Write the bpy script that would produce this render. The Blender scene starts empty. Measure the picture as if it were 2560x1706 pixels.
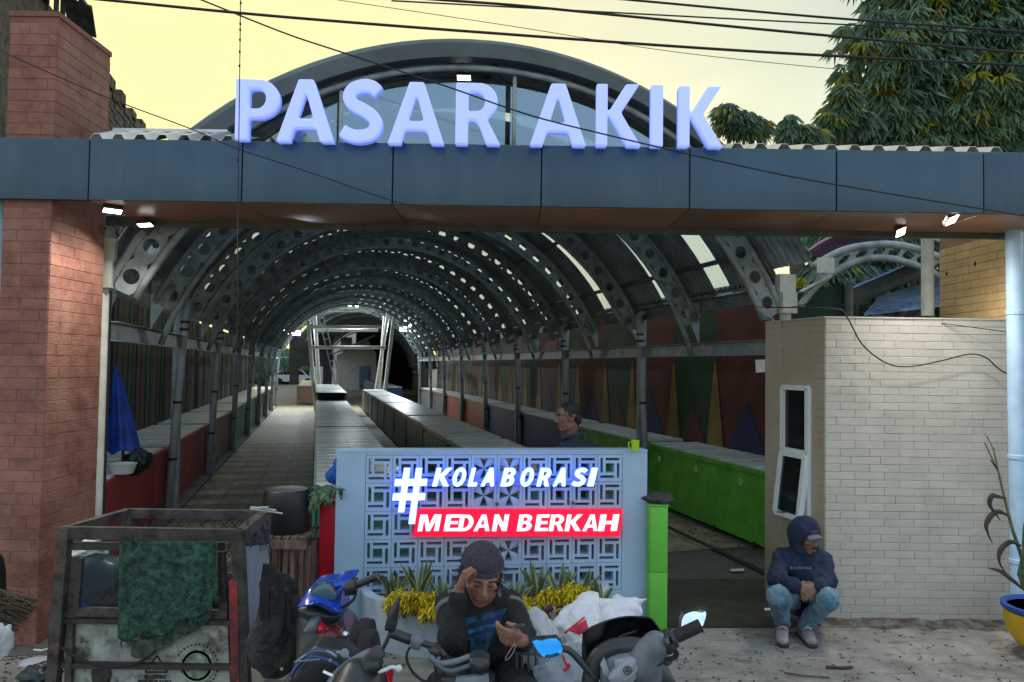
import bpy, bmesh, math, random
import numpy as np
from mathutils import Vector, Matrix, noise
from mathutils.bvhtree import BVHTree
rnd = random.Random(7)
C = bpy.context.scene.collection
SC = bpy.context.scene
R = math.radians

# ---------------------------------------------------------------- camera
FPX, EYE = 1850.0, 2.1
PITCH, ROLL = R(1.92), R(0.85)
cam_d = bpy.data.cameras.new("camera"); cam = bpy.data.objects.new("camera", cam_d); C.objects.link(cam)
cam_d.sensor_width = 36; cam_d.lens = 36 * FPX / 2560; cam_d.clip_end = 3000; cam_d.clip_start = 0.05
_F = Vector((0, math.cos(PITCH), math.sin(PITCH))); _U0 = Vector((0, -math.sin(PITCH), math.cos(PITCH))); _R0 = Vector((1, 0, 0))
_R = _R0 * math.cos(ROLL) + _U0 * math.sin(ROLL); _U = _U0 * math.cos(ROLL) - _R0 * math.sin(ROLL)
cam.matrix_world = Matrix((( _R.x, _U.x, -_F.x, 0), (_R.y, _U.y, -_F.y, 0), (_R.z, _U.z, -_F.z, EYE), (0, 0, 0, 1)))
SC.camera = cam
CAM = Vector((0, 0, EYE))

# ---------------------------------------------------------------- sky, sun, exposure
world = bpy.data.worlds.new("World"); SC.world = world; world.use_nodes = True
wn, wl = world.node_tree.nodes, world.node_tree.links
bg = wn["Background"]
sky = wn.new("ShaderNodeTexSky"); sky.sky_type = 'NISHITA'; sky.sun_disc = False
SUN_EL, SUN_AZ = R(3.0), R(-24)           # azimuth measured from +Y towards +X
sky.sun_elevation = SUN_EL; sky.sun_rotation = SUN_AZ
sky.air_density = 1.0; sky.dust_density = 1.0; sky.ozone_density = 1.0
# a thin veil of high cloud evens the sky out (c / (c + 0.25)) and the sunset warms its side of it
ad = wn.new("ShaderNodeVectorMath"); ad.operation = 'ADD'; ad.inputs[1].default_value = (.25, .25, .25); wl.new(sky.outputs[0], ad.inputs[0])
dv = wn.new("ShaderNodeVectorMath"); dv.operation = 'DIVIDE'; wl.new(sky.outputs[0], dv.inputs[0]); wl.new(ad.outputs[0], dv.inputs[1])
tc = wn.new("ShaderNodeTexCoord"); dt = wn.new("ShaderNodeVectorMath"); dt.operation = 'DOT_PRODUCT'
dt.inputs[1].default_value = (math.sin(SUN_AZ), math.cos(SUN_AZ), 0); wl.new(tc.outputs["Generated"], dt.inputs[0])
mr_ = wn.new("ShaderNodeMapRange"); mr_.inputs[1].default_value = -1; mr_.inputs[2].default_value = 1; wl.new(dt.outputs["Value"], mr_.inputs[0])
cr = wn.new("ShaderNodeValToRGB"); e_ = cr.color_ramp.elements
e_[0].position = 0; e_[0].color = (.82, .97, 1.16, 1); e_[1].position = .97; e_[1].color = (1.04, .92, .44, 1)
for q_, c_ in ((.55, (.88, .95, 1.03, 1)), (.80, (.78, .81, .66, 1)), (.90, (.93, .885, .58, 1))): x_ = e_.new(q_); x_.color = c_
wl.new(mr_.outputs[0], cr.inputs[0])
cn = wn.new("ShaderNodeTexNoise"); cn.inputs["Scale"].default_value = 2.2; cn.inputs["Detail"].default_value = 5
cmap = wn.new("ShaderNodeMapping"); cmap.inputs["Scale"].default_value = (1, 1, 3.5); wl.new(tc.outputs["Generated"], cmap.inputs[0]); wl.new(cmap.outputs[0], cn.inputs["Vector"])
cm_ = wn.new("ShaderNodeMapRange"); cm_.inputs[1].default_value = .3; cm_.inputs[2].default_value = .7; cm_.inputs[3].default_value = .82; cm_.inputs[4].default_value = 1.04; wl.new(cn.outputs[0], cm_.inputs[0])
tint = wn.new("ShaderNodeVectorMath"); tint.operation = 'MULTIPLY'; wl.new(dv.outputs[0], tint.inputs[0]); wl.new(cr.outputs[0], tint.inputs[1])
tint2 = wn.new("ShaderNodeVectorMath"); tint2.operation = 'SCALE'; wl.new(tint.outputs[0], tint2.inputs[0]); wl.new(cm_.outputs[0], tint2.inputs["Scale"])
wl.new(tint2.outputs[0], bg.inputs[0]); bg.inputs[1].default_value = 0.15
sun_d = bpy.data.lights.new("sun", 'SUN'); sun = bpy.data.objects.new("sun", sun_d); C.objects.link(sun)
sun_d.energy = 0.07; sun_d.angle = R(6); sun_d.color = (1.0, 0.72, 0.38)
_sd = Vector((math.sin(SUN_AZ) * math.cos(SUN_EL), math.cos(SUN_AZ) * math.cos(SUN_EL), math.sin(SUN_EL)))
sun.rotation_euler = (-_sd).to_track_quat('-Z', 'Y').to_euler()
SC.view_settings.view_transform = 'Standard'; SC.view_settings.look = 'None'
SC.view_settings.gamma = 1; SC.view_settings.use_curve_mapping = False
SC.view_settings.exposure = 3.18
SC.render.engine = 'CYCLES'
SC.cycles.max_bounces = 6; SC.cycles.transparent_max_bounces = 12; SC.cycles.sample_clamp_indirect = 6

# ---------------------------------------------------------------- placing by sight lines
def ray(px, py): return _F * FPX + _R * (px - 1280) - _U * (py - 853)
def P(px, py, Y): d = ray(px, py); return CAM + d * (Y / d.y)
def G(px, py, z=0.0): d = ray(px, py); return CAM + d * ((z - EYE) / d.z)
def hit(px, py, p0, n): d = ray(px, py); return CAM + d * ((Vector(p0) - CAM).dot(n) / d.dot(n))
TH = math.atan((1280 - 793) / FPX); TC, TS = math.cos(TH), math.sin(TH)
def T(u, v, z=0.0): return Vector((u * TC - v * TS, u * TS + v * TC, z))     # tunnel axes -> world
TM = Matrix(((TC, -TS, 0, 0), (TS, TC, 0, 0), (0, 0, 1, 0), (0, 0, 0, 1)))

# ---------------------------------------------------------------- materials
def mat(name, col, rough=0.7, metal=0.0, var=0.15, scale=6.0, bump=0.0, bscale=None, col2=None, spec=0.5, stretch=None, emit=None, estr=0.0, coat=0.0):
    m = bpy.data.materials.new(name); m.use_nodes = True
    n, l = m.node_tree.nodes, m.node_tree.links
    b = n["Principled BSDF"]
    b.inputs["Roughness"].default_value = rough; b.inputs["Metallic"].default_value = metal
    b.inputs["Specular IOR Level"].default_value = spec; b.inputs["Coat Weight"].default_value = coat
    c = (*col, 1)
    b.inputs["Base Color"].default_value = c
    if var or bump or col2:
        g = n.new("ShaderNodeNewGeometry"); mp = n.new("ShaderNodeMapping")
        l.new(g.outputs["Position"], mp.inputs[0])
        if stretch: mp.inputs["Scale"].default_value = stretch
        t = n.new("ShaderNodeTexNoise"); t.inputs["Scale"].default_value = scale; t.inputs["Detail"].default_value = 6; t.inputs["Roughness"].default_value = 0.65
        l.new(mp.outputs[0], t.inputs["Vector"])
        if var or col2:
            r = n.new("ShaderNodeValToRGB")
            c2 = col2 or tuple(x * (1 - 2.2 * var) if x * (1 - 2.2 * var) > 0 else 0 for x in col)
            r.color_ramp.elements[0].position = 0.32; r.color_ramp.elements[1].position = 0.68
            r.color_ramp.elements[0].color = (*c2, 1); r.color_ramp.elements[1].color = tuple(min(1, x * (1 + .25 * var)) for x in col) + (1,)
            l.new(t.outputs[0], r.inputs[0])
            oi = n.new("ShaderNodeObjectInfo"); hv = n.new("ShaderNodeHueSaturation")
            mr = n.new("ShaderNodeMapRange"); mr.inputs[3].default_value = 1 - var * .7; mr.inputs[4].default_value = 1 + var * .7
            l.new(oi.outputs["Random"], mr.inputs[0]); l.new(mr.outputs[0], hv.inputs["Value"]); l.new(r.outputs[0], hv.inputs["Color"])
            l.new(hv.outputs[0], b.inputs["Base Color"])
        if bump:
            t2 = n.new("ShaderNodeTexNoise"); t2.inputs["Scale"].default_value = bscale or scale * 5; t2.inputs["Detail"].default_value = 5
            l.new(mp.outputs[0], t2.inputs["Vector"])
            bp = n.new("ShaderNodeBump"); bp.inputs["Strength"].default_value = bump; bp.inputs["Distance"].default_value = 0.02
            l.new(t2.outputs[0], bp.inputs["Height"]); l.new(bp.outputs[0], b.inputs["Normal"])
    if emit:
        b.inputs["Emission Color"].default_value = (*emit, 1); b.inputs["Emission Strength"].default_value = estr
    return m
def add_node_mix(m, col, scale, lo, hi, rough=None, stretch=None, detail=8):
    """second layer (dirt, rust, stains) over a material's base colour"""
    n, l = m.node_tree.nodes, m.node_tree.links; b = n["Principled BSDF"]
    src = b.inputs["Base Color"].links[0].from_socket if b.inputs["Base Color"].links else None
    g = n.new("ShaderNodeNewGeometry"); mp = n.new("ShaderNodeMapping"); l.new(g.outputs["Position"], mp.inputs[0])
    if stretch: mp.inputs["Scale"].default_value = stretch
    t = n.new("ShaderNodeTexNoise"); t.inputs["Scale"].default_value = scale; t.inputs["Detail"].default_value = detail; t.inputs["Roughness"].default_value = .7
    l.new(mp.outputs[0], t.inputs["Vector"])
    r = n.new("ShaderNodeMapRange"); r.inputs[1].default_value = lo; r.inputs[2].default_value = hi; l.new(t.outputs[0], r.inputs[0])
    mx = n.new("ShaderNodeMix"); mx.data_type = 'RGBA'; l.new(r.outputs[0], mx.inputs[0])
    if src: l.new(src, mx.inputs[6])
    else: mx.inputs[6].default_value = b.inputs["Base Color"].default_value
    mx.inputs[7].default_value = (*col, 1); l.new(mx.outputs[2], b.inputs["Base Color"])
    return m
def glow(name, col, s):
    m = bpy.data.materials.new(name); m.use_nodes = True
    b = m.node_tree.nodes["Principled BSDF"]; b.inputs["Base Color"].default_value = (*[min(.8, c) for c in col], 1)
    b.inputs["Emission Color"].default_value = (*col, 1); b.inputs["Emission Strength"].default_value = s; b.inputs["Roughness"].default_value = .4
    return m
def sheer(name, col, transp, rough=.4):
    m = bpy.data.materials.new(name); m.use_nodes = True
    n, l = m.node_tree.nodes, m.node_tree.links; b = n["Principled BSDF"]
    b.inputs["Base Color"].default_value = (*col, 1); b.inputs["Roughness"].default_value = rough
    tl = n.new("ShaderNodeBsdfTranslucent"); tl.inputs[0].default_value = (*col, 1)
    tr = n.new("ShaderNodeBsdfTransparent"); tr.inputs[0].default_value = (*[min(1, c * 1.1) for c in col], 1)
    m1 = n.new("ShaderNodeMixShader"); m1.inputs[0].default_value = .5; l.new(b.outputs[0], m1.inputs[1]); l.new(tl.outputs[0], m1.inputs[2])
    m2 = n.new("ShaderNodeMixShader"); m2.inputs[0].default_value = transp; l.new(m1.outputs[0], m2.inputs[1]); l.new(tr.outputs[0], m2.inputs[2])
    l.new(m2.outputs[0], n["Material Output"].inputs[0])
    return m

# ---------------------------------------------------------------- mesh building
class MB:
    def __init__(s, M=None): s.v = []; s.f = []; s.M = M
    def add(s, vs, fs):
        o = len(s.v); M = s.M
        s.v += [tuple(M @ Vector(p)) for p in vs] if M else [tuple(p) for p in vs]
        s.f += [tuple(i + o for i in f) for f in fs]; return s
    def box(s, lo, hi, rot=None, c=None):
        x0, y0, z0 = lo; x1, y1, z1 = hi
        vs = [(x0,y0,z0),(x1,y0,z0),(x1,y1,z0),(x0,y1,z0),(x0,y0,z1),(x1,y0,z1),(x1,y1,z1),(x0,y1,z1)]
        if rot is not None:
            c = Vector(c) if c else Vector(((x0+x1)/2,(y0+y1)/2,(z0+z1)/2)); vs = [c + rot @ (Vector(p) - c) for p in vs]
        return s.add(vs, [(0,3,2,1),(4,5,6,7),(0,1,5,4),(1,2,6,5),(2,3,7,6),(3,0,4,7)])
    def bbox(s, lo, hi, b):
        """box with chamfered edges"""
        bm = bmesh.new(); bmesh.ops.create_cube(bm, size=1)
        for v in bm.verts: v.co = Vector((lo[i] + (v.co[i] + .5) * (hi[i] - lo[i]) for i in range(3)))
        bmesh.ops.bevel(bm, geom=bm.edges[:], offset=b, segments=2, affect='EDGES', profile=.6)
        return s.bm(bm)
    def bm(s, bm):
        bm.verts.ensure_lookup_table(); bm.verts.index_update()
        s.add([v.co.copy() for v in bm.verts], [[v.index for v in f.verts] for f in bm.faces]); bm.free(); return s
    def bar(s, a, b, w, h, up=(0,0,1)):
        a, b = Vector(a), Vector(b); d = (b - a).normalized(); x = d.cross(Vector(up))
        if x.length < 1e-4: x = Vector((1,0,0))
        x.normalize(); z = x.cross(d)
        vs = [p + x*i*w/2 + z*j*h/2 for p in (a, b) for i, j in ((-1,-1),(1,-1),(1,1),(-1,1))]
        return s.add(vs, [(0,1,2,3),(7,6,5,4),(0,4,5,1),(1,5,6,2),(2,6,7,3),(3,7,4,0)])
    def tube(s, pts, r, n=8, cap=True, closed=False):
        pts = [Vector(p) for p in pts]; k = len(pts); rs = r if isinstance(r, (list, tuple)) else [r] * k
        vs, fs, prev = [], [], None
        for i, p in enumerate(pts):
            if closed: d = pts[(i+1) % k] - pts[i-1]
            else: d = pts[min(i+1, k-1)] - pts[max(i-1, 0)]
            if d.length < 1e-9: d = Vector((0,0,1))
            d.normalize()
            if prev is None:
                x = d.cross(Vector((0,0,1)));
                if x.length < 1e-3: x = d.cross(Vector((1,0,0)))
            else: x = prev - d * prev.dot(d)
            x.normalize(); prev = x; y = d.cross(x)
            for j in range(n):
                a = 2 * math.pi * j / n; vs.append(p + (x * math.cos(a) + y * math.sin(a)) * rs[i])
        m = k if closed else k - 1
        for i in range(m):
            for j in range(n):
                a, b = i*n + j, i*n + (j+1) % n; c, d2 = ((i+1) % k)*n + (j+1) % n, ((i+1) % k)*n + j
                fs.append((a, b, c, d2))
        if cap and not closed: fs += [tuple(range(n-1, -1, -1)), tuple((k-1)*n + j for j in range(n))]
        return s.add(vs, fs)
    def lathe(s, prof, c, n=20, M=None, a0=0, a1=2*math.pi):
        full = abs(a1 - a0 - 2*math.pi) < 1e-6; m = n if full else n + 1; c = Vector(c)
        vs, fs = [], []
        for r, z in prof:
            for j in range(m):
                a = a0 + (a1 - a0) * j / n; p = Vector((r*math.cos(a), r*math.sin(a), z)); vs.append(c + (M @ p if M else p))
        for i in range(len(prof)-1):
            for j in range(n):
                b = (j+1) % m; fs.append((i*m+j, i*m+b, (i+1)*m+b, (i+1)*m+j))
        if full:
            if prof[0][0] > 1e-5: fs.append(tuple(range(m-1, -1, -1)))
            if prof[-1][0] > 1e-5: fs.append(tuple((len(prof)-1)*m + j for j in range(m)))
        return s.add(vs, fs)
    def prism(s, poly, f0, f1):
        """poly: 2d points; f0, f1 map (x, y) to the two end faces"""
        k = len(poly); vs = [f0(*p) for p in poly] + [f1(*p) for p in poly]
        return s.add(vs, [tuple(range(k-1, -1, -1)), tuple(range(k, 2*k))] + [(i, (i+1) % k, k + (i+1) % k, k + i) for i in range(k)])
    def ell(s, c, r, rot=None, n=10, m=14):
        vs, fs = [], []; c = Vector(c)
        for i in range(n+1):
            t = math.pi*i/n
            for j in range(m):
                a = 2*math.pi*j/m; p = Vector((r[0]*math.sin(t)*math.cos(a), r[1]*math.sin(t)*math.sin(a), r[2]*math.cos(t)))
                vs.append(c + (rot @ p if rot else p))
        for i in range(n):
            for j in range(m): fs.append((i*m+j, (i+1)*m+j, (i+1)*m+(j+1) % m, i*m+(j+1) % m))
        return s.add(vs, fs)
    def grid(s, fn, nu, nv, thick=0.0):
        """surface fn(a,b) a,b in 0..1; thick>0 closes it into a slab along its normals"""
        pts = [[Vector(fn(i/nu, j/nv)) for j in range(nv+1)] for i in range(nu+1)]
        w = nv + 1
        if not thick:
            return s.add([p for r_ in pts for p in r_], [(i*w+j, (i+1)*w+j, (i+1)*w+j+1, i*w+j+1) for i in range(nu) for j in range(nv)])
        nn = [[None]*w for _ in range(nu+1)]
        for i in range(nu+1):
            for j in range(w):
                du = pts[min(i+1,nu)][j] - pts[max(i-1,0)][j]; dv = pts[i][min(j+1,nv)] - pts[i][max(j-1,0)]
                q = du.cross(dv); nn[i][j] = q.normalized() if q.length > 1e-12 else Vector((0,0,1))
        top = [p for r_ in pts for p in r_]; bot = [pts[i][j] - nn[i][j]*thick for i in range(nu+1) for j in range(w)]
        N = len(top)
        fs = [(i*w+j, (i+1)*w+j, (i+1)*w+j+1, i*w+j+1) for i in range(nu) for j in range(nv)]
        fs += [tuple(N+k for k in reversed(f)) for f in fs]
        for i in range(nu): fs += [(i*w, N+i*w, N+(i+1)*w, (i+1)*w), (i*w+nv, (i+1)*w+nv, N+(i+1)*w+nv, N+i*w+nv)]
        for j in range(nv): fs += [(j, j+1, N+j+1, N+j), (nu*w+j, N+nu*w+j, N+nu*w+j+1, nu*w+j+1)]
        return s.add(top + bot, fs)
    def mesh(s, name, m, smooth=False):
        me = bpy.data.meshes.new(name); me.from_pydata(s.v, [], s.f); me.validate(); 
        if m: me.materials.append(m)
        if smooth: me.shade_smooth()
        if smooth == 'auto':
            me.set_sharp_from_angle(angle=R(38))
        me.update(); return me
    def build(s, name, m, parent=None, smooth=False, **kw): return link(name, s.mesh(name, m, smooth), parent, **kw)

WL = {}
def link(name, me, parent=None, label=None, cat=None, group=None, kind=None, at=None):
    o = bpy.data.objects.new(name, me); C.objects.link(o)
    if parent is not None:
        o.parent = parent; o.location = Vector(at or (0,0,0)) - WL[parent.name]
    elif at: o.location = at
    WL[o.name] = Vector(at or (0,0,0))
    tag(o, label, cat, group, kind); return o
def tag(o, label=None, cat=None, group=None, kind=None):
    for k, v in (('label', label), ('category', cat), ('group', group), ('kind', kind)):
        if v: o[k] = v
    return o
def thing(name, loc, label, cat, group=None):
    o = bpy.data.objects.new(name, None); C.objects.link(o); o.location = loc; o.empty_display_size = .1
    WL[o.name] = Vector(loc); return tag(o, label, cat, group)
def copy_tree(o, shift, label=None, group=None, parent=None):
    c = o.copy(); C.objects.link(c)
    if parent is not None: c.parent = parent
    else: c.location = o.location + Vector(shift)
    WL[c.name] = WL[o.name] + Vector(shift)
    if label: c['label'] = label
    if group: c['group'] = group
    for ch in [k for k in C.objects if k.parent == o]: copy_tree(ch, shift, parent=c)
    return c

# ---------------------------------------------------------------- smooth bodies from blended solids
def frame(fwd, up=(0,0,1)):
    f = Vector(fwd).normalized(); x = f.cross(Vector(up)).normalized(); z = x.cross(f)
    return Matrix((x, f, z)).transposed()          # columns: right, forward, up
def sdf_mesh(prims, vox, k=0.02, disp=None, m=None, name='body', smooth_it=1):
    """prims: ('c',p,q,r1,r2) tapered capsule | ('e',c,(rx,ry,rz),rot) ellipsoid | ('b',c,half,rot,round); op '-' first for cutting"""
    lo = np.array([1e9]*3); hi = -lo
    for p in prims:
        if p[0][0] == '-': continue
        if p[0] == 'c':
            for q, r_ in ((p[1], p[3]), (p[2], p[4])): q = np.array(q); lo = np.minimum(lo, q - r_); hi = np.maximum(hi, q + r_)
        else:
            r_ = max(p[2]) * (1.75 if p[0] == 'b' else 1); q = np.array(p[1]); lo = np.minimum(lo, q - r_); hi = np.maximum(hi, q + r_)
    lo -= vox*3 + .01; hi += vox*3 + .01
    n = np.ceil((hi - lo)/vox).astype(int) + 1
    X, Y, Z = np.meshgrid(*[(lo[i] + vox*np.arange(n[i])).astype(np.float32) for i in range(3)], indexing='ij')
    D = np.full(X.shape, 1e3, np.float32)
    for p in prims:
        op = p[0]; cut = op[0] == '-'; op = op[-1]; kk = k
        if op == 'c':
            a, b = np.array(p[1], float), np.array(p[2], float); r1, r2 = p[3], p[4]; ba = b - a; L = max(ba @ ba, 1e-9)
            h = np.clip(((X-a[0])*ba[0] + (Y-a[1])*ba[1] + (Z-a[2])*ba[2])/L, 0, 1)
            d = np.sqrt((X-a[0]-h*ba[0])**2 + (Y-a[1]-h*ba[1])**2 + (Z-a[2]-h*ba[2])**2) - (r1 + h*(r2-r1))
            if len(p) > 5: kk = p[5]
        else:
            c = p[1]; rt = np.array(p[3]).reshape(3,3) if len(p) > 3 and p[3] is not None else np.eye(3)
            dx, dy, dz = X-c[0], Y-c[1], Z-c[2]
            lx, ly, lz = [rt[0,i]*dx + rt[1,i]*dy + rt[2,i]*dz for i in range(3)]
            if op == 'e':
                rr = p[2]; k0 = np.sqrt((lx/rr[0])**2 + (ly/rr[1])**2 + (lz/rr[2])**2); k1 = np.sqrt((lx/rr[0]**2)**2 + (ly/rr[1]**2)**2 + (lz/rr[2]**2)**2)
                d = k0*(k0-1)/np.maximum(k1, 1e-6)
                d = np.where(k0 < .05, -min(rr), d)
                if len(p) > 4: kk = p[4]
            else:
                hf = p[2]; rd = p[4]; qx, qy, qz = np.abs(lx)-hf[0]+rd, np.abs(ly)-hf[1]+rd, np.abs(lz)-hf[2]+rd
                d = np.sqrt(np.maximum(qx,0)**2+np.maximum(qy,0)**2+np.maximum(qz,0)**2) + np.minimum(np.maximum(qx,np.maximum(qy,qz)),0) - rd
        if cut:
            h = np.maximum(kk*.6 - np.abs(-D - d), 0)/(kk*.6); D = np.maximum(D, -d) + h*h*kk*.6*.25
        else:
            h = np.maximum(kk - np.abs(D - d), 0)/kk; D = np.minimum(D, d) - h*h*kk*.25
    if disp is not None: D = D - disp(X, Y, Z)
    # surface nets
    S = D < 0; nx, ny, nz = S.shape
    cnt = np.zeros((nx-1, ny-1, nz-1), np.int8); acc = np.zeros((nx-1, ny-1, nz-1, 3), np.float32); ne = np.zeros((nx-1, ny-1, nz-1), np.float32)
    sl = [slice(0,-1), slice(1,None)]
    for i in (0,1):
        for j in (0,1):
            for l in (0,1): cnt += S[sl[i], sl[j], sl[l]]
    act = (cnt > 0) & (cnt < 8)
    corners = [(i,j,l) for i in (0,1) for j in (0,1) for l in (0,1)]
    idx = np.argwhere(act)
    vals = {c_: D[idx[:,0]+c_[0], idx[:,1]+c_[1], idx[:,2]+c_[2]] for c_ in corners}
    A = np.zeros((len(idx),3)); N_ = np.zeros(len(idx))
    for c_ in corners:
        for ax in range(3):
            if c_[ax] == 0:
                e_ = list(c_); e_[ax] = 1; e_ = tuple(e_); a, b = vals[c_], vals[e_]; mk = (a < 0) != (b < 0)
                t = np.where(mk, a/np.where(mk, a-b, 1), 0); pt = np.zeros((len(idx),3)) + np.array(c_); pt[:,ax] += t
                A += pt*mk[:,None]; N_ += mk
    V = lo + vox*(idx + A/np.maximum(N_,1)[:,None])
    vid = -np.ones(act.shape, int); vid[act] = np.arange(len(idx))
    F = []
    for ax in range(3):
        o1, o2 = [(1,2),(2,0),(0,1)][ax]
        s0 = [slice(None)]*3; s1 = [slice(None)]*3; s0[ax] = slice(0,-1); s1[ax] = slice(1,None)
        a, b = S[tuple(s0)], S[tuple(s1)]; e = np.argwhere(a != b)
        e = e[(e[:,o1] > 0) & (e[:,o2] > 0) & (e[:,o1] < act.shape[o1]) & (e[:,o2] < act.shape[o2])]
        ins = a[e[:,0], e[:,1], e[:,2]]
        q = []
        for d1, d2 in ((1,1),(0,1),(0,0),(1,0)):
            w = e.copy(); w[:,o1] -= d1; w[:,o2] -= d2; q.append(vid[w[:,0], w[:,1], w[:,2]])
        q = np.stack(q, 1); q[~ins] = q[~ins][:, ::-1]; F.append(q)
    F = np.concatenate(F); F = F[(F >= 0).all(1)]
    me = bpy.data.meshes.new(name); me.from_pydata(V.tolist(), [], F.tolist())
    if smooth_it:
        bm = bmesh.new(); bm.from_mesh(me)
        for _ in range(smooth_it): bmesh.ops.smooth_vert(bm, verts=bm.verts, factor=.5, use_axis_x=True, use_axis_y=True, use_axis_z=True)
        bm.to_mesh(me); bm.free()
    if m: me.materials.append(m)
    me.shade_smooth(); me.update(); return me
def folds(amp, freq, seed=0, dirs=((.3,.5,1),(1,.2,.6),(.7,-.8,.4))):
    def f(X, Y, Z):
        o = 0
        for i, d in enumerate(dirs):
            a = (X*d[0] + Y*d[1] + Z*d[2])*freq*(1 + .37*i) + seed*1.7 + i
            o = o + np.sin(a + 1.3*np.sin((X*d[1] - Z*d[0] + Y*d[2])*freq*.53 + seed))
        return (o*amp/len(dirs)).astype(np.float32)
    return f
def crumple(amp, freq, seed=0):
    def f(X, Y, Z):
        o = 0
        for i, d in enumerate(((.6,.3,.9),(1,-.5,.3),(-.4,.9,.7),(.8,.6,-.6))):
            a = (X*d[0]+Y*d[1]+Z*d[2])*freq*(1+.3*i) + seed*2.1 + i*1.3; b = a + 1.1*np.sin((X*d[2]-Y*d[0]+Z*d[1])*freq*.7 + seed); o = o + .55 - np.abs(np.sin(b))
        return (o*amp/2).astype(np.float32)
    return f
def ico_noise(c, r, amp, freq, m, name, seed=0, sub=4, rot=None):
    bm = bmesh.new(); bmesh.ops.create_icosphere(bm, subdivisions=sub, radius=1)
    for v in bm.verts:
        q = v.co*freq + Vector((seed, seed*.7, -seed)); d = noise.fractal(q, 1.0, 2.0, 4)*amp + (1 - abs(noise.noise(q*1.7)))*amp*.5
        w = v.co*(1 + d); w = Vector((w.x*r[0], w.y*r[1], w.z*r[2])); v.co = Vector(c) + (rot @ w if rot else w)
    me = bpy.data.meshes.new(name); bm.to_mesh(me); bm.free(); me.materials.append(m); me.shade_smooth(); return me

# ---------------------------------------------------------------- lettering
def arc(cx, cy, rx, ry, a0, a1, n=14): return [(cx + rx*math.cos(R(a0+(a1-a0)*i/n)), cy + ry*math.sin(R(a0+(a1-a0)*i/n))) for i in range(n+1)]
def crom(pts, n=6):
    o = []; k = len(pts)
    for i in range(k-1):
        p0, p1, p2, p3 = [Vector(pts[max(0, min(k-1, j))]) for j in (i-1, i, i+1, i+2)]
        for s in range(n):
            t = s/n; o.append(.5*((2*p1) + (p2-p0)*t + (2*p0-5*p1+4*p2-p3)*t*t + (3*p1-p0-3*p2+p3)*t**3))
    o.append(Vector(pts[-1])); return o
def sweep(pts, h):
    c = [Vector((p[0], p[1])) for p in crom([(*p, 0) for p in pts], 6)]; L, Rr = [], []
    for i, p in enumerate(c):
        d = (c[min(i+1, len(c)-1)] - c[max(i-1, 0)]).normalized(); q = Vector((-d.y, d.x)); L.append(tuple(p + q*h)); Rr.append(tuple(p - q*h))
    return L + Rr[::-1]
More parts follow.
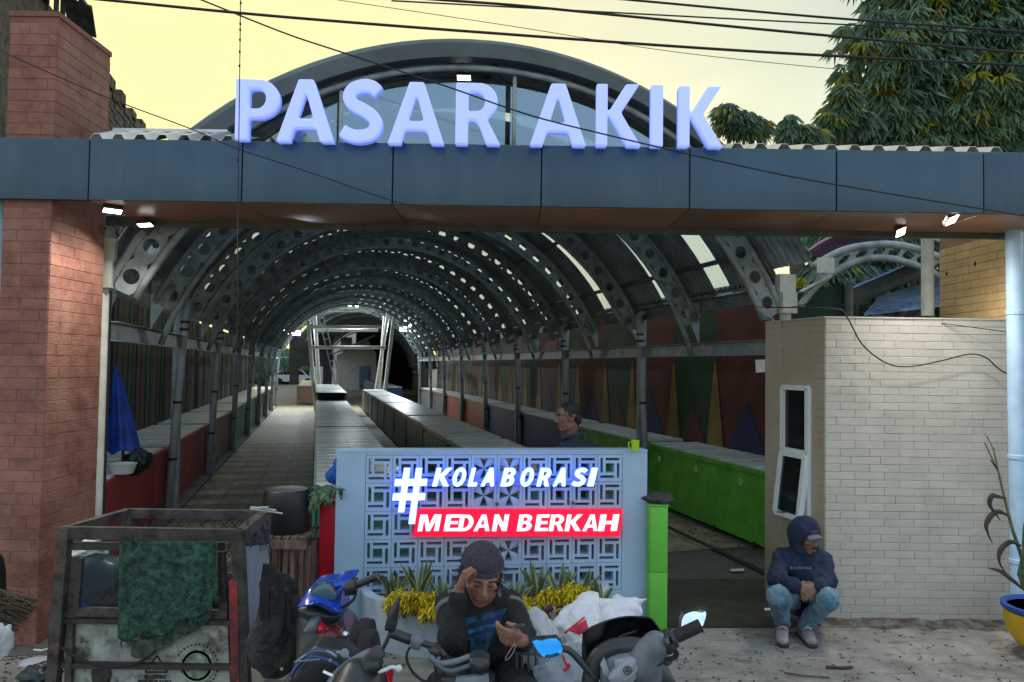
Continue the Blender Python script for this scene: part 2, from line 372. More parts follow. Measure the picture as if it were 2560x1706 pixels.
def glyph(ch):
    if ch == 'I': return [[(0,0),(0,1),(.22,1),(.22,0)]], .22
    if ch == 'P': return [[(0,0),(0,1),(.36,1)] + arc(.36,.675,.335,.325,90,-90) + [(.225,.35),(.225,0)], [(.225,.53),(.225,.82)] + arc(.34,.675,.125,.145,90,-90)], .695
    if ch == 'R': return [[(0,0),(0,1),(.36,1)] + arc(.36,.7,.32,.30,90,-42) + [(.52,.41),(.565,.33),(.74,0),(.49,0),(.36,.33),(.3,.385),(.225,.385),(.225,0)], [(.225,.55),(.225,.83)] + arc(.335,.69,.12,.14,90,-90)], .74
    if ch == 'A': return [[(0,0),(.335,1),(.58,1),(.92,0),(.68,0),(.612,.215),(.295,.215),(.235,0)], [(.345,.39),(.455,.755),(.562,.39)]], .92
    if ch == 'S': return [sweep([(.58,.80),(.49,.875),(.35,.895),(.19,.84),(.125,.72),(.19,.605),(.35,.52),(.50,.42),(.56,.29),(.49,.155),(.31,.105),(.15,.125),(.03,.19)], .107)[::-1]], .67
    if ch == 'K': return [[(0,0),(0,1),(.22,1),(.22,.575),(.505,1),(.765,1),(.45,.54),(.80,0),(.53,0),(.22,.49),(.22,0)]], .80
    if ch == 'L': return [[(0,0),(0,1),(.24,1),(.24,.19),(.58,.19),(.58,0)]], .58
    if ch == 'O': return [arc(.4,.5,.4,.515,0,352.8,48), arc(.4,.5,.165,.325,0,352.8,48)], .8
    if ch == 'B': return [[(0,0),(0,1),(.38,1)] + arc(.38,.755,.27,.245,90,-52) + arc(.38,.29,.31,.29,52,-90), [(.235,.6),(.235,.83)] + arc(.33,.715,.105,.115,90,-90), [(.235,.17),(.235,.43)] + arc(.34,.3,.115,.13,90,-90)], .69
    if ch == 'M': return [[(0,0),(0,1),(.33,1),(.49,.42),(.65,1),(.98,1),(.98,0),(.76,0),(.76,.66),(.58,0),(.40,0),(.22,.66),(.22,0)]], .98
    if ch == 'N': return [[(0,0),(0,1),(.23,1),(.52,.46),(.52,1),(.75,1),(.75,0),(.52,0),(.23,.54),(.23,0)]], .75
    if ch == 'E': return [[(0,0),(0,1),(.62,1),(.62,.81),(.24,.81),(.24,.60),(.58,.60),(.58,.42),(.24,.42),(.24,.19),(.64,.19),(.64,0)]], .64
    if ch == 'D': return [[(0,0),(0,1),(.32,1)] + arc(.32,.5,.42,.5,90,-90), [(.24,.19),(.24,.81)] + arc(.3,.5,.2,.31,90,-90)], .74
    if ch == 'H': return [[(0,0),(0,1),(.24,1),(.24,.61),(.50,.61),(.50,1),(.74,1),(.74,0),(.50,0),(.50,.41),(.24,.41),(.24,0)]], .74
    if ch == 'T': return [[(0,1),(.68,1),(.68,.82),(.45,.82),(.45,0),(.23,0),(.23,.82),(0,.82)]], .68
    if ch == 'W': return [[(0,1),(.2,1),(.32,.4),(.47,1),(.63,1),(.78,.4),(.9,1),(1.1,1),(.9,0),(.68,0),(.55,.5),(.42,0),(.2,0)]], 1.1
    if ch == 'C': return [sweep([(.68,.78),(.55,.88),(.36,.88),(.18,.75),(.11,.5),(.18,.25),(.36,.12),(.55,.12),(.68,.22)], .1)], .74
    if ch == 'G': return [sweep([(.68,.8),(.55,.89),(.36,.88),(.18,.75),(.11,.5),(.18,.25),(.36,.12),(.55,.12),(.66,.2),(.66,.44),(.45,.44)], .095)], .77
    if ch == '#': return [[(.17,-.02),(.21,.26),(0,.26),(.02,.42),(.235,.42),(.26,.60),(.05,.60),(.07,.76),(.285,.76),(.32,1.02),(.50,1.02),(.465,.76),(.63,.76),(.665,1.02),(.845,1.02),(.81,.76),(1.0,.76),(.98,.60),(.785,.60),(.76,.42),(.95,.42),(.93,.26),(.735,.26),(.66,-.30),(.48,-.30),(.555,.26),(.39,.26),(.35,-.02)], [(.415,.42),(.58,.42),(.605,.60),(.44,.60)]], 1.0
    return [], .38
def stroke_mesh(pts, h, w, H, gw, M, m, name, d=.03, b=.012):
    """letter made of one swept stroke with softened edges"""
    c = [Vector((p[0], p[1])) for p in crom([(*p, 0) for p in pts], 8)]; n = len(c); vs = []
    for i, p in enumerate(c):
        t = (c[min(i+1, n-1)] - c[max(i-1, 0)]).normalized(); q = Vector((-t.y, t.x)); en = .86 if i in (0, n-1) else 1
        for s, z in ((-h,-d/2),(-h,d/2-.2*b),(-h*.93,d/2+b*.6),(-h*.82,d/2+b),(h*.82,d/2+b),(h*.93,d/2+b*.6),(h,d/2-.2*b),(h,-d/2)):
            e = p + q*s*en; vs.append((e.x/gw*w, e.y*H, z))
    fs = [(i*8+j, i*8+(j+1) % 8, (i+1)*8+(j+1) % 8, (i+1)*8+j) for i in range(n-1) for j in range(8)] + [tuple(range(7,-1,-1)), tuple((n-1)*8+j for j in range(8))]
    return MB(M).add(vs, fs).mesh(name, m)
def round_poly(p, r):
    o = []; k = len(p)
    for i in range(k):
        a, b, c = Vector(p[i-1]), Vector(p[i]), Vector(p[(i+1) % k]); u, v = a - b, c - b; lu, lv = u.length, v.length
        if lu < 1e-6 or lv < 1e-6: continue
        ang = u.angle(v, math.pi)
        if ang > R(160) or r <= 0: o.append(tuple(b)); continue
        d = min(r, .45*lu, .45*lv); p0, p1 = b + u/lu*d, b + v/lv*d
        for t in (0, .33, .67, 1): o.append(tuple(p0*(1-t)**2 + b*2*t*(1-t) + p1*t*t))
    return o
def glyph_mesh(ch, w, h, M, m, depth=.03, bevel=0.0, rr=0.0, shear=0.0, name='letter', off=0.0):
    cs, gw = glyph(ch)
    cu = bpy.data.curves.new(name, 'CURVE'); cu.dimensions = '2D'; cu.fill_mode = 'BOTH'; cu.extrude = depth/2; cu.bevel_depth = bevel; cu.bevel_resolution = 2; cu.offset = off
    for c_ in cs:
        pts = [((x/gw)*w + shear*y*h, y*h) for x, y in c_]; pts = round_poly(pts, rr) if rr else pts
        sp = cu.splines.new('POLY'); sp.points.add(len(pts)-1); sp.use_cyclic_u = True
        for q, (x, y) in zip(sp.points, pts): q.co = (x, y, 0, 1)
    o = bpy.data.objects.new(name, cu); C.objects.link(o)
    dg = bpy.context.evaluated_depsgraph_get(); me = bpy.data.meshes.new_from_object(o.evaluated_get(dg))
    bpy.data.objects.remove(o); me.transform(M); me.materials.clear(); me.materials.append(m); me.name = name; return me
# ================================================================ materials of the place
m_pave = mat('concrete_pavement', (.27,.255,.23), .9, var=.22, scale=2.2, bump=.6, bscale=28)
add_node_mix(m_pave, (.12,.095,.07), 5.5, .52, .68, stretch=(.7,2.2,1)); add_node_mix(m_pave, (.38,.375,.36), 1.6, .55, .75); add_node_mix(m_pave, (.085,.075,.06), .9, .55, .75); add_node_mix(m_pave, (.14,.12,.10), 30, .60, .72)
m_slate = mat('dark_wet_tile', (.055,.052,.045), .45, var=.3, scale=5, bump=.2)
m_tileA = mat('floor_tile_light', (.38,.315,.20), .72, var=.3, scale=4); m_tileB = mat('floor_tile_dark', (.16,.135,.08), .72, var=.3, scale=4)
m_grout = mat('floor_grout', (.10,.095,.08), .9)
m_red = mat('red_brick', (.31,.125,.09), .8, var=.2, scale=9, bump=.35, bscale=60); add_node_mix(m_red, (.35,.19,.135), 2.5, .45, .75); add_node_mix(m_red, (.20,.09,.07), 1.4, .55, .8, stretch=(1,1,.5))
m_redm = mat('red_mortar', (.28,.12,.09), .9)
m_tan = mat('tan_brick', (.62,.42,.20), .75, var=.1, scale=7, bump=.25, bscale=60); m_tanm = mat('tan_mortar', (.34,.23,.12), .9)
m_cream = mat('cream_brick', (.47,.44,.39), .7, var=.07, scale=5, bump=.15, bscale=50); add_node_mix(m_cream, (.40,.375,.335), 1.2, .45, .8); add_node_mix(m_cream, (.32,.295,.26), 2.6, .60, .85, stretch=(1,1,.35))
m_creamm = mat('cream_mortar', (.29,.27,.235), .9); add_node_mix(m_creamm, (.43,.405,.36), 1.7, .42, .6)
m_acp = mat('slate_blue_panel', (.030,.085,.145), .33, var=.12, scale=1.5, spec=.5)
add_node_mix(m_acp, (.055,.11,.155), 2.2, .5, .8, stretch=(2.5,1,.35)); add_node_mix(m_acp, (.02,.05,.085), 5, .62, .8, stretch=(4,1,.25))
m_gap = mat('panel_gap', (.008,.010,.012), .8, var=0)
m_soff = mat('brown_soffit_panel', (.36,.17,.10), .38, var=.2, scale=2.0)
m_steel = mat('grey_painted_steel', (.38,.43,.44), .5, var=.25, scale=5, bump=.1)
m_steeld = mat('dark_steel', (.10,.115,.12), .55, var=.25, scale=5)
m_wsteel = mat('white_painted_steel', (.68,.68,.60), .5, var=.12, scale=6)
m_pipe = mat('grey_downpipe', (.42,.46,.47), .45, var=.12, scale=5)
m_bluepipe = mat('pale_blue_downpipe', (.42,.60,.80), .5, var=.1, scale=5)
m_roof = mat('grey_roof_sheet', (.36,.42,.44), .5, metal=.1, var=.25, scale=3)
m_edge = mat('dark_grey_flashing', (.11,.14,.15), .5, var=.2, scale=2)
m_sky = sheer('skylight_sheet', (.78,.88,1.0), .45)
m_white = mat('white_paint', (.72,.73,.73), .6, var=.08, scale=3)
m_wall = mat('pale_blue_white_wall', (.40,.56,.74), .65, var=.07, scale=2.2, bump=.12, bscale=40); add_node_mix(m_wall, (.34,.44,.53), 2.5, .62, .85)
m_black = mat('black_plastic', (.012,.012,.013), .45, var=.2); m_rubber = mat('black_rubber', (.02,.02,.02), .75, var=.2)
m_cable = mat('black_cable', (.015,.013,.013), .6, var=0)
m_counter_tile = mat('white_counter_tile', (.62,.64,.61), .35, var=.15, scale=6)
m_slot = mat('counter_slot', (.06,.065,.06), .8)
m_purl = mat('maroon_corrugated', (.42,.22,.34), .4, metal=.3, var=.2, scale=4)
m_blueroof = mat('blue_corrugated', (.22,.36,.58), .45, metal=.2, var=.35, scale=4)
m_canopy = mat('light_corrugated', (.62,.60,.62), .3, metal=.5, var=.15, scale=5)
m_lens = glow('floodlight_lens', (1.0,.97,.90), 1.6)
m_lamp = mat('floodlight_case', (.05,.05,.05), .5)

# ================================================================ ground and floors
MB().grid(lambda a, b: (-160+320*a, -12+400*b, 0), 40, 50).build('pavement', m_pave, kind='structure')
def quad(pts, z): return [(p[0], p[1], z) for p in pts]
fl = MB(TM); fl.add([(-3,6.0,.004),(7,6.0,.004),(7,38,.004),(-3,38,.004)], [(0,1,2,3)])
floor_o = fl.build('hall_floor', m_grout, kind='structure')
def tiles(u0, u1, nu, v0, v1, pitch, alt=True, name='tile'):
    w = (u1-u0)/nu; cache = {}; k = 0; v = v0
    while v < v1 - .05:
        for i in range(nu):
            mt = m_tileB if (alt and k % 2) else m_tileA
            if mt.name not in cache:
                cache[mt.name] = MB().box((.005,.005,0),(w-.005,pitch-.005,.012)).mesh('tile', mt)
            o = bpy.data.objects.new('tile', cache[mt.name]); C.objects.link(o); o.parent = floor_o
            o.matrix_local = Matrix.Translation(T(u0+i*w, v, .008 + rnd.random()*.003)) @ Matrix.Rotation(TH, 4, 'Z')
        v += pitch; k += 1
tiles(-1.78, -.02, 4, 7.4, 20.0, .42)
tiles(2.6, 4.95, 4, 7.75, 12.0, .6, alt=False)
MB(TM).add([(-1.78,20.1,.009),(-.02,20.1,.009),(-.02,38,.009),(-1.78,38,.009)], [(0,1,2,3)]).build('aisle_floor', m_tileA, kind='structure')
MB(TM).add([(.95,7.3,.009),(2.02,7.3,.009),(2.02,38,.009),(.95,38,.009)], [(0,1,2,3)]).build('middle_aisle_floor', m_tileA, kind='structure')
# dark entrance apron on the right, drain lines
MB(TM).box((-2.0,7.3,0),(-1.80,38,.05)).build('kerb', m_pave, kind='structure')
MB(TM).add([(4.45,6.6,.025),(4.53,6.6,.025),(4.53,30,.025),(4.45,30,.025)], [(0,1,2,3)]).build('drain_line', m_gap, kind='structure')
ap = MB(); a0 = P(1668,1567,5.95); 
ap.add(quad([G(1600,1572), G(2020,1570), G(2010,1450), G(1640,1450)], .010), [(0,1,2,3)]).build('entrance_apron', m_slate, kind='structure')

# ================================================================ bricks
def brick_face(parent, org, ud, nd, W, H, bw, bh, m, z0=0.0, gap=.004, skip=None, joined=False, proud=.004, jit=.0012):
    """courses of bricks on a wall face: org lower corner, ud along the wall, nd outwards"""
    org, ud, nd = Vector(org), Vector(ud).normalized(), Vector(nd).normalized(); up = Vector((0,0,1))
    M3 = Matrix((ud, up, nd)).transposed(); cache = {}; rows = int(H/bh + .5); big = MB(); cnt = 0
    for r_ in range(rows):
        x = -((r_ % 2)*.5 + (.13 if r_ % 5 == 0 else 0))*bw
        while x < W - .01:
            a, b = max(0, x), min(W, x + bw)
            if b - a > .03 and not (skip and skip(a, b, r_*bh)):
                w = round(b - a - gap, 3); key = (w,)
                if joined:
                    big.add([M3 @ Vector(p) + org + ud*(a+gap/2) + up*(r_*bh+gap/2) for p in ((0,0,0),(w,0,0),(w,bh-gap,0),(0,bh-gap,0),(0,0,proud),(w,0,proud),(w,bh-gap,proud),(0,bh-gap,proud))],
                            [(4,5,6,7),(0,1,5,4),(1,2,6,5),(2,3,7,6),(3,0,4,7)])
                else:
                    if key not in cache:
                        q = .0022; t = bh-gap
                        cache[key] = MB().add([(0,0,-.002),(w,0,-.002),(w,t,-.002),(0,t,-.002),(0,0,proud-q),(w,0,proud-q),(w,t,proud-q),(0,t,proud-q),(q,q,proud),(w-q,q,proud),(w-q,t-q,proud),(q,t-q,proud)],
                            [(0,1,5,4),(1,2,6,5),(2,3,7,6),(3,0,4,7),(4,5,9,8),(5,6,10,9),(6,7,11,10),(7,4,8,11),(8,9,10,11)]).mesh('brick', m)
                    o = bpy.data.objects.new('brick', cache[key]); C.objects.link(o); o.parent = parent
                    pos = org + ud*(a+gap/2) + up*(r_*bh+gap/2) + nd*rnd.uniform(-jit, jit) - WL[parent.name]
                    o.matrix_local = Matrix.Translation(pos) @ (M3.to_4x4()); cnt += 1
            x += bw
    if joined: big.build('brick', m, parent, kind='stuff')
    return cnt

# left and right pillars
YL = 5.5; XL = (117-1280)*YL/FPX; 
def pillar(x0, x1, y0, y1, z1, m, mm, label, vis_x, segs):
    t = thing('brick_pillar', ((x0+x1)/2, (y0+y1)/2, 0), label, 'pillar')
    MB().box((x0,y0,0),(x1,y1,z1)).build('core', mm, t)
    return t
pl = pillar(XL-.36, XL, YL, 6.22, 4.68, m_redm, m_redm, 'tall red brick pillar at the left end of the gate, rising above the blue beam', 0, 0)
for z, h in ((0,3.25),(3.78,.88)):
    brick_face(pl, (XL-.36,YL,z), (1,0,0), (0,-1,0), .36, h, .30, .085, m_red, gap=.003)
    brick_face(pl, (XL,YL,z), (0,1,0), (1,0,0), .72, h, .30, .085, m_red, gap=.003)
MB().box((XL-.37,YL-.01,4.68),(XL+.01,6.23,4.72)).build('cap', m_redm, pl)
XR = (2517-1280)*6.32/FPX
pr = pillar(XR, XR+.5, 6.32, 7.3, 3.9, m_tanm, m_tanm, 'tan brick pillar lit by floodlights, behind the cream booth', 0, 0)
brick_face(pr, (XR,7.3,2.3), (0,-1,0), (-1,0,0), .98, 1.0, .25, .072, m_tan)
brick_face(pr, (XR,6.32,0), (1,0,0), (0,-1,0), .5, 3.3, .25, .072, m_tan)
for px_, py_, s in ((2470,585,.03),(2437,660,.025),(2366,685,.02)):        # small chipped holes in the pillar
    q = hit(px_, py_, (XR-.008,0,0), Vector((1,0,0))); MB().ell(q, (.004,.016,s), n=6, m=8).build('chip', m_gap, pr)

# downpipes beside both pillars
def pipe_thing(px0, py0, px1, py1, Y, r, label):
    a, b = P(px0,py0,Y), P(px1,py1,Y); t = thing('downpipe', (b.x,b.y,0), label, 'downpipe', None)
    MB().tube([a, a*.5+b*.5, b], r, 14).build('pipe', m_bluepipe, t, smooth='auto')
    for f in (.25,.6,.85): q = a.lerp(b, f); MB().lathe([(r+.002,-.02),(r+.006,-.015),(r+.006,.015),(r+.002,.02)], q, 14).build('clamp', m_bluepipe, t)
    return t
pipe_thing(2534,528,2548,1560, 6.1, .062, 'pale blue downpipe at the right end of the gate beside the booth')
pipe_thing(-2,500,-6,1660, 5.62, .055, 'pale blue downpipe left of the red brick pillar')

# ================================================================ the gate beam
YF = 5.45
gate = thing('entrance_gate', (0, YF, 3.27), 'slate blue panelled beam across the market entrance with brown soffit', 'gate')
ZB, ZT = 3.285, 3.735
MB().box((-4.6,YF+.03,ZB+.012),(4.6,YF+.11,ZT-.01)).build('backing', m_gap, gate)
seams = [-4.55] + [(p-1280)*YF/FPX for p in (207,593,973,1348,1722,2092,2463)] + [4.55]
for a, b in zip(seams[:-1], seams[1:]):
    MB().bbox((a+.005,YF+rnd.uniform(0,.003),ZB),(b-.005,YF+.028,ZT), .003).build('fascia_panel', m_acp, gate, smooth='auto')
MB().box((-4.6,YF+.02,ZT+.001),(4.6,YF+.14,ZT+.012)).build('top_flashing', m_edge, gate)
for a, b in zip(seams[1:-1], seams[2:]):
    b2 = min(b, XR-.01); 
    MB().bbox((max(a,XL+.01)+.004,YF+.032,ZB-.004),(b2-.004,6.22,ZB+.010), .002).build('soffit_panel', m_soff, gate, smooth='auto')
MB().box((XL+.005,6.222,3.235),(XR-.01,6.27,ZB+.03)).build('soffit_lip', m_steeld, gate)
MB().box((XL+.3,5.6,ZB+.015),(XR,6.2,ZB+.03)).build('soffit_deck', m_gap, gate)
# canopy sheets on top of the beam, corrugated
def canopy(x0, x1, d, rise, m, pitch=.30):
    n = int((x1-x0)/pitch); prof = []
    for i in range(n):
        x = x0 + i*pitch; prof += [(x,0),(x+.03,.045),(x+.075,.045),(x+.105,0)]
    prof.append((x0+n*pitch,0)); w = len(prof)
    vs = [(x, YF+.06, ZT+.02+z) for x, z in prof] + [(x, YF+.06+d, ZT+.02+z+rise) for x, z in prof]
    vs += [(a, b, c-.004) for a, b, c in vs]; N = 2*w
    fs = [(i,i+1,w+i+1,w+i) for i in range(w-1)] + [(N+i+1,N+i,N+w+i,N+w+i+1) for i in range(w-1)] + [(i,N+i,N+i+1,i+1) for i in range(w-1)]
    MB().add(vs, fs).build('canopy_sheet', m, gate)
    MB().box((x0-.02,YF+d+.05,ZT+.03+rise+.02),(x1-.3,YF+d+.14,ZT+.03+rise+.045)).build('ridge_flashing', m, gate)
canopy(-3.2, -2.0, .36, .145, m_canopy, .165); canopy(1.62, 3.78, .66, .175, m_canopy, .177)

# ================================================================ big sign letters
m_let = glow('lit_letter_face', (.33,.41,1.0), .096); m_letside = glow('lit_letter_side', (.17,.29,1.0), .075)
sign = thing('rooftop_sign', (0, 5.36, ZT), 'large glowing blue white letters reading PASAR AKIK on the beam', 'sign')
LET = [('P',47,252,212,495),('A',232,505,213,503),('S',527,718,213,503),('A',735,1003,225,513),('R',1042,1257,229,515),('A',1377,1643,232,520),('K',1678,1892,235,523),('I',1925,1988,240,525),('K',2050,2262,245,527)]
YS = 5.37
for ch, x0, x1, y0, y1 in LET:
    k = 1300/2353; a = P(560+x0*k, 80+y1*k, YS); b = P(560+x1*k, 80+y1*k, YS); c = P(560+x0*k, 80+y0*k, YS)
    M = Matrix(((1,0,0,a.x),(0,0,-1,YS),(0,1,0,a.z),(0,0,0,1)))
    w, h = (b-a).length, (c-a).length
    SP = [(.58,.80),(.49,.875),(.35,.895),(.19,.84),(.125,.72),(.19,.605),(.35,.52),(.50,.42),(.56,.29),(.49,.155),(.31,.105),(.15,.125),(.03,.19)]
    f = link('letter', stroke_mesh(SP, .098, w, h, .67, M, m_let, 'letter', .03, .01) if ch == 'S' else glyph_mesh(ch, w, h, M, m_let, .03, .012, .018, name='letter', off=-.019), sign)
    M2 = M.copy(); M2[1][3] = YS + .035
    link('letter_back', stroke_mesh(SP, .103, w, h, .67, M2, m_letside, 'letter_back', .05, 0) if ch == 'S' else glyph_mesh(ch, w, h, M2, m_letside, .05, .0, .018, name='letter_back', off=-.009), f)
    for q in (.25,.75): MB().box((a.x+w*q-.008, YS+.05, a.z+.03),(a.x+w*q+.008, YF+.09, a.z+.05)).build('bracket', m_steeld, f)

# ================================================================ booth
YB = 6.3; XB = (2063-1280)*YB/FPX; ZBO = 2.55
booth = thing('booth', ((XB+XR)/2, 6.7, 0), 'cream brick booth right of the entrance with a white framed window', 'booth')
sd = Vector((-TS, TC, 0)); sn = Vector((-TC, -TS, 0)); bl = .86
c0 = Vector((XB, YB, 0)); c1 = c0 + sd*bl
cx = (XR-.006, YB); pts = [(c0.x,c0.y), cx, (XR-.006, c1.y), (c1.x,c1.y)]
core = MB(); core.prism(pts, lambda x,y: (x,y,0), lambda x,y: (x,y,ZBO)); core.build('wall', m_creamm, booth)
MB().prism([(c0.x-.012,c0.y-.012),(XR-.006,YB-.012),(XR-.006,c1.y),(c1.x-.012,c1.y)], lambda x,y:(x,y,ZBO), lambda x,y:(x,y,ZBO+.012)).build('coping', m_cream, booth)
brick_face(booth, (XB+.002,YB,.0), (1,0,0), (0,-1,0), XR-.012-XB, ZBO, .25, .0655, m_cream, gap=.0032, proud=.005, jit=.0008)
BN = sn; BP = c0
def bf(px, py, off=0.0): return hit(px, py, BP + BN*off, BN)
wq = [bf(1962,968), bf(2024,970), bf(2024,1294), bf(1962,1290)]
wl0 = min((q-c0).dot(sd) for q in wq); wl1 = max((q-c0).dot(sd) for q in wq); wz0, wz1 = wq[2].z - .03, wq[0].z
m_side = add_node_mix(mat('interior_lit_side_brick', (.43,.36,.28), .75, var=.06, scale=4), (.36,.30,.16), 1.1, .45, .75)  # tan side: warm light from inside is put into the brick colour
for a_, b_, za, zb in ((0,bl-wl1-.03,0,ZBO),(bl-wl0+.03,bl,0,ZBO),(bl-wl1-.03,bl-wl0+.03,0,wz0-.03),(bl-wl1-.03,bl-wl0+.03,wz1+.03,ZBO)):
    brick_face(booth, c1-sd*a_+Vector((0,0,za)), -sd, sn, b_-a_, zb-za, .25, .0655, m_side, gap=.002, proud=.004, joined=True)
# window: upper fixed pane, lower sash swung outwards
m_frame = mat('white_window_frame', (.75,.78,.78), .4, var=.05); m_glass = mat('dark_window_glass', (.012,.016,.016), .08, var=0, spec=.6)
def sq(s, z, o=0.0): return c0 + sd*s + Vector((0,0,z)) + BN*o
zm = bf(2000,1130).z; fw = .045
win = MB()
for a, b in (((wl0,wz1),(wl1,wz1)),((wl0,zm),(wl1,zm)),((wl0,wz0),(wl1,wz0)),((wl0,wz0),(wl0,wz1)),((wl1,wz0),(wl1,wz1))):
    win.bar(sq(*a,.012), sq(*b,.012), .05, fw, up=(0,0,1) if a[1]==b[1] else tuple(sd))
wino = win.build('window', m_frame, booth)
def slab(a, b, c, d, t, n): 
    n = Vector(n)*t; return MB().add([a,b,c,d,a+n,b+n,c+n,d+n], [(3,2,1,0),(4,5,6,7),(0,1,5,4),(1,2,6,5),(2,3,7,6),(3,0,4,7)])
slab(sq(wl0,zm,.006), sq(wl1,zm,.006), sq(wl1,wz1,.006), sq(wl0,wz1,.006), .004, BN).build('pane', m_glass, wino)
slab(sq(wl0,wz0,.004), sq(wl1,wz0,.004), sq(wl1,zm,.004), sq(wl0,zm,.004), .002, BN).build('opening', m_gap, wino)
op = .065
sa, sb, sc, sdn = sq(wl0+.01,zm-.03,.03), sq(wl1-.01,zm-.03,.03), sq(wl1-.01,wz0+.02,.03+op), sq(wl0+.01,wz0+.02,.03+op)
sash = MB()
for a, b in ((sa,sb),(sb,sc),(sc,sdn),(sdn,sa)): sash.bar(a, b, .045, .05, up=BN)
sasho = sash.build('sash', m_frame, booth, label='white framed lower sash swung outwards')
slab(sa, sb, sc, sdn, .006, BN).build('pane', m_glass, sasho)
MB().bar(sq((wl0+wl1)/2,wz0+.04,.02), sq((wl0+wl1)/2,wz0+.05,.2), .012,.012).build('stay', m_steeld, sasho)
def dirt(a, b):
    x = XB - .1 + (XR-XB+.3)*a; n_ = noise.noise(Vector((x*6, b*3, 1))); return (x, YB + .01 - (.20 + .08*n_)*b, max(.001, (.028 + .02*n_)*(1-b)**1.5 + .006*noise.noise(Vector((x*22, b*9, 3)))*(1-b)))
MB().grid(dirt, 90, 8).build('dirt_strip', add_node_mix(mat('dark_dirt', (.10,.085,.07), .95, var=.4, scale=9, bump=.8), (.26,.24,.22), 6, .45, .7), kind='structure')
# paper notice at the rear edge of the booth
q0 = [P(1888,900,7.15), P(1926,899,7.15), P(1926,930,7.15), P(1890,932,7.15)]
nt = MB().grid(lambda a, b: q0[0].lerp(q0[1], a).lerp(q0[3].lerp(q0[2], a), b) + Vector((0,.015*math.sin(a*3),0)), 6, 4, .003).build('paper_notice', m_white, label='white paper notice fixed at the rear edge of the cream booth', cat='notice')
# ================================================================ barrel vaulted market hall
UC, ZC, RLO, RUP, RRF = 1.58, 1.25, 3.42, 3.66, 3.79
V0, BAY, NB = 7.1, 3.72, 8
UL, UR = UC-3.395, UC+3.395
hall = thing('market_hall', T(UC, V0, 0), 'long market hall under a grey barrel roof on pierced steel ribs', 'market hall')
def A(a, r, v): return Vector((UC + r*math.cos(R(a)), v, ZC + r*math.sin(R(a))))
def rib_parts(v, a0u, a0l):
    up = MB(TM).tube([A(a0u+(180-2*a0u)*i/44, RUP, v) for i in range(45)], .036, 7).mesh('upper_tube', m_steel, True)
    lo = MB(TM).tube([A(a0l+(180-2*a0l)*i/44, RLO, v) for i in range(45)], .036, 7).mesh('lower_tube', m_steel, True)
    wb = MB(TM); n = 26; s = (180-2*a0u)/n; t = .006
    for i in range(n):
        am = a0u + s*(i+.5); r0, r1 = RLO+.02, RUP-.02; rm = (r0+r1)/2; hr = .070; K = 12
        ring, sqr = [], []
        for j in range(K):
            th = 2*math.pi*j/K; dx, dy = math.cos(th), math.sin(th)
            ring.append(A(am + math.degrees(hr*dx/rm), rm + hr*dy, 0)); m_ = max(abs(dx), abs(dy))
            sqr.append(A(am + s/2*dx/m_, rm + (r1-r0)/2*dy/m_, 0))
        vs = [Vector((p.x, v+o, p.z)) for o in (-t, t) for p in ring + sqr]; N = 2*K; fs = []
        for j in range(K):
            b = (j+1) % K; fs += [(j,K+j,K+b,b), (N+b,N+K+b,N+K+j,N+j), (j,b,N+b,N+j)]
        wb.add(vs, fs)
    return up, lo, wb.mesh('web', m_steel)
colr = rib_parts(V0, 24, 24); midr = rib_parts(V0, 24, 17.5)
def place_rib(parts, dv):
    o = bpy.data.objects.new('rib', parts[0]); C.objects.link(o); o.parent = hall; o.location = T(0, dv) - WL[hall.name]; WL[o.name] = T(0, dv)
    for nm, me in (('lower_tube', parts[1]), ('web', parts[2])):
        c = bpy.data.objects.new(nm, me); C.objects.link(c); c.parent = o
for k in range(NB+1): place_rib(colr, k*BAY)
for k in range(NB): place_rib(midr, (k+.5)*BAY)
# roof sheets, corrugation running round the arc
def roof_strip(va, vb, m, name, a0=28, a1=152, na=40, r=RRF, front=None):
    pitch = .105; n = max(1, int((vb-va)/pitch)); q = []
    for i in range(n):
        v = va + i*pitch; q += [(v,0),(v+.025,.016),(v+.06,.016),(v+.085,0)]
    q.append((vb,0)); mb = MB(TM); w = len(q); vs, fs = [], []
    for i in range(na+1):
        a = a0 + (a1-a0)*i/na
        for v, h in q:
            if front: v = max(v, front(a))
            p = A(a, r+h, v); vs.append(p)
    fs = [(i*w+j, (i+1)*w+j, (i+1)*w+j+1, i*w+j+1) for i in range(na) for j in range(w-1)]
    return mb.add(vs, fs).mesh(name, m)
def put(me, dv, name):
    o = bpy.data.objects.new(name, me); C.objects.link(o); o.parent = hall; o.location = T(0, dv) - WL[hall.name]; return o
s1 = roof_strip(V0, V0+.97, m_roof, 'roof_sheet'); s2 = roof_strip(V0+.96, V0+1.35, m_sky, 'skylight'); s3 = roof_strip(V0+1.34, V0+2.66, m_roof, 'roof_sheet'); s4 = roof_strip(V0+2.65, V0+2.84, m_sky, 'skylight'); s5 = roof_strip(V0+2.83, V0+BAY, m_roof, 'roof_sheet')
for k in range(NB): put(s1, k*BAY, 'roof_sheet'); put(s2, k*BAY, 'skylight'); put(s3, k*BAY, 'roof_sheet'); put(s4, k*BAY, 'skylight'); put(s5, k*BAY, 'roof_sheet')
fr = lambda a: 6.45 + max(0, (a-138))*.075
put(roof_strip(6.45, V0, m_roof, 'roof_sheet', a0=31, front=fr), 0, 'roof_sheet')
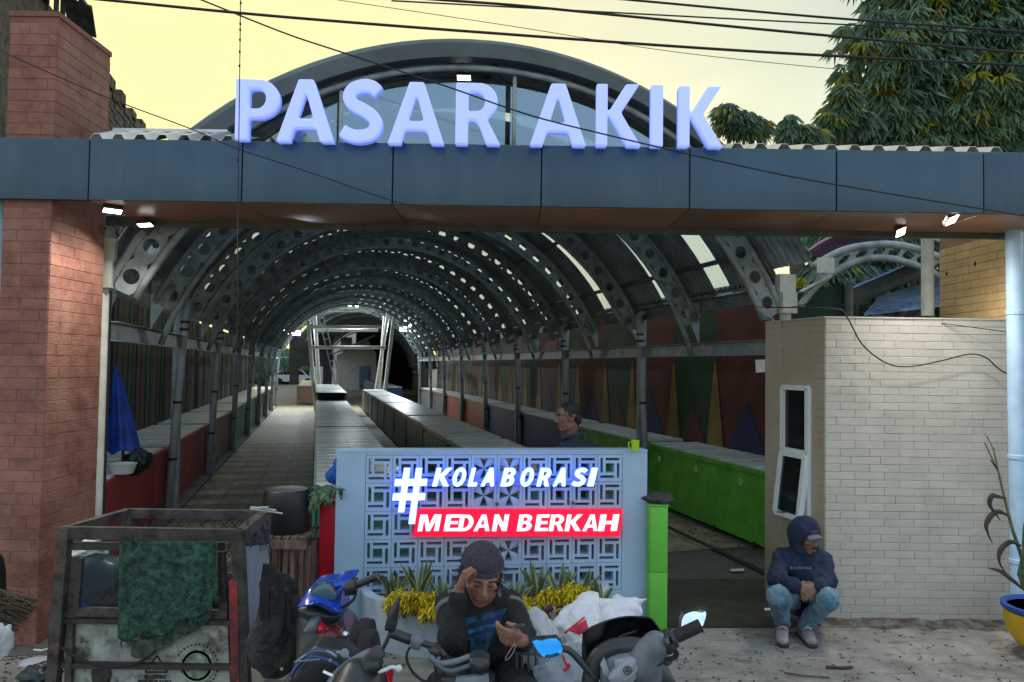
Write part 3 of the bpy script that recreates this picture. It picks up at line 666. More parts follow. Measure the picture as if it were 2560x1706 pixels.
# thick front edge of the roof
def vf(a): return fr(a)
ed = MB(TM); prof = [(-.15,0),(-.03,-.02),(.02,.03),(.02,.14),(-.15,.14)]; na = 60; vs = []; 
for i in range(na+1):
    a = 42 + 106*i/na
    for r_, dv in prof: vs.append(A(a, RRF-.03+r_, vf(a)-.06+dv))
w = len(prof)
ed.add(vs, [(i*w+j, i*w+(j+1) % w, (i+1)*w+(j+1) % w, (i+1)*w+j) for i in range(na) for j in range(w)]).build('roof_edge', m_edge, hall, smooth='auto')
MB(TM).tube([A(42+106*i/60, RRF-.24, vf(42+106*i/60)+.05) for i in range(61)], .03, 6).build('edge_tube', m_steel, hall, smooth=True)
for a in (57, 88, 114):
    q_ = A(a, RRF-.28, vf(a)+.06); MB(TM).tube([q_, Vector((q_.x, q_.y, 3.8))], .020, 6).build('hanger', m_steel, hall, smooth=True)
for a, ln in ():  MB(TM).box((UC+RRF*math.cos(R(a))-.06, vf(a)-.10, ZC+RRF*math.sin(R(a))-.10),(UC+RRF*math.cos(R(a))+.06, vf(a)-.05, ZC+RRF*math.sin(R(a))+.04)).build('clip', m_steeld, hall)
# tinted glazing in the front gable, in three panes
m_gl = bpy.data.materials.new('tinted_gable_glass'); m_gl.use_nodes = True
_n, _l = m_gl.node_tree.nodes, m_gl.node_tree.links; _gs = _n.new('ShaderNodeBsdfGlossy'); _gs.inputs['Roughness'].default_value = .06; _gs.inputs[0].default_value = (.55,.72,.85,1)
_tr = _n.new('ShaderNodeBsdfTransparent'); _tr.inputs[0].default_value = (.42,.54,.60,1); _mx = _n.new('ShaderNodeMixShader'); _mx.inputs[0].default_value = .30
_l.new(_tr.outputs[0], _mx.inputs[1]); _l.new(_gs.outputs[0], _mx.inputs[2]); _l.new(_mx.outputs[0], _n['Material Output'].inputs[0])
bnd = [44, 58.5, 88.5, 114.5, 146]
for a0_, a1_ in zip(bnd[:-1], bnd[1:]):
    ps = [A(a0_+.4+(a1_-a0_-.8)*i/14, RRF-.33, 0) for i in range(15)]; poly = [(p.x, p.z) for p in ps if p.z > 3.81]; 
    if len(poly) < 3: continue
    poly += [(poly[-1][0], 3.80), (poly[0][0], 3.80)]; vg = 6.62
    MB(TM).prism(poly, lambda x, y: (x, vg+max(0,(-.2-x))*.28, y), lambda x, y: (x, vg+.008+max(0,(-.2-x))*.28, y)).build('gable_pane', m_gl, hall)
# purlins between ribs
for a in (35, 52, 70, 90, 110, 128, 145):
    MB(TM).bar(A(a, RUP+.06, V0), A(a, RUP+.06, V0+NB*BAY), .05, .05).build('purlin', m_steeld, hall)
# columns, beams, downpipes
def channel(u, z0, z1, side):
    mb = MB(TM); v1 = V0+NB*BAY; d = .07*side
    mb.box((min(u,u+.006*side),V0,z0),(max(u,u+.006*side),v1,z1)); mb.box((min(u,u-d),V0,z0-.006),(max(u,u-d),v1,z0)); mb.box((min(u,u-d),V0,z1),(max(u,u-d),v1,z1+.006)); return mb
for s, u in ((-1, UL), (1, UR)):
    channel(u-.06*s, 2.27, 2.43, s).build('beam', m_steel, hall)
    channel(u+.03*s, 2.86, 3.02, s).build('beam', m_steel, hall)
    MB(TM).bar((u-.02*s,V0,3.10),(u-.02*s,V0+NB*BAY,3.10), .12, .06).build('gutter', m_steeld, hall)
    for k in range(NB+1):
        v = V0 + k*BAY
        if k == 0:
            c = MB(TM).tube([(u,v,0),(u,v,2.72)], .062, 16).build('column', m_wsteel, hall, smooth='auto', label='white painted round front column')
            MB(TM).box((u-.09,v-.09,2.72),(u+.09,v+.09,2.95)).build('capital', m_wsteel, c)
            MB(TM).box((u-.10,v-.05,2.95),(u+.10,v+.05,3.15)).build('post_head', m_wsteel, c)
            if s < 0: MB(TM).box((u+.064,v-.012,.0),(u+.078,v+.012,2.7)).build('conduit', m_gap, c)
        else:
            c = MB(TM).box((u-.055,v-.055,0),(u+.055,v+.055,2.95)).build('column', m_steel, hall)
            uu = u - .11*s
            p = MB(TM).tube([(u+.02*s,v-.14,2.96),(uu+.03*s,v-.14,2.95),(uu-.01*s,v-.14,2.90),(uu,v-.14,2.80),(uu+.16*s,v-.14,.06)], .052, 10).build('downpipe', m_pipe, hall, smooth=True)
            for z in (2.62,2.52,1.55,.8):
                uz = uu + .16*s*(2.8-z)/2.74; MB(TM).lathe([(.054,-.018),(.058,-.018),(.058,.018),(.054,.018)], (uz,v-.14,z), 10).build('clamp', m_black, p)
        # knee brace down from the column to the beam
        MB(TM).bar((u-.02*s,v+.5,2.86),(u-.02*s,v+.02,2.5), .05,.05).build('brace', m_steel, hall)
# gusset plates on the mid ribs
for k in range(NB):
    for s, u in ((-1,UL),(1,UR)):
        v = V0+(k+.5)*BAY; MB(TM).add([(u-.02*s,v-.006,2.43),(u-.28*s,v-.006,2.95),(u-.02*s,v-.006,3.0),(u-.02*s,v+.006,2.43),(u-.28*s,v+.006,2.95),(u-.02*s,v+.006,3.0)],[(0,1,2),(5,4,3),(0,3,4,1),(1,4,5,2),(2,5,3,0)]).build('gusset', m_steel, hall)
# ---------------------------------------------------------------- dark painted side walls
pr_ = lambda n, c: mat(n, c, .7, var=.25, scale=3)
m_bgr = pr_('dark_red_mural', (.11,.016,.010)); m_bgg = pr_('dark_green_mural', (.006,.05,.022)); m_yel = pr_('ochre_mural', (.26,.155,.025)); m_blu = pr_('dark_blue_mural', (.008,.02,.09))
m_dark = mat('dark_wall', (.045,.045,.042), .8, var=.3, scale=2); m_wood = mat('dark_wood_slat', (.075,.05,.03), .75, var=.35, scale=3, stretch=(1,1,.2))
def mural(u, side, label):
    t = thing('mural_wall', T(u, 20, 0), label, 'wall')
    MB(TM).box((min(u,u+.1*side),V0+.2,0),(max(u,u+.1*side),V0+NB*BAY,3.05)).build('backing', m_dark, t)
    per = 3.05; v = 7.7 - 1.55 + .35
    def tri(pts, m, o, name):
        f = lambda x, y: (u-side*o, x, y); g = lambda x, y: (u-side*(o-.004), x, y)
        MB(TM).prism(pts, f, g).build(name, m, t)
    for i in range(9):
        b = 9.21 + (i-1)*per - .0
        a, c = max(V0+.25, b-.85), min(b+.85, V0+NB*BAY)
        if c <= a: continue
        tri([(a,.9),(c,.9),(c,3.0),(a,3.0)], m_bgr, .006, 'red_panel')
        d = b+per/2-.68
        if b+per < V0+NB*BAY+1: tri([(c,.9),(b+per-.85,.9),(b+per-.85,3.0),(c,3.0)], m_bgg, .006, 'green_panel')
        tri([(max(a,b-.47),.94),(b+.47,.94),(b,1.68)], m_blu, .012, 'blue_triangle')
        for y in (b+.85, b+per-.85):
            if y < V0+NB*BAY-.3: tri([(y-.24,.94),(y+.24,.94),(y+.02,2.2),(y-.02,2.2)], m_yel, .016, 'ochre_triangle')
        tri([(b+.85+.3,.94),(b+per-.85-.3,.94),(b+per/2,1.5)], m_bgr, .012, 'red_triangle')
    return t
mural(5.85, 1, 'dark mural wall with ochre and blue triangles behind the right counters')
wl_ = thing('slatted_wall', T(-2.8, 20, 0), 'dark slatted wall behind the left row of counters', 'wall')
MB(TM).box((-2.95,V0+.1,0),(-2.85,V0+NB*BAY,3.05)).build('backing', m_dark, wl_)
cm = [MB(TM).box((-2.85,V0+.15,.9),(-2.815,V0+.15+w,3.0)).mesh('slat', m) for w, m in ((.30,m_wood),(.22,m_bgg),(.16,m_dark),(.26,m_wood))]
v = 0; i = 0
while v < NB*BAY-.5:
    o = bpy.data.objects.new('slat', cm[i % 4]); C.objects.link(o); o.parent = wl_; o.location = T(rnd.uniform(-.01,.012), v) - WL[wl_.name]
    v += (.36,.30,.26,.33)[i % 4]; i += 1

# ================================================================ market counters
def colmat(n, c): return add_node_mix(mat(n, c, .45, var=.2, scale=4), tuple(x*.45 for x in c), 3.5, .55, .8)
mc = {'red': colmat('red_tiled_front', (.55,.06,.05)), 'green': colmat('green_tiled_front', (.13,.50,.04)), 'blue': colmat('blue_front', (.03,.07,.22)), 'grey': colmat('grey_front', (.16,.18,.18)),
      'tan': colmat('tan_front', (.33,.20,.12)), 'dgreen': colmat('dark_green_front', (.05,.25,.17))}
def counter(u0, u1, v0, v1, z, front, col, label, group, strips=True, doors=0, dz=0):
    """front: which long side faces the aisle (-1 low u, 1 high u, 0 both)"""
    t = thing('market_counter', T((u0+u1)/2, (v0+v1)/2, 0), label, 'counter', group)
    m = mc[col]
    MB(TM).box((u0+.02,v0+.02,.05),(u1-.02,v1-.02,z-.05)).build('base', m, t)
    MB(TM).box((u0,v0,z-.07),(u1,v1,z-.04)).build('top_slab', m_slot, t)
    for uu, on in ((u0, front <= 0), (u1, front >= 0)):
        if not on: continue
        d = -1 if uu == u0 else 1
        MB(TM).box((min(uu,uu+.02*d),v0,z-.07),(max(uu,uu+.02*d),v1,z-.012)).build('edge_strip', m, t)
        if doors:
            n = int((v1-v0)/doors); me = None
            for i in range(n):
                a = v0 + (v1-v0)*i/n
                if me is None: me = MB(TM).box((min(uu-.01*d,uu+.012*d),v0+.03,.1),(max(uu-.01*d,uu+.012*d),v0+(v1-v0)/n-.03,z-.11)).mesh('door', m)
                o = bpy.data.objects.new('door', me); C.objects.link(o); o.parent = t; o.location = T(0, a-v0) - WL[t.name]
        for i in range(max(1, int((v1-v0)/1.9))): 
            a = v0 + (v1-v0)*i/max(1, int((v1-v0)/1.9)); MB(TM).box((min(uu,uu+.03*d),a,0),(max(uu,uu+.03*d),a+.09,z-.07)).build('post', m, t)
    if strips:
        p = .335; n = int((v1-v0)/p); me = None
        for i in range(n):
            if me is None:
                mb = MB(TM); h = (u1-u0)/2; 
                for q in range(2): mb.box((u0+q*h+.003,v0+.02,z-.036),(u0+(q+1)*h-.003,v0+p-.065,z+.004))
                me = mb.mesh('tile', m_counter_tile)
            o = bpy.data.objects.new('tile', me); C.objects.link(o); o.parent = t; o.location = T(0, i*p) + Vector((0,0,rnd.uniform(-.002,.002))) - WL[t.name]
    else: MB(TM).box((u0+.02,v0+.02,z-.038),(u1-.02,v1-.02,z+.004)).build('tile_top', m_counter_tile, t)
    return t
gD, gA, gB, gC = 'counters along the left wall', 'counters right of the left aisle', 'counters down the middle of the hall', 'counters along the mural wall'
Dl = [('red','red tiled counter behind the white front column, blue cover standing on it'),('red','red tiled counter behind the first grey downpipe of the left row'),('tan','tan counter behind the second grey downpipe of the left row'),
      ('dgreen','green counter behind the third grey downpipe of the left row'),('dgreen','green counter of the left row, between the fourth and fifth downpipes'),('grey','grey counter of the left row, sixth from the gate'),('grey','grey counter of the left row, seventh from the gate'),('grey','last grey counter at the far end of the left row')]
for k, (c, l) in enumerate(Dl): counter(-2.82, -1.95, V0+.35+k*BAY, V0+.35+k*BAY+BAY-.1, .94, 1, c, l, gD, strips=k < 4)
Al = [('dgreen',7.35,14.2,'pale tiled counter right behind the left half of the slogan wall'),('dgreen',14.3,24.2,'pale tiled counter right of the left aisle, before the black trough')]
for c, a, b, l in Al: counter(.02, .93, a, b, .92, 0, c, l, gA)
Bl = [('dgreen',7.4,11.6,'green counter of the middle row, nearest to the slogan wall'),('dgreen',11.7,17.0,'green counter of the middle row, second from the slogan wall'),('grey',17.1,22.7,'grey fronted counter of the middle row, third from the slogan wall'),('grey',22.8,27.8,'grey fronted counter of the middle row, second from its far end'),('grey',27.9,34,'grey fronted counter at the far end of the middle row')]
for i, (c, a, b, l) in enumerate(Bl): counter(2.03, 2.92, a, b, .94, 0, c, l, gB, strips=i < 3, doors=.42)
Cl = [('green','bright green tiled counter beside the cream booth'),('green','green tiled counter behind the standing man'),('blue','blue counter of the mural wall row, next after the green ones'),('blue','blue counter of the mural wall row, fourth from the booth'),('red','red counter along the mural wall, nearer of the two'),('red','red counter along the mural wall, farther of the two'),('grey','grey counter of the mural wall row, before the last'),('grey','last grey counter of the mural wall row')]
for k, (c, l) in enumerate(Cl):
    t = counter(5.02, 5.83, V0+.2+k*BAY, V0+.2+k*BAY+BAY-.1, .94, -1, c, l, gC, strips=k < 4)
    if k < 2:
        for i in range(3): MB(TM).tube([(5.0,V0+.9+k*BAY+i*1.1,.72+.03*math.sin(a)) if False else (4.995,V0+.9+k*BAY+i*1.1+.03*math.cos(a),.74+.035*math.sin(a)) for a in [2*math.pi*j/10 for j in range(10)]], .006, 5, closed=True).build('hook_ring', m_wsteel, t)
        for i in range(2): MB(TM).lathe([(.03,0),(.034,.02),(.02,.05),(.012,.06)], (4.985,V0+.6+k*BAY+i*.9,.03), 8).build('foot_cap', m_gap, t)
# black trough on the counter, and the raised counter beyond
trough = MB(TM); 
for (a0_, b0_), z0, z1 in (((.10,.05),.93,1.16),):
    trough.add([(.17,24.35,z0),(.83,24.35,z0),(.83,24.95,z0),(.17,24.95,z0),(.05,24.3,z1),(.95,24.3,z1),(.95,25.0,z1),(.05,25.0,z1)],[(0,3,2,1),(0,1,5,4),(1,2,6,5),(2,3,7,6),(3,0,4,7),(4,5,6,7)])
tag(trough.build('black_trough', m_black), 'black tapered trough on the tiled counter right of the left aisle', 'trough')
counter(.02, .95, 25.1, 33.5, 1.16, 0, 'grey', 'raised grey counter beyond the black trough', gA, strips=False)
# ---------------------------------------------------------------- steel portal frame and ladder at the hall's far end
fr_ = thing('scaffold_frame', T(1.2, 33.8, 0), 'grey steel portal frame spanning the far end of the hall', 'scaffold')
def sc(px, py, v):            # point on the plane v = const of the hall
    return hit(px, py, T(0, v), Vector((-TS, TC, 0)))
for x0, y0, x1, y1, v in ((770,800,790,1030,33.5),(787,790,800,1005,34.6),(970,785,935,1010,34.6),(985,790,958,1010,33.5),(962,790,945,1005,35.2)):
    MB().tube([sc(x0,y0,v), sc(x1,y1,v)], .085, 8).build('post', m_wsteel, fr_, smooth='auto')
for x0, x1, y, v in ((820,935,777,34.6),(775,953,818,33.5),(790,945,826,34.6),(780,965,869,33.5)):
    MB().tube([sc(x0,y,v), sc(x1,y,v)], .075, 8).build('rail', m_wsteel, fr_, smooth='auto')
ld = thing('ladder', T(1.0, 32.5, 1.0), 'thin steel ladder leaning inside the portal frame', 'ladder')
L0, L1, R0_, R1_ = sc(795,786,34.2), sc(848,1002,32.3), sc(806,780,34.2), sc(863,1000,32.3)
MB().tube([L0,L1], .03, 6).build('stile', m_pipe, ld); MB().tube([R0_,R1_], .03, 6).build('stile', m_pipe, ld)
for i in range(12): f = (i+.7)/12; MB().tube([L0.lerp(L1,f), R0_.lerp(R1_,f)], .022, 6).build('rung', m_pipe, ld)

# ================================================================ floodlights
def flood(px, py, Y, w, h, aim, label, watts, roll=0, col=(1,.95,.85), arm=None, group=None, spot=150):
    c = P(px, py, Y); t = thing('floodlight', c, label, 'floodlight', group)
    M = Matrix.Translation(c) @ (-Vector(aim)).to_track_quat('Z','Y').to_matrix().to_4x4() @ Matrix.Rotation(R(roll),4,'Z')
    MB(M).bbox((-w/2,-h/2,0),(w/2,h/2,.035), .006).build('case', m_lamp, t, smooth='auto')
    MB(M).bbox((-w*.44,-h*.40,-.004),(w*.44,h*.40,.001), .002).build('lens', m_lens, t)
    if arm is not None: MB().tube([M @ Vector((0,0,.03)), arm], .01, 6).build('bracket', m_lamp, t)
    if watts:
        l = bpy.data.lights.new('lamp', 'AREA'); l.shape = 'RECTANGLE'; l.size = w*.9; l.size_y = h*.8; l.energy = watts; l.color = col; l.spread = R(spot)
        lo = bpy.data.objects.new('lamp', l); C.objects.link(lo); lo.parent = t
        lo.matrix_local = Matrix.Translation(-c) @ M @ Matrix.Translation((0,0,-.012)); 
    return t
gf = 'floodlights under the gate beam'
flood(281, 528, 5.62, .14, .075, (.2,-.25,-.97), 'floodlight by the red brick pillar, the outer of the two there', 1.8, arm=P(275,505,5.75), group=gf)
flood(363, 563, 6.1, .125, .065, (.05,-.3,-.95), 'floodlight inward of the red brick pillar, under the soffit lip', 1.0, roll=-12, arm=P(360,545,6.2), group=gf)
flood(2252, 581, 6.0, .16, .085, (.30,-.35,-.9), 'floodlight left of the slim white post by the tan pillar', 2.0, roll=28, arm=P(2330,560,6.3), group=gf)
flood(2380, 551, 5.58, .16, .085, (.30,-.30,-.9), 'floodlight against the tan pillar, right of the slim white post', 2.0, roll=28, arm=P(2330,575,6.3), group=gf)
flood(1160, 195, 6.9, .14, .08, (0,-.35,-1), 'small lit lamp under the barrel roof behind the big letter R', 0, arm=P(1160,130,7.0))
for px, py, v, l in ((885,762,36.2,'lit lamp at the crown of the far end of the hall'),(733,833,36.2,'lit lamp on the left haunch of the far hall end'),(1017,823,36.2,'lit lamp on the right haunch of the far hall end')):
    q = sc(px, py, v); flood(px, py, q.y, .75, .34, (TS*1.0,-TC*1.0,-.9), l, 24, col=(.85,.95,1), group='lit lamps at the far end of the hall')
# slim white post under the soffit at the right
MB().tube([P(2319,790,6.95), P(2319,560,6.95)], .055, 12).build('slim_post', m_wsteel, smooth='auto', label='slim white round post rising from the booth roof to the soffit', cat='post')
# ================================================================ slogan wall
W0 = Vector((-1.347, 5.77, 0)); W1 = Vector((1.128, 6.12, 0)); WU = (W1-W0).normalized(); WNr = Vector((WU.y, -WU.x, 0))    # facing the viewer
WLn = (W1-W0).length; WH = 1.413; WT = .16
def wp(px, py, off=0.0): return hit(px, py, W0 + WNr*off, WNr)
def wl2(px, py): q = wp(px, py); return (q-W0).dot(WU), q.z
WM = Matrix(((WU.x,0,WNr.x,W0.x),(WU.y,0,WNr.y,W0.y),(0,1,0,0),(0,0,0,1)))      # local: x along, y up, z towards viewer
wall = thing('slogan_wall', W0.lerp(W1,.5), 'pale free standing wall of pierced blocks carrying the lit slogan', 'wall')
bx0, bzt = wl2(923, 1146); bx1, _ = wl2(1549, 1160); _, bzb = wl2(1240, 1475)
mx = .024; bx0 -= mx; bx1 += mx; bzt += mx; bzb -= mx
bw_, bh_ = (bx1-bx0)/10, (bzt-bzb)/5
e_ = .002
for lo, hi in (((0,0),(bx0-e_,WH)),((bx1+e_,0),(WLn,WH)),((bx0,0),(bx1,bzb-e_)),((bx0,bzt+e_),(bx1,WH))):
    MB(WM).box((lo[0],lo[1],-WT),(hi[0],hi[1],0)).build('masonry', m_wall, wall)
MB(WM).box((-.004,WH,-WT-.004),(WLn+.004,WH+.012,.006)).build('cap', m_wall, wall)
def grid_solid(xs, ys, hole, d0, d1):
    mb = MB(WM); nx, ny = len(xs)-1, len(ys)-1; S = lambda i, j: 0 <= i < nx and 0 <= j < ny and not hole(i, j)
    for i in range(nx):
        for j in range(ny):
            if not S(i, j): continue
            x0, x1, y0, y1 = xs[i], xs[i+1], ys[j], ys[j+1]
            v = [(x0,y0,d1),(x1,y0,d1),(x1,y1,d1),(x0,y1,d1),(x0,y0,d0),(x1,y0,d0),(x1,y1,d0),(x0,y1,d0)]
            fs = [(0,1,2,3),(7,6,5,4)]
            if not S(i-1,j): fs.append((0,3,7,4))
            if not S(i+1,j): fs.append((1,5,6,2))
            if not S(i,j-1): fs.append((0,4,5,1))
            if not S(i,j+1): fs.append((3,2,6,7))
            mb.add(v, fs)
    return mb
g_ = .0015
m_ = (bw_ - 2*g_)*.112
X_ = [g_, m_, m_+.022, m_+.044, bw_-m_-.044, bw_-m_-.022, bw_-m_, bw_-g_]
my = (bh_ - 2*g_)*.125
Y_ = [g_, my, my+.022, my+.044, bh_-my-.044, bh_-my-.022, bh_-my, bh_-g_]
def pin(i, j):
    if i in (0,6) or j in (0,6): return False
    if i == 1 and j >= 3: return True                      # left bar, upper
    if j == 5 and i >= 3: return True                      # top bar, right
    if i == 5 and j <= 3: return True                      # right bar, lower
    if j == 1 and i <= 3: return True                      # bottom bar, left
    return i == 3 and j == 3 or (i in (3,) and j in (3,))
def pinX(): return grid_solid(X_, Y_, pin, -WT+.02, -.004).mesh('pierced_block', m_wall)
def fan_block():
    """square block with eight folded wedges, four of them open"""
    mb = MB(WM); a, b = g_, bw_-g_; c_, d = g_, bh_-g_; i0, i1, j0, j1 = m_, bw_-m_, my, bh_-my; cx, cy = (i0+i1)/2, (j0+j1)/2; z0, z1 = -WT+.02, -.004
    frame_ = grid_solid([a,i0,i1,b],[c_,j0,j1,d], lambda i,j: i == 1 and j == 1, z0, z1); mb.v += frame_.v; mb.f += frame_.f
    per = [(i0,j0),(i0+.3*(i1-i0),j0),(i0+.7*(i1-i0),j0),(i1,j0),(i1,j0+.3*(j1-j0)),(i1,j0+.7*(j1-j0)),(i1,j1),(i0+.7*(i1-i0),j1),(i0+.3*(i1-i0),j1),(i0,j1),(i0,j0+.7*(j1-j0)),(i0,j0+.3*(j1-j0))]
    for k in range(12):
        if k % 3 == 1: continue
        p, q = per[k], per[(k+1) % 12]; s = -.035 if k % 3 == 0 else -.006; s2 = -.006 if k % 3 == 0 else -.035
        vs = [(*p, -.03 if k % 3 == 2 else -.012), (*q, -.012 if k % 3 == 2 else -.03), (cx,cy,-.02), (*p, z0), (*q, z0), (cx,cy,z0)]
        mb.add(vs, [(0,1,2),(5,4,3),(0,3,4,1),(1,4,5,2),(2,5,3,0)])
    return mb.mesh('fan_block', m_wall)
pm, fm = pinX(), fan_block()
for r_ in range(5):
    for c_ in range(10):
        fan = c_ in (4,5) and r_ > 0
        o = bpy.data.objects.new('fan_block' if fan else 'pierced_block', fm if fan else pm); C.objects.link(o); o.parent = wall
        o.location = WU*(bx0 + c_*bw_) + Vector((0,0,bzb + r_*bh_)) - WL[wall.name]
# tiled end blocks left and right
mr_t, mg_t = mat('glossy_red_tile', (.62,.015,.03), .3, var=.06), mat('glossy_green_tile', (.14,.52,.06), .3, var=.06)
def endblock(px0, px1, Y, zt, m, label):
    a, b = P(px0,1400,Y), P(px1,1400,Y); t = thing('end_block', (a.lerp(b,.5).x, Y, 0), label, 'block')
    MB().box((a.x+.004,Y+.006,0),(b.x-.004,Y+.34,zt-.012)).build('core', m_grout, t)
    zs = [0, .46, zt-.015]
    for z0, z1 in zip(zs[:-1], zs[1:]):
        MB().bbox((a.x+.002,Y,z0+.002),(b.x-.002,Y+.012,z1-.002), .002).build('tile', m, t, smooth='auto')
        for x in (a.x-.006, b.x-.004): MB().bbox((x,Y+.012,z0+.002),(x+.010,Y+.34,z1-.002), .002).build('tile', m, t, smooth='auto')
    MB().box((a.x-.01,Y-.008,zt-.012),(b.x+.01,Y+.35,zt)).build('cap', m, t)
    return a, b
endblock(797,850,5.86,1.02, mr_t, 'glossy red tiled block at the left end of the slogan wall')
endblock(1624,1668,6.0,1.0, mg_t, 'glossy green tiled block at the right end of the slogan wall')
# dark cloth on the green block
ga = P(1645,1250,6.15)
link('folded_cloth', ico_noise((ga.x,6.16,1.03), (.12,.16,.035), .25, 2.2, mat('dark_grey_cloth', (.05,.05,.055), .9), 'folded_cloth', 3), label='dark grey cloth folded on the green tiled block', cat='cloth')

# ---------------------------------------------------------------- lit slogan
m_white_l = glow('white_lit_letter', (.62,.82,1.0), .135); m_bluel = glow('blue_letter_edge', (.05,.14,1.0), .22); m_redl = glow('red_lit_panel', (1.0,.004,.045), .085); m_pink = glow('white_lit_panel_letter', (.95,.90,1.0), .125)
slog = thing('slogan_sign', W0.lerp(W1,.5)+Vector((0,0,.9)), 'lit slogan reading #KOLABORASI MEDAN BERKAH on the pierced wall', 'sign')
def word(chs, spans, y0, y1, m, mside, off, depth, shear, parent, rr=.004, boldo=0.0):
    k = 840/2353
    for ch, (x0, x1) in zip(chs, spans):
        a = wl2(820+x0*k, 1110+y1*k); b = wl2(820+x1*k, 1110+y1*k); c = wl2(820+x0*k, 1110+y0*k)
        h = c[1]-a[1]; w = b[0]-a[0] - shear*h
        M = WM @ Matrix.Translation((a[0], a[1], off))
        f = link('letter', glyph_mesh(ch, w, h, M, m, depth*.35, .0, rr, shear, 'letter', off=boldo), parent)
        if mside: link('letter_back', glyph_mesh(ch, w, h, WM @ Matrix.Translation((a[0], a[1], off-depth*.62)), mside, depth*.8, 0, rr, shear, 'letter_back', off=boldo+.003), f)
sh = .24
word('KOLABORASI', [(728,870),(855,972),(972,1062),(1062,1182),(1198,1312),(1325,1440),(1448,1562),(1562,1675),(1690,1805),(1800,1868)], 160, 285, m_white_l, m_bluel, .085, .035, sh, slog, boldo=.0012)
k = 840/2353; a = wl2(820+455*k,1110+455*k); 
hx0, hy0 = wl2(820+450*k, 1110+458*k); hx1, _ = wl2(820+690*k, 1110+458*k); _, hy1 = wl2(820+600*k, 1110+165*k); hh = hy1-hy0
link('hash_symbol', glyph_mesh('#', hx1-hx0, hh, WM @ Matrix.Translation((hx0,hy0,.09)), m_white_l, .014, 0, .004, .0, 'hash_symbol'), slog)
link('hash_back', glyph_mesh('#', hx1-hx0, hh, WM @ Matrix.Translation((hx0,hy0,.066)), m_bluel, .03, 0, .004, .0, 'hash_back', off=.003), slog)
ba, bb, bc, bd = [wl2(820+x*k,1110+y*k) for x, y in ((592,632),(2028,632),(2042,445),(625,445))]
MB(WM).prism([ba,bb,bc,bd], lambda x,y:(x,y,.04), lambda x,y:(x,y,.085)).build('red_banner', m_redl, slog)
word('MEDAN', [(625,790),(805,922),(902,1020),(1010,1140),(1138,1258)], 480, 595, m_pink, None, .089, .012, .16, slog, boldo=-.0005, rr=.002)
word('BERKAH', [(1310,1425),(1432,1540),(1530,1650),(1640,1770),(1762,1885),(1870,2018)], 480, 595, m_pink, None, .089, .012, .16, slog, boldo=-.0005, rr=.002)
for x in (.2,.5,.8): MB(WM).bar((bx0+x*(bx1-bx0),1.0,-.003),(bx0+x*(bx1-bx0),1.0,.04),.02,.02).build('standoff', m_steeld, slog)

# lime cup on the wall's top
cp_ = P(1588,1128,6.04); cz = WH+.0125
m_cup = mat('lime_plastic', (.40,.62,.0), .35, var=0)
cup = MB().lathe([(.028,0),(.034,.07),(.037,.085),(.034,.085),(.030,.06),(.026,.008),(0,.008)], (cp_.x, 6.04, cz), 20).build('cup', m_cup, label='lime green plastic cup on top of the slogan wall', cat='cup', smooth='auto')
MB().tube([(cp_.x-.033+.0,6.04,cz+.07),(cp_.x-.052,6.04,cz+.066),(cp_.x-.055,6.04,cz+.045),(cp_.x-.044,6.04,cz+.022),(cp_.x-.03,6.04,cz+.016)], .005, 8).build('handle', m_cup, cup, smooth=True)

# ================================================================ planter and plants
m_plant = mat('planter_paint', (.50,.62,.70), .7, var=.1, scale=3, bump=.2); add_node_mix(m_plant, (.36,.36,.35), 3.0, .55, .85)
m_soil = mat('soil', (.05,.035,.025), .95, var=.3, scale=12, bump=.8)
pc = W0.lerp(W1,.475); PRX, PRY, PZ = .98, .56, .37
def ring_pt(a, s, z): return pc + WU*(PRX*s*math.cos(a)) + WNr*(.02 + PRY*s*math.sin(a)) + Vector((0,0,z))
planter = thing('planter', pc + WNr*.3, 'white half round planter in front of the slogan wall', 'planter')
mb = MB(); n = 40; vs = []
prof = [(1.0,0),(1.0,PZ-.01),(.99,PZ),(.925,PZ),(.915,PZ-.01),(.915,.1)]
for i in range(n+1):
    a = math.pi*i/n
    for s, z in prof: vs.append(ring_pt(a, s, z))
w = len(prof); mb.add(vs, [(i*w+j, i*w+j+1, (i+1)*w+j+1, (i+1)*w+j) for i in range(n) for j in range(w-1)]); mb.build('rim_wall', m_plant, planter, smooth='auto')
mb = MB(); vs = [ring_pt(math.pi*i/n, .93, PZ-.05) for i in range(n+1)]; mb.add(vs, [tuple(range(n+1))]); mb.build('soil', m_soil, planter)
m_yleaf = mat('yellow_leaf', (.80,.62,.01), .55, var=.3, scale=30, col2=(.55,.44,.01))
m_sleaf = mat('striped_leaf', (.09,.15,.065), .45, var=.4, scale=18, col2=(.035,.075,.035)); m_sedge = mat('pale_leaf_edge', (.42,.44,.22), .5)
def blade(mb, base, d, L, wd, bend, up=Vector((0,0,1)), fold=.25, n=6, side=None, crv=1.6):
    d = Vector(d).normalized(); base = Vector(base); side = side or d.cross(up)
    if side.length < 1e-3: side = Vector((1,0,0))
    side.normalize(); rows = []
    for i in range(n+1):
        t = i/n; p = base + (up*(L*t) + d*(L*bend*t**crv) - up*(L*bend*.45*t**2.2))
        ww = wd*(math.sin(math.pi*min(1, .18+.82*t))**.7)*(1 if t < .98 else .15); nr = side.cross((up + d*bend*t).normalized())
        rows += [p - side*ww/2, p + nr*ww*fold, p + side*ww/2]
    mb.add(rows, [(i*3+j, i*3+j+1, (i+1)*3+j+1, (i+1)*3+j) for i in range(n) for j in range(2)])
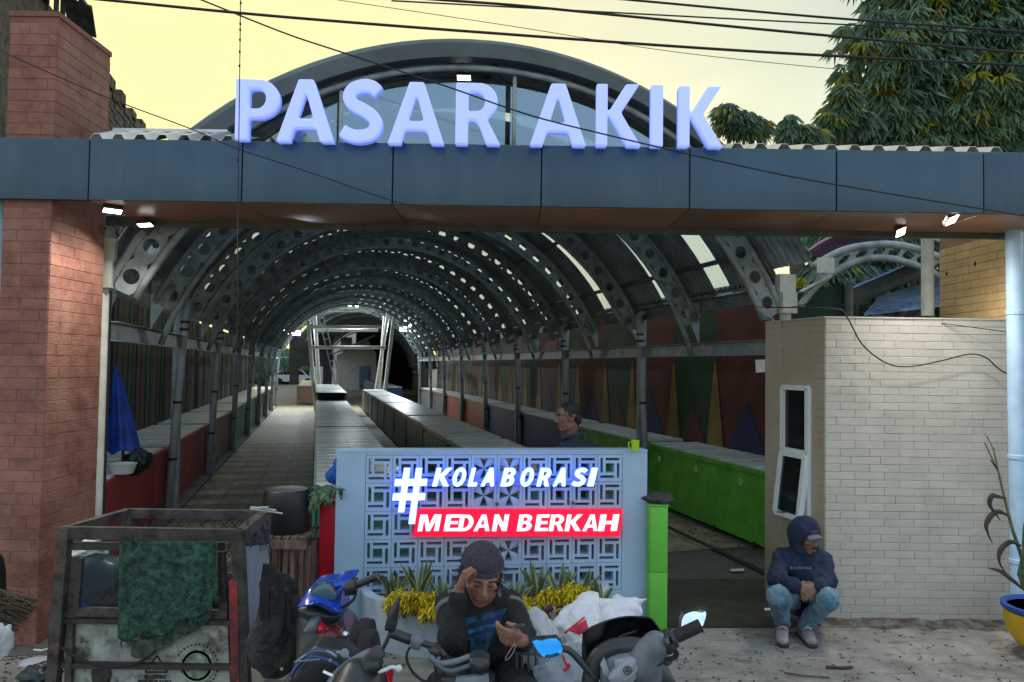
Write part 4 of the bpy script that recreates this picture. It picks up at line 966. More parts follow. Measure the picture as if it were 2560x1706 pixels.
def snake_plant(px, py, Y, nl, H, label, dark=False):
    q = P(px, py, Y); q.z = PZ-.06; t = thing('snake_plant', q, label, 'plant', 'striped plants in the half round planter')
    for i in range(nl):
        a = rnd.uniform(0, 6.28); L = H*rnd.uniform(.7,1.08); d = Vector((math.cos(a), math.sin(a)*.5, 0)); b = rnd.uniform(.08,.55); wd = rnd.uniform(.028,.045)
        base = q + d*.03
        mb = MB(); blade(mb, base, d, L, wd, b, side=Vector((1,rnd.uniform(-.5,.5),0))); lf = mb.build('leaf', m_sleaf, t, smooth=True)
        mb = MB(); blade(mb, base+Vector((0,.004,0)), d, L*.99, wd*1.25, b, side=Vector((1,rnd.uniform(-.1,.1),0))); mb.build('leaf_margin', m_sedge, lf, smooth=True)
Y5 = 5.62
for px, H, nl, l in ((985,.30,8,'striped spiky plant at the left end of the planter'),(1045,.34,9,'striped spiky plant in the left part of the planter, next to the seated man'),(1100,.24,8,'low spiky plant behind the seated man'),
                     (1290,.27,8,'spiky plant right of the seated man in the planter'),(1345,.33,9,'tall striped plant above the yellow shrubs'),(1400,.32,9,'striped plant in the right half of the planter'),(1450,.30,9,'dark spiky plant near the right end of the planter'),(1500,.24,6,'spiky plant leaning over the right end of the planter')):
    snake_plant(px, 1500, Y5 - (.12 if px in (1100,1290) else 0), nl, H, l)
def yellow_shrub(x0, x1, Y, zt, n, label):
    a = P(x0,1480,Y); b = P(x1,1480,Y); t = thing('yellow_shrub', ((a.x+b.x)/2, Y, PZ-.05), label, 'shrub', 'yellow shrubs in the half round planter')
    mb = MB(); st = MB()
    for i in range(n):
        f = rnd.random(); c = Vector((a.x+(b.x-a.x)*f, Y+rnd.gauss(0,.035), 0)); top = zt*(.75+.5*rnd.random())*(1-.35*abs(2*f-1)**2)
        c.z = PZ-.03 + top*rnd.random()**.7
        if i % 8 == 0: st.tube([(c.x,c.y,PZ-.06),c], .003, 4)
        for k_ in range(5):
            d = Vector((rnd.gauss(0,1), rnd.gauss(0,1)-.5, rnd.gauss(.1,.6))).normalized(); L = rnd.uniform(.04,.075); s = d.cross(Vector((rnd.random(),rnd.random(),1))).normalized()*.006
            dn = Vector((0,0,-L*.35)); mb.add([c-s*.4, c+s*.4, c+d*L*.55+s, c+d*L*.55-s, c+d*L+dn], [(0,1,2,3),(3,2,4)])
    mb.build('foliage', m_yleaf, t); st.build('stem', m_soil, t)
yellow_shrub(968,1085,5.32,.13,330,'yellow leaved shrub at the left end of the planter'); yellow_shrub(1060,1150,5.22,.10,220,'low yellow shrub beside the arm of the seated man')
yellow_shrub(1285,1335,5.22,.13,160,'yellow shrub at the shoulder of the seated man, right side'); yellow_shrub(1345,1400,5.27,.17,240,'yellow shrub in the middle of the right planter half'); yellow_shrub(1390,1480,5.36,.17,330,'yellow shrub at the right end of the planter')

# ================================================================ crate, drum, greens
m_crate = mat('weathered_wood', (.26,.165,.12), .85, var=.35, scale=8, stretch=(3,3,.5), bump=.3)
ca, cb = P(660,1340,5.55), P(766,1340,5.55); cz = .80
cr_ = thing('wooden_crate', ((ca.x+cb.x)/2, 5.75, 0), 'weathered slatted wooden crate under the black drum', 'crate')
x0, x1 = ca.x, cb.x
for i in range(5):
    f0 = x0 + (x1-x0)*i/5; MB().box((f0+.008+rnd.uniform(0,.01),5.56,.0),(f0+(x1-x0)/5-.022,5.58,cz-.09), Matrix.Rotation(rnd.uniform(-.03,.03),3,'Y')).build('slat', m_crate, cr_)
    MB().box((f0+.006,5.55,cz-.02),(f0+(x1-x0)/5-.012,5.95,cz), Matrix.Rotation(rnd.uniform(-.04,.04),3,'Z')).build('top_slat', m_crate, cr_)
MB().box((x0,5.54,cz-.085),(x1,5.56,cz-.022)).build('rail', m_crate, cr_); MB().box((x0,5.53,.3),(x1,5.558,.36)).build('rail', m_crate, cr_)
for y in (5.6,5.75,5.9): 
    for x in (x0,x1-.02): MB().box((x,y,0),(x+.02,y+.09,cz-.09)).build('side_slat', m_crate, cr_)
MB().box((x0+.02,5.93,0),(x1-.02,5.95,cz-.09)).build('back_board', m_crate, cr_)
dc = P(717,1310,5.78); dr = .5*(P(776,1300,5.78)-P(660,1300,5.78)).length
MB().lathe([(dr*.96,0),(dr,.02),(dr*1.0,.20),(dr*.97,.285),(dr*.93,.31),(dr*.88,.318),(0,.322)], (dc.x,5.77,cz+.004), 28).build('black_drum', m_black, label='round black plastic drum on the wooden crate', cat='drum', smooth='auto')
m_gleaf = mat('bunch_leaf', (.075,.15,.055), .45, var=.4, scale=20); 
bt = thing('leaf_bunch', P(815,1255,5.8), 'bunch of long green leaves hanging over the red tiled block', 'greens')
b0 = P(842,1222,5.85); stm = MB(); lf_m = None
for i in range(70):
    f = rnd.random(); px = 850 - 85*f + rnd.gauss(0,8); py = 1215 + 38*f*f + rnd.uniform(-6,45)*(.35+f*.5); q = P(px, py, 5.8 + rnd.gauss(0,.05))
    mb = MB(); L = rnd.uniform(.07,.12); d = Vector((-.6*f+rnd.gauss(0,.3), rnd.gauss(-.2,.3), -.5*f-.15+rnd.gauss(0,.25))).normalized(); s = d.cross(Vector((0,-1,.3))).normalized()*L*.17; nrm = s.cross(d).normalized()
    mb.add([q, q+d*L*.35+s, q+d*L*.4+nrm*.006, q+d*L*.35-s, q+d*L*.75+s*.7, q+d*L*.75-s*.7, q+d*L], [(0,2,1),(0,3,2),(1,2,4),(2,3,5),(2,5,4),(4,5,6)])
    mb.build('leaf', m_gleaf, bt, smooth=True)
    if i % 4 == 0: stm.tube([b0, b0.lerp(q,.5)+Vector((0,0,.02)), q], .003, 4)
stm.build('stem', m_gleaf, bt)
m_bluebag = sheer('blue_plastic', (.03,.17,.62), .12, .35)
link('blue_bag', sdf_mesh([('e',P(835,1190,5.95),(.07,.06,.06)),('c',P(842,1195,5.95),P(846,1150,5.97),.055,.03)], .009, .03, folds(.008,60,2), m_bluebag, 'blue_bag'), label='crumpled blue plastic bag above the green leaves', cat='bag')

# ================================================================ pot plant at the right
px_, Yp = 2622, 5.55
pq = P(2622,1600,Yp); pr0 = .30
pot = thing('flower_pot', (pq.x, Yp, 0), 'yellow flower pot with a blue rim at the foot of the downpipe', 'pot')
m_ypot = add_node_mix(mat('yellow_pot_paint', (.72,.46,.01), .5, var=.1), (.25,.2,.12), 5, .58, .8)
MB().lathe([(.16,.06),(.20,.08),(.26,.16),(.285,.25),(.285,.33)], (pq.x,Yp,0), 28).build('bowl', m_ypot, pot, smooth='auto')
MB().lathe([(.286,.34),(.302,.345),(.302,.375),(.275,.38),(.26,.34)], (pq.x,Yp,0), 28).build('rim', mat('blue_pot_rim', (.015,.07,.36), .5), pot, smooth='auto')
MB().lathe([(.19,0),(.17,.03),(.15,.062)], (pq.x,Yp,0), 20).build('foot', m_pave, pot, smooth='auto')
MB().lathe([(0,.35),(.268,.35)], (pq.x,Yp,0), 24).build('soil', m_soil, pot)
dp = thing('dying_plant', (pq.x,Yp,.36), 'tall withered plant with curled brown leaves in the yellow pot', 'plant')
m_dry = mat('withered_leaf', (.085,.06,.04), .8, var=.4, scale=15); m_stem = mat('green_brown_stem', (.16,.18,.08), .7, var=.3, scale=10)
S_ = [P(x,y,Yp) for x, y in ((2580,1530),(2556,1400),(2530,1320),(2510,1240),(2496,1180),(2484,1125),(2470,1095),(2458,1081))]
MB().tube(S_, [.014,.013,.012,.010,.007,.005,.003,.002], 8).build('stem', m_stem, dp, smooth=True)
for q0, q1 in ((4,(2462,1108)),(5,(2486,1120)),(4,(2477,1150))): MB().tube([S_[q0], P(*q1,Yp)], .004, 5).build('seed_stalk', m_dry, dp)
def curl_leaf(pts, wd, m=m_dry):
    pts = [P(x,y,Yp-.03) for x, y in pts]; mb = MB(); cs = crom(pts, 4); rows = []
    for i, p in enumerate(cs):
        t = i/(len(cs)-1); d = (cs[min(i+1,len(cs)-1)]-cs[max(i-1,0)]).normalized(); s = d.cross(Vector((math.sin(i*.5)*.3,-1,.2))).normalized()*wd*max(.05,math.sin(math.pi*min(1,.12+.88*t)))
        rows += [p-s, p+Vector((0,-.012,0)), p+s]
    mb.add(rows, [(i*3+j,i*3+j+1,(i+1)*3+j+1,(i+1)*3+j) for i in range(len(cs)-1) for j in range(2)]); mb.build('leaf', m, dp, smooth=True)
curl_leaf([(2512,1245),(2495,1242),(2480,1240),(2474,1262),(2490,1285),(2498,1300)], .018)
curl_leaf([(2520,1290),(2500,1280),(2482,1285),(2466,1310),(2470,1335),(2480,1358)], .020)
curl_leaf([(2552,1365),(2530,1355),(2510,1365),(2498,1385),(2500,1410),(2514,1432)], .020)
curl_leaf([(2560,1475),(2530,1450),(2500,1428),(2466,1420)], .018)
curl_leaf([(2545,1440),(2560,1380),(2566,1310),(2575,1290)], .025, m_gleaf); curl_leaf([(2575,1500),(2555,1450),(2560,1430),(2590,1430)], .03, m_gleaf)
# ================================================================ overhead cables
def cable(pts, Y, r, label, name='cable', extend=True):
    q = [P(x, y, Y if not isinstance(Y, tuple) else Y[0]+(Y[1]-Y[0])*i/(len(pts)-1)) for i, (x, y) in enumerate(pts)]
    if extend: q = [q[0] + (q[0]-q[1]).normalized()*1.2] + q + [q[-1] + (q[-1]-q[-2]).normalized()*1.2]
    return tag(MB().tube(crom(q, 5), r, 6).build(name, m_cable, smooth=True), label, 'cable')
cable([(261,0),(700,42),(1280,87),(1900,130),(2560,164)], (4.4,4.6), .0085, 'thick black cable crossing the sky lowest, just above the arch')
cable([(1100,0),(1280,13),(1487,33),(2000,83),(2560,133)], 4.5, .008, 'thick black cable crossing the sky, second from below over the tree')
cable([(1574,0),(2050,43),(2560,80)], 4.5, .007, 'black cable crossing the top right of the sky, highest of all')
cable([(1443,27),(1800,46),(2220,68),(2560,92)], 4.7, .005, 'thinner black cable between the two upper thick cables')
cable([(843,0),(1280,66),(1700,132),(2170,181),(2300,193)], 5.6, .0025, 'thin dark wire running down across the sky to the tree')
cable([(478,-10),(703,80),(842,127),(1112,215),(1320,287),(1527,340),(1860,417),(2090,462),(2560,540)], (4.9,5.2), .0055, 'black cable slanting across the sign letters down to the right')
cable([(0,127),(245,235),(473,321),(593,372),(780,433),(974,500),(1224,572)], (5.0,5.35), .0042, 'black cable slanting from the red pillar top across the beam', extend=False)
cable([(602,-60),(600,120),(597,360),(595,540),(594,760),(593,880)], 5.2, .0035, 'thin beaded cord hanging straight down past the letter P', 'cord', extend=False)
c_ = bpy.data.objects['cord']
for y in (8,35,60,75,100,130,165,400): MB().ell(P(602-y*.02,y,5.2), (.008,.008,.011), n=6, m=8).build('knot', m_cable, c_)
cable([(1915,769),(2083,772),(2116,791),(2156,862),(2216,908),(2274,917),(2355,902),(2423,886),(2464,894),(2502,926),(2560,952)], (6.2,6.2), .006, 'black cable looping loosely across the cream booth front', extend=False)
cable([(2060,745),(2155,781),(2175,787),(2350,808),(2560,836)], (6.9,6.1), .0035, 'thin straight wire over the top of the cream booth', extend=False)
cable([(1600,690),(1700,720),(1800,755),(1960,770),(2060,745)], (8,7), .004, 'thin wire sagging under the roof eave by the white column', extend=False)
cable([(640,530),(900,650),(1000,700)], (6.6,9), .002, 'thin wire inside the hall mouth, left half', extend=False)
# loose wires inside the open arch
for pts, l in (([(860,150),(950,190),(1050,185),(1130,160),(1180,200),(1240,215)], 'loose wire looping behind the letters A and S'),([(900,170),(1000,240),(1200,230),(1400,225),(1440,190)], 'loose wire drooping behind the letters A and R'),([(1240,150),(1250,190),(1290,215),(1330,220)], 'short wire hanging from the dark rag under the arch')):
    cable(pts, 6.9, .006, l, 'wire', extend=False)
mrg = mat('dark_rag', (.02,.022,.025), .9)
link('rag', sdf_mesh([('e',P(1200,140,6.7),(.09,.03,.04)),('e',P(1240,150,6.72),(.10,.03,.06)),('e',P(1262,140,6.7),(.05,.02,.03))], .012, .03, folds(.012,45,5), mrg, 'rag'), label='dark rag caught on wires under the arch crown', cat='rag')

# ================================================================ blue cover by the left column
m_tarp = mat('blue_tarpaulin', (.008,.055,.42), .55, var=.25, scale=6, bump=.3)
ub = P(300,1040,8.3); ut = P(280,915,8.3); um = P(302,1128,8.3)
def coverf(a, b):
    th = 2*math.pi*a; z = ut.z + (um.z-ut.z)*b; r = (.012 + .155*b**.85)*(1 + .10*math.sin(th*5+b*2) + .05*math.sin(th*9)); cx = ut.x + (um.x-ut.x)*b + .04
    return (cx + r*math.cos(th), 8.3 + r*math.sin(th), z + (.03*math.sin(th*4) if b > .95 else 0))
cov = MB().grid(coverf, 40, 14).build('folded_parasol', m_tarp, smooth=True, label='blue folded parasol cover standing by the white front column', cat='parasol')
MB().tube([(um.x+.02,8.3,.94),(um.x+.03,8.3,um.z+.1)], .015, 8).build('pole', m_steeld, cov)
m_tub = mat('white_plastic', (.6,.62,.62), .4, var=.1)
qq = P(300,1190,7.55); MB().lathe([(.10,0),(.13,.09),(.137,.1),(.125,.1),(.095,.01),(0,.01)], (qq.x, 7.6, .945), 20).build('basin', m_tub, label='white plastic basin on the red counter by the white column', cat='basin', smooth='auto')
link('black_sack', ico_noise((qq.x-.02,7.95,1.02), (.12,.12,.12), .3, 2, m_black, 'black_sack', 4), label='small black plastic sack on the red counter under the blue parasol cover', cat='sack')

# ================================================================ right hand background seen past the pillar
side = thing('side_canopy', P(2150,760,9.0), 'arched side canopy of pierced steel right of the hall', 'canopy')
def sarc(pts, Y, r, nm='arch_tube'): return MB().tube(crom([P(x,y,Y) for x, y in pts], 6), r, 8).build(nm, m_steel, side, smooth=True)
YSd = 8.2
lo_ = [(1998,768),(2045,712),(2100,672),(2165,648),(2220,646),(2265,656),(2310,672),(2360,700)]; hi_ = [(2030,668),(2085,636),(2130,620),(2190,612),(2240,612),(2290,622),(2340,640),(2390,668)]
sarc(lo_, YSd, .04); sarc(hi_, YSd, .04)
L_ = crom([P(x,y,YSd) for x, y in lo_], 4); H_ = crom([P(x,y,YSd) for x, y in hi_], 4)
wb = MB(); nW = 9
for i in range(nW):
    f0, f1 = i/nW, (i+1)/nW; g = lambda f, h: L_[min(len(L_)-1,int(f*(len(L_)-1)))].lerp(H_[min(len(H_)-1,int(f*(len(H_)-1)))], h)
    a, b, c, d = g(f0,.08), g(f1,.08), g(f1,.92), g(f0,.92); ce = (a+b+c+d)/4; K = 12; ring, sq_ = [], []
    ex, ey = ((b-a)+(c-d))/4, ((d-a)+(c-b))/4; hr = .062
    for j in range(K):
        th = 2*math.pi*j/K; dx, dy = math.cos(th), math.sin(th); m1 = max(abs(dx),abs(dy)); ring.append(ce + ex.normalized()*hr*dx + ey.normalized()*hr*dy); s_, t_ = dx/m1, dy/m1
        sq_.append(a*(1-s_)*(1-t_)/4 + b*(1+s_)*(1-t_)/4 + c*(1+s_)*(1+t_)/4 + d*(1-s_)*(1+t_)/4)
    vs = [p+Vector((0,o,0)) for o in (-.006,.006) for p in ring+sq_]; N = 2*K; fs = []
    for j in range(K): q = (j+1) % K; fs += [(j,q,K+q,K+j),(N+q,N+j,N+K+j,N+K+q),(j,N+j,N+q,q)]
    wb.add(vs, fs)
wb.build('web', m_steel, side)
def corr(p00, p10, p01, p11, n, m, name, parent, h=.03, bow=0.0):
    """corrugated sheet between four corners; ridges run from the first to the second edge"""
    mb = MB(); nu = 8; nv = n*4; p00, p10, p01, p11 = map(Vector, (p00,p10,p01,p11)); nr = (p10-p00).cross(p01-p00).normalized()
    if nr.z < 0: nr = -nr
    return mb.grid(lambda a, b: (p00.lerp(p10,a)).lerp(p01.lerp(p11,a), b) + nr*(h*(1 if int(round(b*nv)) % 4 in (1,2) else 0) + bow*4*a*(1-a)), nu, nv, .004).build(name, m, parent)
corr(P(2022,628,8.5), P(2235,582,8.5), P(2045,648,10.2), P(2330,600,10.2), 9, m_purl, 'roof_sheet', side, .03, .12)
corr(P(2235,582,8.5), P(2420,640,8.5), P(2330,600,10.2), P(2500,640,10.2), 9, m_purl, 'roof_sheet', side, .03, .06)
MB().bar(P(2000,730,8.2), P(2075,690,8.2), .1,.02).build('brace_plate', m_wsteel, side)
MB().box((P(2044,660,8.0).x,8.0,P(2044,682,8.0).z),(P(2086,660,8.0).x,8.02,P(2086,645,8.0).z)).build('lit_plate', m_wsteel, side)
# low blue roofed sheds behind the booth
sh1 = thing('shed', P(2200,740,13), 'low shed with a pale blue corrugated roof behind the booth', 'shed')
corr(P(2150,735,11), P(2040,745,11.2), P(2310,660,11), P(2230,652,15), 12, m_blueroof, 'roof', sh1, .035)
corr(P(2060,752,11.0), P(2290,662,11.0), P(2120,720,14), P(2330,640,14), 10, m_blueroof, 'roof', sh1, .035)
MB().box((P(2060,800,14).x,14,0),(P(2330,800,14).x,14.2,P(2200,700,14).z)).build('wall', m_dark, sh1)
sh2 = thing('shed', P(2270,760,9.6), 'lower shed with a deep blue corrugated roof close behind the booth', 'shed')
corr(P(2160,790,9.0), P(2370,765,9.0), P(2200,745,9.9), P(2420,680,9.9), 12, m_blueroof, 'roof', sh2, .03)
MB().box((P(2150,800,9.2).x,9.0,0),(P(2600,800,9.2).x,9.1,P(2300,800,9.0).z)).build('wall', m_dark, sh2)
MB().tube([P(2130,745,9.7), P(2310,668,9.7)], .11, 8).build('dark_gutter', m_steeld, sh2)
gs = thing('green_hoarding', P(2070,760,8.6), 'dark green hoarding right of the white front column', 'hoarding')
g4 = [P(1985,830,8.5),P(2125,830,8.5),P(2115,715,8.5),P(1985,722,8.5)]
slab(*g4, .03, (0,1,0)).build('board', mat('dark_green_board', (.006,.04,.024), .7), gs); MB().tube([P(2122,712,8.45),P(2122,830,8.45)], .05, 8).build('edge_post', m_steeld, gs)

# ================================================================ old building upper left
UO, ZO = -3.45, 6.62
ob = thing('old_house', T(UO-.2, 14, 0), 'tall old brick side wall with a broken stubbed top behind the red pillar', 'house')
m_oldb = mat('old_dark_brick', (.13,.10,.085), .9, var=.4, scale=8, bump=.4)
MB(TM).box((UO-.3,9.0,0),(UO,24,ZO)).build('wall', m_oldb, ob)
obm = {}
row = 0; z = 4.3
while z < ZO - .08:
    v = 11.8 + (row % 2)*.14
    while v < 17.4:
        if rnd.random() < .9 and v < 15.6:
            if 'b' not in obm: obm['b'] = MB(TM).box((UO,0,0),(UO+.02,.25,.085)).mesh('brick', m_oldb)
            o = bpy.data.objects.new('brick', obm['b']); C.objects.link(o); o.parent = ob; o.location = T(rnd.uniform(-.008,.012), v, z) - WL[ob.name]
        v += .27
    z += .10; row += 1
for i in range(14):
    v = 10.2 + i*.78; MB(TM).box((UO-.3,v,ZO),(UO+.05,v+.3+rnd.uniform(0,.1),ZO+.10+rnd.uniform(-.03,.12))).build('coping_stub', m_oldb, ob)
    MB(TM).box((UO-.28,v+.3,ZO-.1),(UO+.04,v+.8,ZO+rnd.uniform(.0,.06))).build('ledge', m_oldb, ob)
rf = thing('tiled_roof', T(-4.2,10.6,6.7), 'weathered dark roof with a ragged overhang above the red pillar', 'roof')
m_rt = mat('dark_roof_tile', (.10,.105,.10), .85, var=.4, scale=6, bump=.4)
MB(TM).grid(lambda a, b: (UO+.22-1.6*b, 8.9+2.1*a, 6.95+.9*b), 4, 4, .05).build('deck', m_rt, rf)
for i in range(9): MB(TM).bar((UO+.25,9.0+i*.23,6.98),(UO-1.3,9.0+i*.23,7.86), .12, .05).build('tile', m_rt, rf)
MB(TM).bar((UO+.28,8.9,6.93),(UO+.30,11.15,6.90), .06, .05).build('eave_board', m_rt, rf); MB(TM).bar((UO+.22,11.0,6.92),(UO+.1,11.7,6.78), .35, .025, up=(.2,0,1)).build('torn_sheet', m_rt, rf)
for v in (10.4,10.75,11.0): MB(TM).bar((UO+.05,v,ZO),(UO+.05,v,6.95), .05, .05).build('strut', m_rt, rf)
tw = thing('weed', P(205,110,6.15), 'dry weed sprouting from the top of the red pillar', 'weed')
for i, (x, y) in enumerate(((203,88),(215,92),(226,114),(196,95),(185,85),(160,55))):
    MB().tube([P(203 if i < 3 else 180,118 if i < 3 else 98,6.1), P(x,y,6.1)], [.006,.002], 5).build('stalk', m_dry, tw)

# ================================================================ trees
m_leaf1 = mat('mango_leaf', (.135,.21,.115), .4, var=.45, scale=1.2, col2=(.05,.115,.08)); m_leaf2 = mat('mango_leaf_sunlit', (.34,.33,.02), .45, var=.3, scale=1.5)
m_bark = mat('bark', (.10,.075,.055), .9, var=.3, bump=.5)
def tree(base, trunk_h, lobes, nclump, L, label, seed, sunlit=.12, group='trees right of the hall'):
    r_ = random.Random(seed); t = thing('leafy_tree', base, label, 'tree', group); base = Vector(base)
    tk = MB(); top = base + Vector((0,0,trunk_h)); tk.tube([base, base.lerp(top,.5)+Vector((.15,0,0)), top], [.30*trunk_h/5,.22*trunk_h/5,.15*trunk_h/5], 10); tk.build('trunk', m_bark, t, smooth=True)
    lim = MB(); mb = MB(); my = MB()
    for c, rr in lobes:
        c = Vector(c); lim.tube([top.lerp(base,.2), top.lerp(c,.5)+Vector((0,0,-.2)), c], [.10,.06,.02], 6)
        n = int(nclump*(rr[0]*rr[2])/sum(q[1][0]*q[1][2] for q in lobes))
        for i in range(n):
            d = Vector((r_.gauss(0,1), r_.gauss(0,1)-.55, r_.gauss(0,1)+.1)).normalized(); s = r_.uniform(.72,1.06) if r_.random() < .8 else r_.uniform(.3,.7)
            p = c + Vector((d.x*rr[0], d.y*rr[1], d.z*rr[2]))*s; out = d.copy(); out.z = .1; out.normalize()
            tgt = my if (r_.random() < sunlit and (d.x < -.1 or d.z > .4)) else mb  # yellow leaves on the left and top: low sunlight put into their colour
            for k_ in range(r_.randint(9,15)):
                a = r_.uniform(0,6.28); dr = (Vector((math.cos(a), math.sin(a), 0))*r_.uniform(.25,.85) + out*.35 + Vector((0,0,-r_.uniform(.45,1.25)))).normalized()
                l = L*r_.uniform(.7,1.25); side = dr.cross(Vector((r_.gauss(0,.5), -1, r_.gauss(0,.4)))).normalized()*l*r_.uniform(.065,.10); q = p + Vector((math.cos(a),math.sin(a),0))*.03
                q1 = q + dr*l*.45 + Vector((0,0,.03)); q2 = q + dr*l
                tgt.add([q, q1+side, q2, q1-side], [(0,1,2,3)])
    lim.build('limb', m_bark, t, smooth=True); mb.build('crown', m_leaf1, t)
    if my.v: my.build('sunlit_leaves', m_leaf2, t)
    return t
def lob(px, py, Y, wpx, hpx, dy=.8): k_ = Y/FPX; return (P(px,py,Y), (wpx*k_, min(wpx,hpx)*k_*dy, hpx*k_))
Yt = 15
tree((P(2400,900,Yt).x, Yt, 0), 4.6, [lob(2420,60,Yt,230,150),lob(2260,150,Yt,170,150),lob(2480,230,Yt,190,170),lob(2220,290,Yt,170,95),lob(2380,330,Yt,200,110),lob(2130,310,Yt,80,50),lob(2330,-60,Yt,190,120),lob(2560,80,Yt,190,260)], 3500, .36, 'big drooping leafy tree filling the upper right of the sky', 3, .16)
tree((P(1850,900,13).x, 13, 0), 4.4, [lob(1842,305,13,38,34),lob(1815,285,13,18,35),lob(1885,320,13,32,22)], 95, .28, 'small tree top just right of the last letter K', 5, .12)
tree((P(1990,900,13.5).x, 13.5, 0), 4.3, [lob(1995,330,13.5,40,22),lob(1965,305,13.5,10,22),lob(2030,335,13.5,25,18)], 75, .28, 'small tree top between the letter K and the big tree', 6, .2)
tree((P(2110,900,14).x, 14, 0), 4.5, [lob(2110,250,14,26,45),lob(2090,300,14,30,30),lob(2140,300,14,30,30)], 105, .28, 'slender tree top leaning beside the big tree', 8, .15)
tree((P(2090,900,12).x+.4, 12.2, 0), 2.4, [lob(2080,600,12,110,35),lob(2230,600,12.5,110,40),lob(2390,590,12.5,80,60),lob(2090,690,12,90,45),lob(2230,690,12.6,110,45),lob(2360,720,12.6,60,60)], 620, .3, 'dark leafy shrub behind the side canopy', 11, .12)
tree((P(2110,900,16).x, 16.5, 0), 2.0, [lob(2120,690,16,70,30)], 110, .3, 'small bush above the pale blue shed roof', 12, .3)
# ================================================================ the far end: second hall, street, trees, cars
fh = thing('far_hall', T(3, 50, 0), 'second dark barrel roofed hall beyond the portal frame', 'hall')
def far(a, r, v): uc = 2.3 + (v-38)*.075; return (uc + r*math.cos(R(a)), v, ZC + .1 + r*math.sin(R(a)))
mbf = MB(TM); mbf.grid(lambda a, b: far(8+140*a, 3.75, 38+27*b), 30, 20, .04); mbf.build('roof', m_roof, fh)
for i in range(8): MB(TM).tube([far(8+140*j/30, 3.55, 39.5+3.4*i) for j in range(31)], .06, 6).build('rib', m_steel, fh)
MB(TM).add([(5.3,37.2,0),(8.0,65,0),(8.0,65,3.2),(5.3,37.2,3.2)], [(0,1,2,3)]).build('wall', m_dark, fh)
MB(TM).box((3.2,64.5,0),(9.5,64.7,6.2)).build('added_end_wall', m_dark, fh)  # dark wall added to shut out the yellow sky at this end
for i in range(5):
    f = .25 + .12*i
    for z in (.35,.75): 
        q = T(5.25+2.7*f, 37.2+27.8*f, EYE-.9+ (0.55 if z > .5 else 0) + .35); MB().ell(q, (.05,.05,.06), n=6, m=8).build('wall_lamp', m_white, fh)
counter(3.2, 4.2, 37.5, 52, .95, -1, 'blue', 'dark blue counter row running on into the far hall', 'counters in the far hall', strips=False, doors=.9)
counter(-.9, .1, 38.5, 50, .95, 0, 'tan', 'brown counter in the open beyond the portal frame', 'counters in the far hall', strips=False, doors=1.4)
kk = thing('kiosk', T(-1.0, 44, 0), 'dark kiosk with two posts in the open yard beyond the hall', 'kiosk')
MB(TM).box((-1.5,43,1.9),(.9,44.5,3.7)).build('upper_box', m_dark, kk)
for u in (-1.45,.35): MB(TM).box((u,43,.9),(u+.5,43.5,1.95)).build('pillar', m_dark, kk)
MB(TM).box((-3.0,42.8,2.35),(-1.5,44,2.42)).build('awning', m_steel, kk)
gh = thing('gabled_house', T(3.6, 62, 0), 'pale gabled house seen deep through the far hall', 'house')
mg = mat('pale_plaster', (.6,.58,.54), .8)
MB(TM).prism([(1.5,0),(4.6,0),(4.6,2.9),(3.9,4.0),(1.5,2.7)], lambda u,z:(u,60,z), lambda u,z:(u,64,z)).build('wall', mg, gh)
MB(TM).bar((1.1,59.7,2.75),(4.4,59.7,4.35),.9,.14,up=(-.5,0,1)).build('roof', mg, gh); MB(TM).box((3.3,59.9,0),(4.1,59.98,1.9)).build('door', m_blueroof, gh)
fb_ = thing('far_sky_cover', T(2, 72, 0), 'pale tall box with windows added to cover the sky beyond the far hall', 'building')
MB(TM).box((-.6,70,0),(6,74,7.5)).build('wall', mg, fb_)  # box added to cover the yellow sky seen through the far hall
for i in range(3):
    for j in range(2): MB(TM).box((.2+1.9*i,69.94,3.2+2.2*j),(1.2+1.9*i,69.99,4.5+2.2*j)).build('window', m_glass, fb_)
m_car = mat('white_car_paint', (.75,.77,.78), .25, var=.02, coat=.5)
def car(u, v, yaw, label, body):
    t = thing('parked_car', T(u, v), label, 'car', 'cars parked in the far street'); M = Matrix.Translation(T(u,v)) @ Matrix.Rotation(TH+yaw,4,'Z')
    MB(M).prism([(-2.1,.3),(2.1,.3),(2.15,.75),(1.3,.9),(.75,1.42),(-1.0,1.45),(-1.75,.95),(-2.1,.85)], lambda x,z:(x,-.8,z), lambda x,z:(x,.8,z)).build('body', body, t)
    for y in (-.81,.805): MB(M).prism([(-1.55,.95),(1.1,.95),(.68,1.36),(-.95,1.38)], lambda x,z:(x,y,z), lambda x,z:(x,y+.005,z)).build('window', m_glass, t)
    for x in (-1.3,1.35):
        for y in (-.82,.66): MB(M).tube([(x,y,.32),(x,y+.16,.32)], .32, 16).build('wheel', m_rubber, t)
    for y in (-.6,.45): MB(M).box((2.13,y,.55),(2.17,y+.2,.68)).build('headlight', m_white, t)
car(-4.2, 74, .3, 'dark parked car at the left edge of the far opening', mat('dark_car_paint', (.04,.05,.055), .3, coat=.5))
car(-2.2, 74, .1, 'white parked car behind the dark kiosk pillar', m_car); car(1.6, 76, -.1, 'white parked car behind the leaning ladder', m_car)
trp = T(-4.6, 68); tree((trp.x,trp.y,0), 4.5, [((trp.x,trp.y,3.6),(1.6,2,1.6)),((trp.x+1.4,trp.y,2.6),(1.2,1.5,1.0)),((trp.x-1,trp.y,2.5),(2,1.5,1.5))], 330, .7, 'hazy tree at the street beyond the left aisle', 21, .1, 'trees beyond the far end of the hall')
trp = T(1.5, 80); tree((trp.x,trp.y,0), 5, [((trp.x,trp.y,2.6),(5,3,1.6)),((trp.x-5,trp.y,2.2),(4,3,1.6)),((trp.x+6,trp.y,2.6),(5,3,1.8))], 700, .9, 'wide pale tree mass closing the view at the far end', 22, .1, 'trees beyond the far end of the hall')
